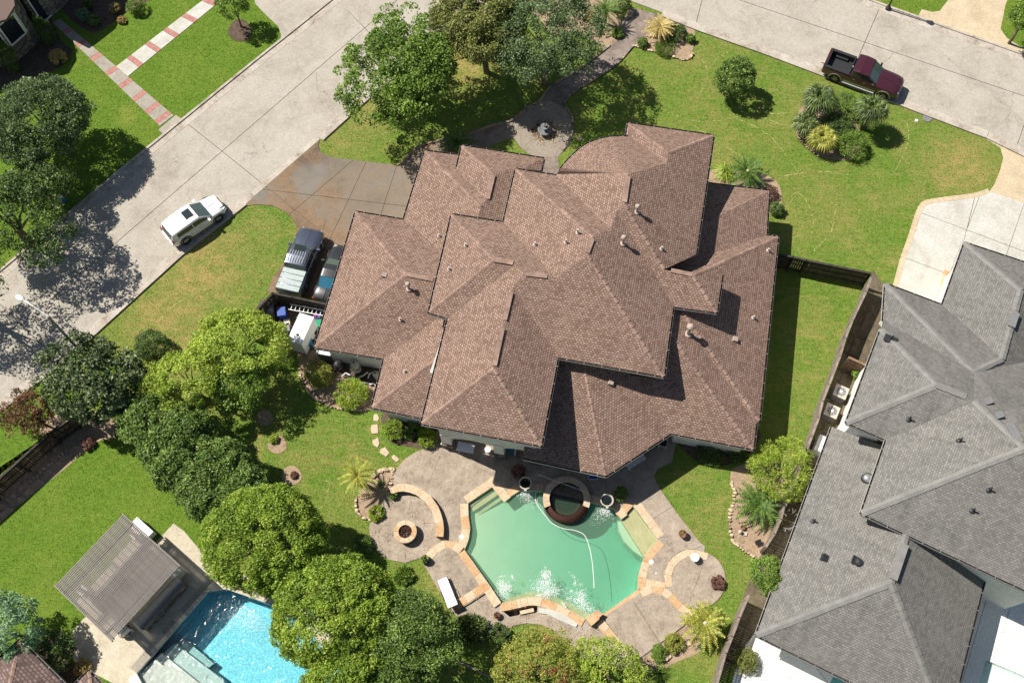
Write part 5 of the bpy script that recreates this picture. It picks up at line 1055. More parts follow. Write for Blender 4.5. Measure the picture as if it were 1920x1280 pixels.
# spa
s0 = G(1062, 938); spa = thing('spa', 'round dark spa with a pale stone rim at the top of the pool', 'spa', (s0.x, s0.y, 0))
m = MB(); m.lathe([(1.47, -1.7), (1.47, .30)], n=48); m.lathe([(1.10, .3), (1.08, -.12), (.75, -.14), (.72, -.55), (.001, -.55)], n=48); m.build('drum', MAT['lava_rock'], spa)
for i in range(17):
    a0 = R(-22)+i*R(224)/17; m = MB(); m.lathe([(1.09, .3), (1.5, .3), (1.5, .38), (1.09, .38), (1.09, .3)], (0, 0, 0), 3, (a0+.004, a0+R(224)/17-.004)); m.build('rim_stone', random.choice([MAT['coping_cream'], MAT['flagstone']]), spa)
m = MB(); m.lathe([(1.09, .3), (1.12, .34), (1.3, .2), (1.48, .0)], (0, 0, 0), 16, (R(202), R(338))); m.build('mosaic_spillway', MAT['lava_rock'], spa)
m = MB(); m.lathe([(1.07, .22), (.001, .22)], n=40); w_ = m.build('water', MAT['spa_water'], None, loc=(s0.x, s0.y, 0)); w_['kind'] = 'structure'
# fountain bowls on pedestals
def bowl(px, py, label, h=.75):
    g = G(px, py, h); b = thing('fountain_bowl', label, 'fountain bowl', (g.x, g.y, 0), group='stone bowls pouring into the pool')
    m = MB(); m.lathe([(.3, 0), (.3, h-.3), (.2, h-.28)], n=16); m.build('pedestal', MAT['stone_wall'], b)
    m = MB(); m.lathe([(.12, h-.3), (.3, h-.2), (.40, h-.02), (.42, h+.02), (.35, h+.02), (.32, h-.06), (.001, h-.12)], n=28); m.box((.0, -.44, h-.03), (.16, .16, .06)); m.build('bowl', MAT['cast_stone'], b, smooth=False)
    m = MB(); m.lathe([(.33, h-.05), (.001, h-.05)], n=20); m.build('water_fill', MAT['dark_water'], b)
    return g
bowl(985, 905, 'stone fountain bowl left of the dark spa'); bowl(1138, 937, 'stone fountain bowl right of the dark spa')
# foam and splashes: many small droplets and froth flecks
def splash(label, spots, name='splash'):
    C = []; 
    for (px, py, sx, sy, ang, n) in spots:
        g = G(px, py, -.1); a = rng.normal(0, 1, (n, 2))*np.array([sx, sy])/27*.5; ca, sa = math.cos(R(ang)), math.sin(R(ang))
        C.append(np.stack([g.x+a[:, 0]*ca-a[:, 1]*sa, g.y+a[:, 0]*sa+a[:, 1]*ca, -.105+np.abs(rng.normal(0, .05, n))*np.exp(-(a**2).sum(1)*2)], 1))
    C = np.concatenate(C); C = np.concatenate([C, C+rng.normal(0, .06, C.shape)*np.array([1, 1, .1])]); C[:, 2] = np.maximum(C[:, 2], -.12); n = len(C); t = unit(n)*np.array([1, 1, .25]); b = np.cross(t, np.array([0, 0, 1])); s = rng.uniform(.006, .02, n)[:, None]
    tag(link(name, quads(name, C, t*s*1.3, b*s, MAT['white_fabric'], rng.random(n))), label, 'splash', None, 'stuff')
splash('white splash under the left fountain bowl', [(987,926,14,9,0,260), (992,936,22,14,-30,150)])
splash('white splash under the right fountain bowl', [(1135,958,13,7,0,220), (1130,966,26,14,20,150)])
def streaks(px, py, ang, n, L, sp=26):
    return [(px+math.cos(R(ang+random.uniform(-sp, sp)))*L*random.random(), py-math.sin(R(ang+random.uniform(-sp, sp)))*L*random.random(), random.uniform(2, 11), random.uniform(1, 3), random.uniform(0, 180), int(n*random.uniform(.5, 1.4))) for _ in range(14)]
splash('splash of white froth left of the curved spillway', streaks(944,1118,80,30,42)+[(942,1108,18,12,60,260)])
splash('froth plume in the middle of the curved spillway', streaks(1022,1115,95,40,45)+[(1020,1100,16,22,90,620),(1032,1112,24,8,20,350)])
splash('froth splash right by the spillway end', streaks(1098,1135,130,34,58,30)+[(1090,1132,26,10,-35,520)])
# catch basin behind the spillway
m = MB(); L0 = G(975, 1146)
bp_ = [p-L0 for p in gz(BASIN)]; m.prism([Vector((p.x, p.y, 0)) for p in bp_], -.8, -.7); n = len(bp_)
if poly_area_dir(bp_) < 0: bp_ = bp_[::-1]
m.add([Vector((p.x, p.y, .0)) for p in bp_]+[Vector((p.x, p.y, -.8)) for p in bp_], [((i+1) % n, i, n+i, n+(i+1) % n) for i in range(n)])
top('catch_basin', m, MAT['stone_wall'], 'dark sunken catch basin in front of the curved spillway', 'basin', tuple(L0))
sl = MB(); L0 = G(1045, 1152); sl.prism([Vector((p.x, p.y, 0)) for p in (q-L0 for q in gz([(1010,1140),(1030,1141),(1060,1153),(1083,1169),(1080,1176),(1050,1163),(1025,1151),(1010,1149)]))], 0, .12); top('ledge', sl, MAT['white_concrete'], 'pale concrete ledge below the right half of the spillway', 'ledge', tuple(L0))
m = MB(); m.box((0, 0, .12), (.85, .22, .12), R(12)); top('stone_block', m, MAT['coping_cream'], 'cream stone block lying across the catch basin', 'stone', tuple(G(988, 1146)))
# hose, pole, skimmer lids, net
def ropething(name, pts, r, mat, label, cat, h=0.0, closed=False):
    q = spline(gz(pts, h), 6); o = q[0].copy(); o.z = 0; m = MB(); m.tube([p-o for p in q], r, 5); top(name, m, MAT[mat], label, cat, tuple(o))
ropething('pool_hose', [(1005,922),(1004,935),(1010,950),(1022,965),(1035,980),(1055,990),(1078,994),(1096,1003),(1105,1025),(1110,1050),(1113,1080),(1114,1102)], .02, 'white_fabric', 'white suction hose curving across the green pool', 'hose', -.12)
ropething('pool_pole', [(1008,889),(1055,906),(1104,924)], .018, 'metal_white', 'thin white telescopic pole lying across the spa', 'pole', .45)
m = MB(); 
for a in range(4): m.box(((.28, 0, -.28, 0)[a], (0, .12, 0, -.12)[a], .04), ((.04, .26, .04), (.6, .04, .04))[a % 2])
o = top('leaf_net', m, MAT['metal_white'], 'blue leaf net with a pale frame lying beside the spa', 'net', tuple(G(1112, 895, .06)), rot=HANG+.15); 
m = MB(); m.box((0, 0, .03), (.54, .22, .02)); m.build('net', MAT['blue_plastic'], o)
def lid(px, py, r, label, h=.055): m = MB(); m.lathe([(r, 0), (r, .02), (r*.8, .03), (.001, .03)], n=20); top('skimmer_lid', m, MAT['white_fabric'], label, 'lid', tuple(G(px, py, h)))
lid(1221, 1053, .15, 'white skimmer lid on the deck right of the pool'); lid(866, 1006, .15, 'white skimmer lid left of the pool steps'); lid(1230, 1074, .05, 'tiny white drain cap below the right skimmer lid')
g = G(1303, 1044, .5); t = thing('side_table', 'round white side table on the round patio', 'table', (g.x, g.y, 0))
m = MB(); m.lathe([(.001, .5), (.27, .5), (.27, .46), (.001, .46)], n=28); m.build('table_top', MAT['white_fabric'], t); m = MB(); m.lathe([(.16, 0), (.05, .05), (.04, .46)], n=12); m.build('pedestal', MAT['white_fabric'], t)
# planters
def planter(px, py, r, h, mat, label, plant='leaf_maroon', n=70):
    g = G(px, py, h); t = thing('planter', label, 'planter', (g.x, g.y, 0)); m = MB(); m.lathe([(r*.65, 0), (r, h), (r*1.1, h), (r*1.1, h+.04), (r*.85, h+.04), (r*.8, h-.05), (.001, h-.06)], n=18); m.build('pot', MAT[mat], t)
    d = unit(n); d[:, 2] = np.abs(d[:, 2]); C = d*r*.9+np.array([0, 0, h]); u = unit(n); b = np.cross(u, unit(n)); link('foliage', quads('foliage', C, u*.06, b*.04, MAT[plant], rng.random(n)), t)
planter(1280, 1000, .24, .45, 'terracotta', 'dark round planter on the patio by the right lawn', 'leaf_dark', 30); planter(932, 1153, .2, .3, 'terracotta', 'small terracotta planter with dry plant on the lower deck'); planter(1393, 1000-12, .14, .2, 'terracotta', 'tiny empty pot in the right bed', n=10)
t = thing('planter', 'square dark planter box with green plant at the corner of the lounger deck', 'planter', tuple(G(798, 1050, .16))); m = MB(); m.box((0, 0, .2), (.42, .42, .4), R(30)); m.build('box', MAT['fence_wood_dark'], t)
d = unit(70); d[:, 2] = np.abs(d[:, 2]); C = d*.22+np.array([0, 0, .4]); u = unit(70); link('foliage', quads('foliage', C, u*.08, np.cross(u, unit(70))*.05, MAT['leaf_mid'], rng.random(70)), t)
# sun lounger
t = thing('sun_lounger', 'white cushioned sun lounger on the deck left of the pool', 'lounger', tuple(G(840, 1112, .16)), math.atan2(*((lambda d: (d.y, d.x))(G(833, 1086)-G(850, 1128)))))
m = MB(); m.box((.28, 0, .38), (1.25, .62, .1)); m.build('cushion', MAT['white_fabric'], t); m = MB(); m.box((-.68, 0, .50), (.62, .62, .1), 0, Matrix.Rotation(.45, 3, 'Y')); m.build('backrest', MAT['white_fabric'], t)
m = MB(); m.box((0, .33, .28), (1.9, .04, .06)); m.box((0, -.33, .28), (1.9, .04, .06)); m.box((.93, 0, .28), (.04, .7, .06)); m.build('frame', MAT['gutter_dark'], t)
for x in (-.75, .75):
    for y in (-.32, .32): m = MB(); m.box((x, y, .14), (.05, .05, .28)); m.build('leg', MAT['gutter_dark'], t)
for y in (-.37, .37): m = MB(); m.tube([(-.3, y, .3), (-.25, y, .52), (.2, y, .52), (.25, y, .3)], .02, 5); m.build('armrest', MAT['gutter_dark'], t)
# porch and patio furniture seen under the eaves
t = thing('porch_table', 'low pale table under the porch arch', 'table', tuple(G(874, 842, .4))); m = MB(); m.box((0, 0, .42), (1.1, .6, .05), HANG); m.build('table_top', MAT['white_fabric'], t)
for x in (-.45, .45):
    for y in (-.22, .22): m = MB(); m.box((x, y, .2), (.05, .05, .4)); m.build('leg', MAT['metal_grey'], t)
t = thing('stool', 'round white stool beside the middle porch column', 'stool', tuple(G(915, 846, .0))); m = MB(); m.lathe([(.001, .45), (.2, .45), (.2, .4), (.14, .2), (.2, 0)], n=20); m.build('seat', MAT['white_fabric'], t)
t = thing('bench', 'blue cushioned bench with white arms under the right porch arch', 'bench', tuple(G(955, 846, 0)), HANG); m = MB(); m.box((0, 0, .42), (.75, .45, .12)); m.build('seat', MAT['teal_plastic'], t)
for x in (-.42, .42): m = MB(); m.box((x, 0, .32), (.06, .5, .64)); m.build('armrest', MAT['white_paint'], t)
t = thing('garden_bench', 'pale slatted bench under the diagonal eave', 'bench', tuple(G(1190, 866, .2)), math.atan2(dd_.y, dd_.x))
for i in range(5): m = MB(); m.box((0, -.24+.12*i, .42), (1.3, .09, .03)); m.build('slat', MAT['metal_white'], t)
for i in range(3): m = MB(); m.box((0, .3, .55+.12*i), (1.3, .03, .09)); m.build('back_slat', MAT['metal_white'], t)
for x in (-.6, .6): m = MB(); m.box((x, 0, .2), (.06, .55, .4)); m.build('leg', MAT['metal_white'], t)
t = thing('patio_chair', 'white framed chair in the corner of the south-east eaves', 'chair', tuple(G(1242, 834, .2)), HANG); m = MB(); m.box((0, 0, .4), (.45, .45, .05)); m.build('seat', MAT['black_plastic'], t)
m = MB(); m.tube([(-.25, -.25, .45), (.25, -.25, .45), (.25, .25, .45), (-.25, .25, .45), (-.25, -.25, .45)], .025, 5); m.build('frame', MAT['metal_white'], t)
for x in (-.22, .22):
    for y in (-.22, .22): m = MB(); m.box((x, y, .2), (.04, .04, .4)); m.build('leg', MAT['metal_white'], t)
# tiered fountain in the circle
g = G(1021, 250); t = thing('garden_fountain', 'tiered dark fountain in the middle of the round path', 'fountain', (g.x, g.y, 0))
m = MB(); m.lathe([(.42, 0), (.30, .1), (.24, .35), (.5, .45), (.52, .5), (.45, .5), (.2, .42), (.001, .42)], n=28); m.build('lower_bowl', MAT['grey_plastic'], t)
m = MB(); m.lathe([(.1, .42), (.08, .75), (.28, .82), (.3, .87), (.24, .87), (.001, .8)], n=24); m.build('upper_bowl', MAT['grey_plastic'], t); m = MB(); m.lathe([(.06, .8), (.05, 1.0), (.12, 1.08), (.001, 1.2)], n=14); m.build('finial', MAT['grey_plastic'], t)
m = MB(); fc = G(1020, 246)
for i in range(420):
    a, r = random.uniform(0, 6.28), random.gauss(.75, .22); m.box((r*math.cos(a), r*.9*math.sin(a), .04), (random.uniform(.05, .13), random.uniform(.04, .09), .04), random.random()*3)
tag(m.build('fallen_leaves', MAT['pale_bed'], None, loc=(fc.x, fc.y, 0)), 'ring of tan leaves and pebbles around the fountain foot', 'leaves', None, 'stuff')
m = MB(); m.lathe([(.2, .03), (.19, .05), (.001, .06)], n=14); top('stone_disc', m, MAT['flagstone'], 'round flat stone on the grass by the curved roof', 'stone', tuple(G(1087, 260)))
# bed edging rocks, single stones
def rocks(label, pts, n, s=(.12, .28), mats=('flagstone', 'coping_cream', 'pale_bed')):
    q = spline(gz(pts), 6); t = thing('rock_border', label, 'rock border', tuple(q[0]))
    for i in range(n):
        p = q[int(i*(len(q)-1)/max(1, n-1))]-q[0]; m = MB(); a = random.random()*6.28; r = random.uniform(*s)/2; k = 6
        V = [(r*random.uniform(.75, 1.2)*math.cos(a+6.283*j/k), r*random.uniform(.6, 1)*math.sin(a+6.283*j/k)) for j in range(k)]; m.prism([Vector((x, y, 0)) for x, y in V], 0, random.uniform(.08, .18))
        m.build('rock', MAT[random.choice(mats)], t, loc=(p.x+random.uniform(-.04, .04), p.y+random.uniform(-.04, .04), .02))
rocks('flat tan stones rimming the fire pit bed', [(735,880),(715,882),(700,893)], 9, (.25, .4)); rocks('tan stones along the left of the fire pit bed', [(668,935),(669,957),(682,970),(703,976)], 16); rocks('tan stones between fire pit bed and patio', [(737,884),(734,900),(728,918)], 8)
rocks('stones edging the round bed below the pool equipment', [(562,702),(573,728),(592,747),(622,763),(660,770),(690,768)], 34); rocks('stones edging the street bed of the golden cycad', [(1192,88),(1222,97),(1262,108),(1285,114),(1299,103)], 26)
rocks('stones edging the bed by the right fence', [(1372,905),(1376,930),(1367,970),(1371,1007),(1382,1024),(1410,1043)], 34); rocks('big tan rocks at the lower right patio corner', [(1228,1243),(1240,1236),(1252,1229)], 6, (.35, .5)); rocks('tan stones under the golden green cycad', [(1262,1225),(1290,1205),(1318,1212)], 12, (.2, .35))
rocks('stones along the island bed', [(1494,230),(1494,252),(1507,273),(1532,293)], 18, (.1, .2)); rocks('pale stones along the left fence bed', [(60,900),(100,868),(138,838),(165,845)], 20, (.1, .2))
# ------------------------------------------------------------------ blue pool, pergola
PB = tuple(G(450, 1200)); root_b, LB = pool('blue_pool', 'bright blue pool with a pale shallow shelf, lower left', BPOOL, 1.5, 'caustic_plaster', 'blue_water', -.12, PB)
step([(257,1262),(300,1222),(371,1279),(420,1330),(440,1370),(310,1370)], -.28, 'white_concrete', -1.5, 'sun_shelf', root_b, LB)
step([(300,1222),(322,1203),(400,1262),(470,1330),(480,1370),(440,1370),(371,1279)], -.55, 'white_concrete', -1.5, 'pool_step', root_b, LB)
step([(322,1203),(335,1192),(392,1240),(378,1252),(366,1243)], -.9, 'white_concrete', -1.5, 'pool_step', root_b, LB)
for ln in ([(390,1109),(257,1262)], [(425,1104),(390,1109)]): strip('coping_stone', [p-LB for p in gz(ln)], -.0, -.55, 0, .08, None, root_b, .9, .01, .003, [MAT['walk_concrete'], MAT['sand_paving']])
strip('coping_stone', [p-LB for p in gz([(257,1262),(320,1380)])], -.0, -.55, 0, .10, None, root_b, .9, .01, .003, [MAT['bright_paving']])
splash('white foam patch on the blue pool beside the round tree', [(470,1165,50,24,-20,500), (455,1150,30,16,0,200)])
m = MB()
for i in range(14): m.box((random.uniform(-2.2, 2.2), random.uniform(-1.3, 1.3), -.1), (.06, .05, .015), random.random()*3)
ph = 2.75
c0, c1, c2, c3_ = G(230, 963, ph), G(102, 1097, ph), G(212, 1198, ph), G(337, 1060, ph)
PG = (c0+c1+c2+c3_)/4; PG.z = 0; pg = thing('pergola', 'weathered white slatted pergola beside the blue pool', 'pergola', tuple(PG))
u = (c1-c0); v = (c3_-c0); lu, lv = u.length, v.length; un, vn = u.normalized(), v.normalized(); au, av = math.atan2(un.y, un.x), math.atan2(vn.y, vn.x)
m = MB(); m.box((0, 0, 0), (lu, .062, .06)); sm = m.mesh('slat', MAT['pergola_wood']); ns = 42
for i in range(ns):
    t_ = (i+.5)/ns; p = c0+v*t_+u*.5-PG
    if .60 < t_ < .985 and 0: pass
    link('slat', sm, pg, (p.x, p.y, ph-.03), au+random.uniform(-.002, .002), (1, random.uniform(.9, 1.15), 1))
m = MB(); m.box((0, 0, 0), (lv, .06, .16)); rm = m.mesh('rafter', MAT['pergola_wood'])
for i in range(15): p = c0+u*((i+.35)/14.7)+v*.5-PG; link('rafter', rm, pg, (p.x, p.y, ph-.15), av)
for t_ in (.0, 1.0): m = MB(); p = c0+u*t_+v*.5-PG; m.box((0, 0, 0), (lv+.1, .06, .22)); m.build('edge_beam', MAT['pergola_wood'], pg, (p.x, p.y, ph-.1), av)
for t_ in (.14, .86): m = MB(); p = c0+v*t_+u*.5-PG; m.box((0, 0, 0), (lu, .14, .24)); m.build('beam', MAT['pergola_wood'], pg, (p.x, p.y, ph-.35), au)
for a_ in (.1, .9):
    for b_ in (.14, .86): p = c0+u*a_+v*b_-PG; m = MB(); m.box((0, 0, ph/2-.2), (.2, .2, ph-.4)); m.box((0, 0, .5), (.5, .5, 1.0)); m.build('post', MAT['stucco'], pg, (p.x, p.y, 0), au)
# outdoor kitchen, table and chairs below the slats
g = G(300, 1130, 1.0); t = thing('bar_counter', 'long stone bar counter at the pool side of the pergola', 'counter', (g.x, g.y, 0), au); m = MB(); m.box((0, 0, .5), (3.4, .6, 1.0)); m.build('base', MAT['stone_wall'], t); m = MB(); m.box((0, 0, 1.03), (3.5, .75, .06)); m.build('counter_top', MAT['grey_plastic'], t)
for k, (px, py, lab) in enumerate(((200,1090,'outdoor sofa in shade under the pergola, left side'), (175,1140,'outdoor sofa under the lower corner of the pergola'), (245,1040,'outdoor sofa under the upper corner of the pergola'))):
    t = thing('outdoor_sofa', lab, 'sofa', tuple(G(px, py)), au+(k == 1)*1.57); m = MB(); m.box((0, 0, .22), (2.0, .8, .3)); m.build('seat', MAT['walk_concrete'], t); m = MB(); m.box((0, .4, .45), (2.0, .2, .6)); m.build('backrest', MAT['grey_plastic'], t)
    for x in (-.6, 0, .6): m = MB(); m.box((x, -.03, .42), (.6, .7, .12)); m.build('cushion', MAT['sand_paving'], t)
t = thing('coffee_table', 'low table under the middle of the pergola', 'table', tuple(G(222, 1095)), au); m = MB(); m.box((0, 0, .4), (1.2, .7, .06)); m.build('table_top', MAT['fence_wood_warm'], t)
for x in (-.5, .5):
    for y in (-.28, .28): m = MB(); m.box((x, y, .2), (.06, .06, .4)); m.build('leg', MAT['fence_wood_warm'], t)
m = MB(); m.lathe([(.3, 0), (.42, .35), (.36, .5), (.3, .5), (.001, .4)], n=18); top('boulder_pot', m, MAT['stone_wall'], 'large round dark pot at the lower corner of the pergola', 'pot', tuple(G(238, 1184)))
m = MB(); m.box((0, 0, .35), (1.5, .7, .7), av); top('storage_bench', m, MAT['white_paint'], 'white storage box sticking out at the upper right of the pergola', 'box', tuple(G(272, 995)))
m = MB()
for i in range(30): a, r = random.uniform(0, 6.28), random.random()**.5*.3; m.box((r*math.cos(a), r*math.sin(a), .3+random.random()*.2), (.1, .1, .06), random.random()*3)
top('flowers', m, MAT['pink_flower'], 'pink flowers beside the blue pool at the bottom edge', 'flowers', tuple(G(585, 1272)))
# neighbour pools at lower right
for nm, ol, lab in (('plunge_pool', NPOOL1, 'teal corner of a pool at the bottom edge beside the grey roof'), ('plunge_pool', NPOOL2, 'pale turquoise pool corner in the lower right of the photo')):
    pool(nm, lab, ol, .9 if ol is NPOOL1 else .35, 'bright_paving', 'blue_water', -.1, tuple(G(*ol[0])))
# ------------------------------------------------------------------ fences
def fence(name, label, line, h, mat, loc_px, pick_w=.14, side=1, cap=True, rails=(.35, 1.0, 1.6), limit=300, postgap=2.4, face=1, lean=0):
    q = gz(line); L = G(*loc_px); t = thing(name, label, 'fence', tuple(L)); tot = sum((q[i+1]-q[i]).length for i in range(len(q)-1))
    pk = MB(); pk.box((0, 0, h/2), (pick_w*.95, .02, h)); me = pk.mesh('picket', MAT[mat]); step_ = max(pick_w, tot/limit*1.0)
    if step_ > pick_w: pk = MB(); pk.box((0, 0, h/2), (step_*.95, .02, h)); me = pk.mesh('picket', MAT[mat])
    rest = 0
    for a, b in zip(q[:-1], q[1:]):
        d = b-a; ln = d.length; d.normalize(); nrm = Vector((-d.y, d.x, 0))*face; ang = math.atan2(d.y, d.x); n = int(ln/step_)
        for i in range(n):
            p = a+d*((i+.5)*ln/n)-L+nrm*.04; o = link('picket', me, t, p+Vector((0, 0, random.uniform(-.015, .015)))); o.rotation_euler = (random.uniform(-.012, .012)+lean, 0, ang+random.uniform(-.01, .01))
        for r in rails: m = MB(); c = (a+b)/2-L; m.box((c.x-nrm.x*.0, c.y-nrm.y*.0, r*h/1.83), (ln, .05, .09), ang); m.build('rail', MAT[mat], t)
        k = max(1, int(ln/postgap))
        for i in range(k+1): p = a+d*(ln*i/k)-L-nrm*.05; m = MB(); m.box((p.x, p.y, (h+.03)/2), (.09, .09, h+.03), ang); m.build('post', MAT[mat], t)
        if cap: m = MB(); c = (a+b)/2-L; m.box((c.x, c.y, h+.035), (ln+.05, .15, .035), ang); m.build('cap_rail', MAT[mat], t)
    return t
fence('fence', 'dark wooden fence between street lawn and the boundary bed on the left', [(-90,1015),(0,935),(115,830),(165,795)], 1.83, 'fence_wood_dark', (60,880), face=1)
fence('fence', 'dark wooden fence and gate beside the east roof edge', [(1440,500),(1475,506),(1500,512),(1617,536)], 1.83, 'fence_wood_dark', (1515,525), face=1)
fence('fence', 'long grey wooden fence between backyard and the grey-roofed house', [(1617,545),(1608,570),(1583,622),(1570,655),(1560,688),(1540,740),(1528,770)], 1.83, 'fence_wood_grey', (1583,622), face=-1)
fence('fence', 'lower part of the grey fence beside the two air conditioners', [(1528,770),(1521,800),(1508,835),(1498,862),(1480,910),(1466,945),(1460,960)], 1.83, 'fence_wood_grey', (1508,835), face=-1)
fence('fence', 'weathered fence beside the cycad bed', [(1458,962),(1452,985),(1440,1012),(1425,1035)], 1.7, 'fence_wood_grey', (1440,1012), face=-1)
fence('fence', 'grey fence running to the bottom edge beside the lower right lawn', [(1392,1125),(1375,1165),(1362,1200),(1350,1230),(1330,1300)], 1.83, 'fence_wood_grey', (1362,1200), face=-1)
fence('gate', 'short brown board gate between fence and the grey-roofed house', [(1576,690),(1612,707)], 1.83, 'fence_wood_warm', (1590,697), face=1)
fence('fence', 'dark board fence closing the yard behind the parked cars', [(524,573),(560,580),(625,594)], 1.9, 'fence_wood_dark', (545,580), face=1)
fence('fence', 'dark fence running from the cars down to the light green trees', [(524,573),(482,617),(465,633)], 1.9, 'fence_wood_dark', (478,598), face=-1)
# ------------------------------------------------------------------ air conditioners, yard clutter, pool equipment
def ac(px, py, label):
    g = G(px, py, .85); t = thing('air_conditioner', label, 'air conditioner', (g.x, g.y, 0), NANG, 'air conditioners beside the grey-roofed house'); m = MB(); m.box((0, 0, .42), (.82, .82, .8)); m.build('casing', MAT['metal_grey'], t)
    m = MB(); m.box((0, 0, .84), (.86, .86, .04)); m.build('lid', MAT['cast_stone'], t); m = MB(); m.lathe([(.33, .87), (.33, .865), (.001, .865)], n=24); m.build('fan_well', MAT['gutter_dark'], t)
    m = MB()
    for r in (.1, .18, .26, .32): m.lathe([(r, .885), (r+.014, .885)], n=24)
    for a in range(8): m.box((.17*math.cos(a*.785), .17*math.sin(a*.785), .885), (.3, .012, .01), a*.785)
    m.build('grille', MAT['metal_white'], t); m = MB(); m.lathe([(.001, .91), (.08, .9), (.09, .88)], n=12); m.build('hub', MAT['metal_white'], t)
ac(1577, 734, 'upper air conditioner beside the grey-roofed house'); ac(1560, 770, 'lower air conditioner with the darker fan well')
m = MB(); m.box((0, 0, .5), (.9, 1.1, 1.0), NANG); top('equipment_cabinet', m, MAT['white_paint'], 'white cabinet against the low grey roof', 'cabinet', tuple(G(1537, 842)))
for i, (px, py) in enumerate(((1480,965),(1478,990))):
    t = thing('pipe_run', ['white pipes and valve by the fence, upper group', 'white pipes by the fence, lower group'][i], 'pipes', tuple(G(px, py)))
    for k in range(5):
        m = MB(); x = random.uniform(-.4, .4); y = random.uniform(-.3, .3); m.tube([(x, y, 0), (x, y, .4), (x+random.uniform(-.5, .5), y+random.uniform(-.4, .4), .45)], .04, 6); m.build('pipe', MAT['pvc_white'], t)
# white box trailer
g = G(563, 615, 2.0); t = thing('box_trailer', 'white box trailer parked in the fenced yard', 'trailer', (g.x, g.y, 0), math.atan2(*((lambda d: (d.y, d.x))(G(573, 590, 2)-G(550, 640, 2)))))
ln = (G(566, 588, 2)-G(549, 640, 2)).length; wd = (G(536, 634, 2)-G(562, 642, 2)).length
m = MB(); m.box((0, 0, 1.05), (ln, wd, 1.7)); m.build('body', MAT['white_paint'], t); m = MB(); m.box((0, 0, 1.92), (ln+.04, wd+.04, .04)); m.build('roof', MAT['white_fabric'], t); m = MB(); m.lathe([(.09, 1.94), (.09, 2.0), (.001, 2.02)], (-.5, 0, 0), 10); m.build('roof_vent', MAT['gutter_dark'], t)
for y in (-wd/2, wd/2): m = MB(); m.tube([(-.2, y-.08, .3), (-.2, y+.08, .3)], .3, 14); m.build('wheel', MAT['rubber'], t)
m = MB(); m.tube([(ln/2, 0, .4), (ln/2+.7, 0, .4)], .05, 6); m.build('tow_bar', MAT['gutter_dark'], t)
def bin_(px, py, mat, label, h=1.0, s=.55, rz=.2):
    t = thing('bin', label, 'bin', tuple(G(px, py, 0)), rz); m = MB(); m.box((0, 0, h/2), (s*.9, s, h)); m.build('body', MAT[mat], t); m = MB(); m.box((0, 0, h+.03), (s*1.05, s*1.15, .07)); m.build('lid', MAT[mat], t)
bin_(534, 596, 'blue_plastic', 'dark blue wheeled bin near the yard fence'); bin_(508, 588, 'grey_plastic', 'grey tarp-covered bin by the yard corner', .9, .8); bin_(541, 610, 'cast_stone', 'small pale box left of the trailer', .5, .4); bin_(596, 597, 'purple_plastic', 'purple tub at the yard fence', .45, .5); bin_(582, 648, 'teal_plastic', 'teal bin beside the trailer foot', .7, .5); bin_(600, 612, 'green_fabric', 'green covered bundle by the garage wall', .4, .6); bin_(590, 625, 'black_plastic', 'black tub between trailer and garage', .5, .5); bin_(539, 620, 'grey_plastic', 'grey lump of bagged goods left of the trailer', .5, .5)
m = MB()
for i in range(9): m.box((i*.3-1.2, 0, .9), (.04, .4, .05))
for y in (-.2, .2): m.box((0, y, .9), (2.7, .05, .07))
top('ladder', m, MAT['metal_white'], 'white ladder lying along the yard fence', 'ladder', tuple(G(583, 592)), rot=HANG)
for i, (px, py, r) in enumerate(((496,597,.36),(505,610,.3))): m = MB(); m.lathe([(r, .05), (r+.05, .12), (r+.1, .1), (r+.05, .02), (r, .05)], n=24); top('tyre', m, MAT['rubber'] if i else MAT['grey_plastic'], ['pale rimmed wheel hoop in the yard corner', 'dark tyre lying in the yard'][i], 'tyre', tuple(G(px, py)))
t = thing('recycling_cart', 'blue grey cart with a white lid under the garage corner', 'cart', tuple(G(614, 668)), HANG); m = MB(); m.box((0, 0, .5), (.9, .55, 1.0)); m.build('body', MAT['grey_plastic'], t); m = MB(); m.box((0, 0, 1.04), (1.0, .65, .07)); m.build('lid', MAT['metal_white'], t)
def tank(px, py, r, h, mat, label):
    t = thing('filter_tank', label, 'tank', tuple(G(px, py)), group=None); m = MB(); m.lathe([(r, 0), (r, h*.75), (r*.8, h*.92), (r*.3, h), (.001, h)], n=22); m.build('tank', MAT[mat], t, smooth=True); m = MB(); m.lathe([(r*1.04, h*.45), (r*1.06, h*.5), (r*1.04, h*.55)], n=22); m.build('clamp_band', MAT['metal_grey'], t); m = MB(); m.lathe([(.06, h), (.06, h+.08), (.001, h+.08)], n=8); m.build('valve', MAT['black_plastic'], t)
tank(637, 690, .3, .9, 'black_plastic', 'black filter tank left in the pool equipment row'); tank(669, 692, .32, 1.2, 'cast_stone', 'tall beige filter tank in the pool equipment row'); tank(706, 705, .22, .6, 'cast_stone', 'short pale tank by the roof corner'); tank(655, 676, .16, .7, 'black_plastic', 'small dark canister against the garage wall')
t = thing('pool_plumbing', 'white pool pipes with elbows in front of the filter tanks', 'pipes', tuple(G(675, 705)))
for pts in ([(-.9,.1,.3),(-.5,-.1,.3),(-.5,-.3,.1)],[(-.6,.3,.4),(-.2,.1,.4),(.1,.25,.4)],[(-.1,-.25,.3),(.3,-.1,.35),(.55,.15,.35),(.55,.15,.1)],[(.6,-.3,.3),(.7,0,.4),(.95,.15,.4)],[(.1,-.5,.15),(.6,-.55,.15),(.9,-.6,.15)],[(.7,-.7,.2),(1.0,-.6,.2),(1.2,-.8,.05)],[(-1.2,-.1,.2),(-.9,.1,.35)],[(-.3,.5,.6),(-.3,.1,.4)]): m = MB(); m.tube(pts, .045, 7); m.build('pipe', MAT['pvc_white'], t)
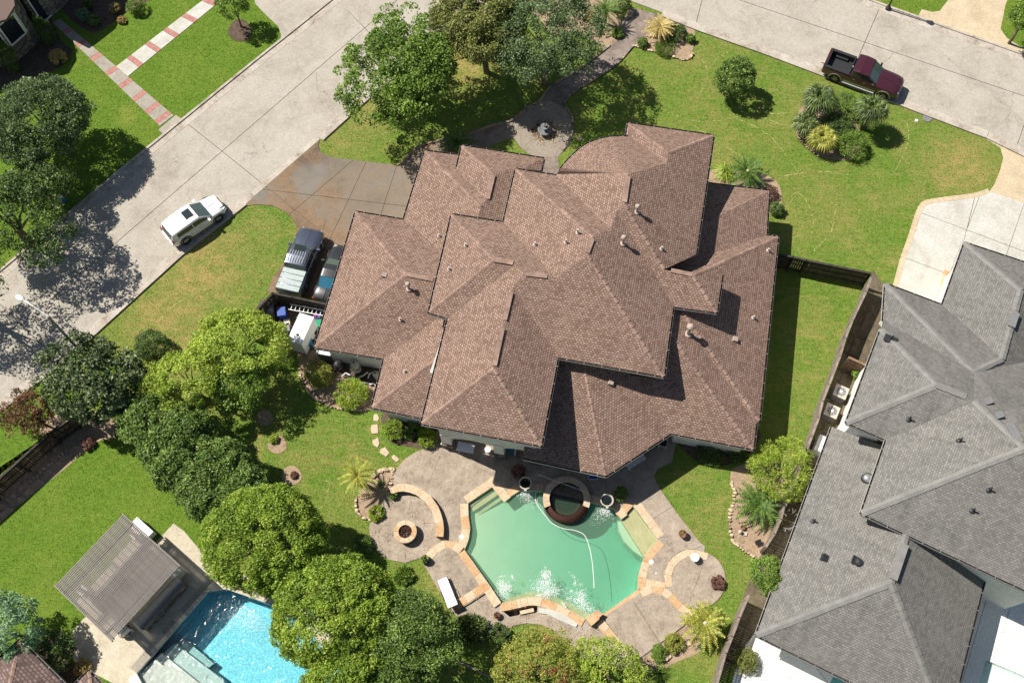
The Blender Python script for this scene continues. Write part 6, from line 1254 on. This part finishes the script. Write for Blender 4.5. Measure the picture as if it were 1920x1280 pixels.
for x, y in ((.1, -.1), (.75, -.35)): m = MB(); m.box((x, y, .2), (.35, .22, .3), .3); m.build('pump', MAT['black_plastic'], t)
# ------------------------------------------------------------------ street furniture
t = thing('fire_hydrant', 'blue fire hydrant with a white cap on the left lawn', 'hydrant', tuple(G(119, 377))); m = MB(); m.lathe([(.2, 0), (.2, .06), (.14, .08), (.13, .55), (.17, .57), (.17, .62)], n=16); m.build('barrel', MAT['hydrant_blue'], t)
m = MB(); m.lathe([(.17, .62), (.13, .74), (.04, .8), (.001, .84)], n=16); m.build('cap', MAT['white_paint'], t)
for a in (0, 1.57, 3.14): m = MB(); m.tube([(.1*math.cos(a), .1*math.sin(a), .45), (.23*math.cos(a), .23*math.sin(a), .45)], .06, 8); m.build('nozzle', MAT['white_paint'], t)
b0 = G(178, 688); tp = G(90, 593, 7.6); hd = G(40, 560, 7.9)
t = thing('street_lamp', 'grey street lamp with a white curved arm over the left street', 'street lamp', (b0.x, b0.y, 0)); m = MB(); m.tube([(0, 0, 0), (tp.x-b0.x, tp.y-b0.y, 7.6)], [.11, .08], 10); m.build('pole', MAT['grey_plastic'], t); m = MB(); m.box((0, 0, .1), (.4, .4, .2)); m.build('base_plate', MAT['grey_plastic'], t)
a_, b_ = tp-b0, hd-b0; m = MB(); m.tube([a_, a_.lerp(b_, .5)+Vector((0, 0, .25)), b_], [.045, .04, .035], 7); m.build('arm', MAT['metal_white'], t)
m = MB(); dh = (b_-a_).normalized(); m.lathe([(.001, .1), (.13, .07), (.2, 0), (.15, -.06), (.001, -.08)], (0, 0, 0), 16); o = m.build('lamp_head', MAT['metal_white'], t, loc=b_+dh*.1, smooth=True); o.scale = (1.8, 1.0, .8); o.rotation_euler = (0, 0, math.atan2(dh.y, dh.x))
m = MB(); m.lathe([(.14, 0), (.08, -.1), (.001, -.12)], n=14); o2 = m.build('lens', MAT['lamp_clear'], t, loc=b_+dh*.1+Vector((0, 0, -.06)))
b0 = G(1664, 18); t = thing('street_lamp', 'dark lamp post on the far kerb of the right street, top edge', 'street lamp', (b0.x, b0.y, 0)); m = MB(); m.tube([(0, 0, 0), (0, 0, 4.2)], [.08, .05], 8); m.build('pole', MAT['gutter_dark'], t); m = MB(); m.lathe([(.2, 0), (.2, .25), (.1, .4)], n=12); m.build('base', MAT['gutter_dark'], t); m = MB(); m.lathe([(.12, 4.2), (.2, 4.6), (.22, 4.62), (.001, 4.8)], n=10); m.build('lantern', MAT['gutter_dark'], t)
m = MB(); m.lathe([(.34, .02), (.34, .045), (.001, .045)], n=24); top('manhole_cover', m, MAT['grey_plastic'], 'round grey cover in the lawn near the right street', 'manhole cover', tuple(G(1738, 222)))
m = MB(); m.lathe([(.12, 0), (.12, .08), (.001, .1)], n=10); top('valve_box', m, MAT['white_fabric'], 'small white cap in the lawn beside the round grey cover', 'valve cap', tuple(G(1718, 227)))
m = MB(); m.box((0, 0, .3), (.4, .3, .05), .4, Matrix.Rotation(.5, 3, 'X')); top('garden_light', m, MAT['black_plastic'], 'dark tilted panel in the cycad bed by the fence', 'garden light', tuple(G(1420, 1018)))
t = thing('garden_statue', 'small pale ornament in the cycad bed by the fence', 'ornament', tuple(G(1387, 998))); m = MB(); m.lathe([(.12, 0), (.08, .15), (.12, .3), (.05, .42), (.001, .45)], n=12); m.build('body', MAT['cast_stone'], t); m = MB(); m.box((.3, -.1, .05), (.25, .2, .1)); m.build('plinth', MAT['cast_stone'], t)
m = MB(); m.tube([(0, 0, .1), (1.0, -.45, .2), (2.3, -1.05, .15)], [.07, .06, .04], 6); top('log', m, MAT['dead_wood'], 'bare pale branch in the shade below the oak', 'branch', tuple(G(852, 1236)))
# ------------------------------------------------------------------ vehicles (x forward, z up)
def loft(m, st, close=True):
    """st: list of (x, [(y, z), ...]) half profiles from bottom outside to top centre; mirrored"""
    n = len(st[0][1]); V = []; F = []
    for x, pr in st:
        full = [(x, -y, z) for y, z in pr]+[(x, y, z) for y, z in pr[::-1]]; V += full
    k = 2*n
    for i in range(len(st)-1):
        for j in range(k-1): F.append((i*k+j, i*k+j+1, (i+1)*k+j+1, (i+1)*k+j))
    if close: F += [tuple(range(k))[::-1], tuple((len(st)-1)*k+j for j in range(k))]
    m.add(V, F)
def wheel(t, x, y, r, w_, rim='metal_grey'):
    s = 1 if y > 0 else -1
    wo = MB(); V = []; n = 22
    prof = [(r*.62, -w_/2), (r*.93, -w_/2), (r, -w_/3), (r, w_/3), (r*.93, w_/2), (r*.62, w_/2)]
    F = []
    for i, (rr, yy) in enumerate(prof): V += [(rr*math.cos(2*math.pi*k/n), yy, rr*math.sin(2*math.pi*k/n)) for k in range(n)]
    for i in range(len(prof)-1):
        for k in range(n): F.append((i*n+k, (i+1)*n+k, (i+1)*n+(k+1) % n, i*n+(k+1) % n))
    wo.add(V, F); o = wo.build('wheel', MAT['rubber'], t, (x, y, r))
    q = MB(); yy = s*w_*.4
    for k in range(6): a = k*math.pi/3; q.box((r*.33*math.cos(a), yy, r*.33*math.sin(a)), (r*.62, .03, r*.17), 0, Matrix.Rotation(-a, 3, 'Y'))
    V = [(rr*math.cos(2*math.pi*k/n), yy, rr*math.sin(2*math.pi*k/n)) for rr in (r*.6, r*.66) for k in range(n)]; q.add(V, [(k, (k+1) % n, n+(k+1) % n, n+k) for k in range(n)]); q.build('rim', MAT[rim], o)
    q = MB(); q.add([(r*.6*math.cos(2*math.pi*k/n), s*w_*.2, r*.6*math.sin(2*math.pi*k/n)) for k in range(n)], [tuple(range(n))]); q.build('brake_disc', MAT['gutter_dark'], o)
def car(label, cat, name, front, rear, hw, spec):
    """front/rear: picture points of the bumper centres at height .6"""
    a = G(*front, .7); b = G(*rear, .7); c = (a+b)/2; d = a-b; ln = d.length
    t = thing(name, label, cat, (c.x, c.y, spec.get('z', .03)), math.atan2(d.y, d.x)); L = ln; P = MAT[spec['paint']]
    S = lambda f: f*L/2
    # lower body
    zt = spec['belt']; st = []
    for f, w_, zb, z1 in spec['body']:
        st.append((S(f), [(w_*.86*hw, zb), (w_*hw, zb+.12), (w_*hw*1.0, (zb+z1)*.52), (w_*hw*.97, z1-.09), (w_*hw*.88, z1-.015), (w_*hw*.5, z1+.02), (0, z1+.03)]))
    m = MB(); loft(m, st); o = m.build('body', P, t, smooth=True); bev(o)
    # greenhouse: glass shell and painted roof
    g = spec['cabin']; st = []; st2 = []
    for f, wb, wt, z0, z1 in g: st.append((S(f), [(wb*hw, z0), (wb*hw, z0+.02), ((wb*.35+wt*.65)*hw, z0+(z1-z0)*.7), (wt*hw, z1-.03), (wt*hw*.5, z1-.01), (0, z1-.005)]))
    m = MB(); loft(m, st); o = m.build('cabin', P, t, smooth=True)
    fs = [x[0] for x in g]
    def gi(f):
        for i in range(len(g)-1):
            if g[i][0] <= f <= g[i+1][0]:
                k = (f-g[i][0])/(g[i+1][0]-g[i][0]); return [g[i][j]+(g[i+1][j]-g[i][j])*k for j in range(5)]
        return g[-1]
    for s in (-1, 1):
        for fa, fb in spec['side']:
            m = MB(); V = []; nn = 7
            for i in range(nn):
                f = fa+(fb-fa)*i/(nn-1); _, wb, wt, z0, z1 = gi(f); wm = wb*.35+wt*.65; zl, zh = z0+.02, z0+(z1-z0)*.7
                for tt in (.14, 1.02): V.append((S(f), s*((wb+(wm-wb)*min(1, tt))*hw+.012), zl+(zh-zl)*tt))
            m.add(V, [(2*i, 2*i+2, 2*i+3, 2*i+1) for i in range(nn-1)]); m.build('side_window', MAT['car_glass'], t)
    rf = [x for x in g if x[4] > spec['rooft']]
    m = MB(); loft(m, [(S(f), [(wt*hw*1.015, z1-.075), (wt*hw*1.02, z1-.03), (wt*hw*.92, z1+.01), (wt*hw*.75, z1+.026), (wt*hw*.5, z1+.035), (wt*hw*.25, z1+.039), (0, z1+.04)]) for f, wb, wt, z0, z1 in rf]); ro = m.build('roof', P, t, smooth=False)
    # windscreen and rear window panes sit proud of the shell
    def pane(nm, i, j, mat, k=.92, up=.012):
        f0, wb0, wt0, z00, z10 = g[i]; f1, wb1, wt1, z01, z11 = g[j]
        a0 = Vector((S(f0), 0, z10+up)); a1 = Vector((S(f1), 0, z11-.03+up)); V = [(a0.x, -wt0*hw*k, a0.z-.03), (a0.x, wt0*hw*k, a0.z-.03), (a1.x, wt1*hw*k, a1.z), (a1.x, -wt1*hw*k, a1.z), (a0.x, 0, a0.z+.01), (a1.x, 0, a1.z+.03)]
        m = MB(); m.add(V, [(0, 4, 5, 3), (4, 1, 2, 5)]); return m.build(nm, MAT[mat], t)
    pane('windscreen', *spec['ws'], spec.get('wsmat', 'windscreen')); pane('rear_window', *spec['rw'], 'car_glass' if 'rwmat' not in spec else spec['rwmat'])
    # pillars
    for s in (-1, 1):
        for (i, j) in spec['pillars']:
            f0, wb0, wt0, z00, z10 = g[i]; f1, wb1, wt1, z01, z11 = g[j]; pass
        fx = spec['mirror']; m = MB(); m.box((S(fx), s*hw*1.1, zt+.06), (.16, .22, .17)); m.build('mirror', P if not spec.get('mirror_dark') else MAT['gutter_dark'], t)
        for fd in spec['doors']: m = MB(); m.box((S(fd), s*hw*.985, zt-.16), (.2, .03, .035)); m.build('door_handle', MAT[spec.get('handle', 'chrome')], t)
        for fd in spec['seams']: m = MB(); m.box((S(fd), s*hw*.988, zt-.38), (.012, .02, .62)); m.build('door_seam', MAT['gutter_dark'], t)
        for fw in spec['wheels']:
            wheel(t, S(fw), s*(hw-.11), spec['wr'], .24)
            m = MB(); m.lathe([(spec['wr']+.05, 0), (spec['wr']+.13, 0)], n=16, arc=(0, math.pi)); m.V = [Vector((v.x, 0, v.y)) for v in m.V]; n_ = len(m.V); m.V += [v+Vector((0, .06, 0)) for v in m.V]; 
            m.F += [tuple(i+n_ for i in f) for f in m.F]; k_ = 17; m.F += [(k_+i, k_+i+1, n_+k_+i+1, n_+k_+i) for i in range(16)]; m.mi = [0]*len(m.F)
            m.build('wheel_arch', MAT[spec.get('arch', 'gutter_dark')], t, (S(fw), s*(hw-.0)-.03, spec['wr']))
        m = MB(); m.box((L/2-.20, s*hw*.66, spec.get('lz', .72)+.03), (.24, .26, .1), s*-.5); m.build('headlight', MAT['metal_grey'], t)
        m = MB(); m.box((-L/2+.07, s*hw*.84, spec.get('tz', .85)), (.12, .16, .26)); m.build('tail_light', MAT['lamp_red'], t)
    m = MB(); m.box((L/2-.03, 0, .62), (.08, hw*1.0, .24)); m.build('grille', MAT['gutter_dark'], t)
    m = MB(); m.box((L/2-.04, 0, .42), (.16, hw*1.2, .16)); m.build('front_bumper', MAT[spec.get('bumper', spec['paint'])], t); m = MB(); m.box((-L/2+.03, 0, .5), (.16, hw*1.5, .18)); m.build('rear_bumper', MAT[spec.get('bumper', spec['paint'])], t)
    m = MB(); m.box((-L/2-.075, 0, .62), (.02, .32, .15)); m.build('number_plate', MAT['metal_white'], t)
    m = MB(); m.box((0, 0, .25), (L*.86, hw*1.5, .2)); m.build('underbody', MAT['gutter_dark'], t)
    return t, L, S
def bev(o):
    b = o.modifiers.new('bevel', 'BEVEL'); b.width = .03; b.segments = 2; b.limit_method = 'ANGLE'; b.angle_limit = R(40)
# white crossover
t, L, S = car('white crossover with a dark sunroof parked on the left street', 'car', 'parked_car', (414,378), (314,446), .95, dict(side=((-.74,-.2),(-.17,.32)), paint='paint_white', belt=1.0, rooft=1.45, z=.035,
    body=[(-1.0,.74,.32,.80),(-.97,.86,.30,.95),(-.9,.95,.27,1.02),(-.75,.99,.26,1.05),(-.2,1.0,.24,1.03),(.35,1.0,.24,1.01),(.6,.98,.26,.97),(.78,.94,.28,.90),(.90,.85,.30,.82),(.96,.72,.33,.75),(1.0,.52,.36,.66)],
    cabin=[(-.97,.82,.74,.98,1.02),(-.88,.86,.75,1.0,1.52),(-.62,.90,.78,1.0,1.60),(-.1,.92,.78,1.0,1.65),(.12,.92,.76,1.0,1.60),(.48,.90,.82,.98,1.02)],
    ws=(5,4), rw=(0,1), pillars=[(5,4),(3,3),(0,1)], mirror=.34, doors=(-.18,.12), seams=(-.33,.0,.33), wheels=(-.60,.62), wr=.37, handle='paint_white', lz=.74, tz=.92))
m = MB(); m.box((S(-.10), 0, 1.705), (.6, .74, .03)); m.build('sunroof', MAT['car_glass'], t)
m = MB(); m.box((L/2-.55, 0, .905), (.9, 1.1, .01)); m.build('bonnet_panel', MAT['paint_white'], t)
# maroon pickup
t, L, S = car('maroon crew cab pickup truck with a black bed liner parked on the right street', 'pickup truck', 'pickup_truck', (1689,168), (1548,117), 1.0, dict(side=((-.25,-.06),(-.03,.28)), paint='paint_maroon', belt=1.2, rooft=1.75, z=.035,
    body=[(-1.0,.94,.5,1.22),(-.97,.98,.45,1.26),(-.6,1.0,.42,1.26),(-.32,1.0,.40,1.26),(-.28,1.0,.40,1.20),(.35,1.0,.40,1.20),(.45,1.0,.42,1.17),(.8,.98,.44,1.10),(.94,.92,.46,1.02),(1.0,.78,.5,.85)],
    cabin=[(-.31,.92,.86,1.18,1.22),(-.28,.93,.87,1.18,1.80),(-.1,.93,.88,1.18,1.86),(.13,.93,.86,1.18,1.80),(.38,.92,.88,1.16,1.22)],
    ws=(4,3), rw=(0,1), pillars=[(4,3),(2,2),(0,1)], mirror=.31, doors=(-.17,.10), seams=(-.28,-.04,.3), wheels=(-.62,.66), wr=.42, arch='trim_tan', bumper='chrome', lz=.88, tz=1.0, mirror_dark=True))
m = MB(); x0, x1 = -L/2+.14, S(-.34); 
m.box(((x0+x1)/2, 0, .78), (x1-x0, 1.5, .03)); 
for s in (-1, 1): m.box(((x0+x1)/2, s*.79, 1.04), (x1-x0, .1, .52)); m.box(((x0+x1)/2-.05, s*.68, .88), (.95, .2, .22))
m.box((x0, 0, 1.04), (.08, 1.6, .52)); m.box((x1, 0, 1.04), (.06, 1.6, .52)); bed = m
# cut the bed open: rebuild the body without its bed lid
body = [c for c in t.children if c.name.startswith('body')][0]
import bmesh
bm = bmesh.new(); bm.from_mesh(body.data); rem = [f for f in bm.faces if f.calc_center_median().z > 1.2 and x0-.1 < f.calc_center_median().x < x1+.15 and abs(f.calc_center_median().y) < .9 and abs(f.normal.z) > .5]
bmesh.ops.delete(bm, geom=rem, context='FACES'); bm.to_mesh(body.data); bm.free()
bed.build('bed_liner', MAT['black_plastic'], t)
for s in (-1, 1):
    m = MB(); m.box(((x0+x1)/2, s*.9, 1.285), (x1-x0+.1, .14, .04)); m.build('bed_rail', MAT['black_plastic'], t)
    m = MB(); m.tube([(S(-.42), s*1.0, .42), (S(.42), s*1.0, .42)], .05, 6); m.build('running_board', MAT['metal_white'], t); m = MB(); m.box((0, s*1.005, .55), (L*.42, .03, .2)); m.build('side_trim', MAT['trim_tan'], t)
m = MB(); m.box((x0-.1, 0, 1.285), (.14, 1.85, .04)); m.build('tailgate', MAT['paint_maroon'], t); m = MB(); m.tube([(-L/2-.05, 0, .5), (-L/2-.28, 0, .5)], .03, 6); m.build('tow_ball', MAT['gutter_dark'], t)
# slate blue sport utility truck with folding bed cover
t, L, S = car('slate blue utility truck with a sunroof and pale folding bed cover on the driveway', 'pickup truck', 'pickup_truck', (588,432), (541,552), .97, dict(side=((-.27,-.02),(.01,.33)), paint='paint_slate', belt=1.12, rooft=1.7, z=.045,
    body=[(-1.0,.92,.45,1.15),(-.96,.97,.42,1.2),(-.3,1.0,.40,1.2),(.3,1.0,.40,1.15),(.5,1.0,.42,1.12),(.84,.96,.44,1.05),(.95,.88,.46,.98),(1.0,.72,.5,.82)],
    cabin=[(-.36,.90,.80,1.15,1.2),(-.29,.91,.79,1.15,1.72),(-.05,.92,.80,1.15,1.80),(.2,.92,.79,1.15,1.75),(.42,.90,.84,1.12,1.16)],
    ws=(4,3), rw=(0,1), pillars=[(4,3),(2,2),(0,1)], mirror=.36, doors=(-.12,.14), seams=(-.28,.02,.34), wheels=(-.62,.66), wr=.41, arch='paint_slate', bumper='trim_tan', lz=.85, tz=.98))
for i in range(4): m = MB(); w_ = (S(-.36)+L/2)/4; m.box((-L/2+.05+w_*(i+.5), 0, 1.235), (w_-.05, 1.66, .045)); m.build('bed_cover_panel', MAT['cover_pale'], t)
m = MB(); m.box((S(.16), 0, 1.80), (.6, .8, .03)); m.build('sunroof', MAT['car_glass'], t)
for k in range(7): m = MB(); m.box((S(-.08), -.54+.18*k, 1.835), (.95, .03, .02)); m.build('roof_rib', MAT['metal_grey'], t)
for s in (-1, 1): m = MB(); m.tube([(S(-.26), s*.74, 1.8), (S(.2), s*.74, 1.82)], .025, 5); m.build('roof_rail', MAT['gutter_dark'], t)
# dark saloon half under the garage eave
t, L, S = car('dark saloon with a blue-tinted rear window beside the slate truck', 'car', 'parked_car', (646,462), (607,566), .9, dict(side=((-.42,-.06),(-.03,.3)), paint='paint_dark', belt=.92, rooft=1.32, z=.045,
    body=[(-1.0,.82,.35,.86),(-.95,.94,.3,.95),(-.6,1.0,.26,.98),(0,1.0,.24,.96),(.4,1.0,.26,.93),(.8,.95,.28,.84),(.96,.84,.32,.72),(1.0,.7,.36,.62)],
    cabin=[(-.62,.86,.80,.94,.98),(-.30,.90,.74,.95,1.38),(-.05,.91,.75,.95,1.43),(.14,.91,.74,.95,1.38),(.42,.88,.84,.92,.97)],
    ws=(4,3), rw=(0,1), rwmat='blue_glass', pillars=[(4,3),(2,2),(0,1)], mirror=.3, doors=(-.2,.1), seams=(-.3,-.02,.3), wheels=(-.62,.62), wr=.34, handle='paint_dark', lz=.66, tz=.78))
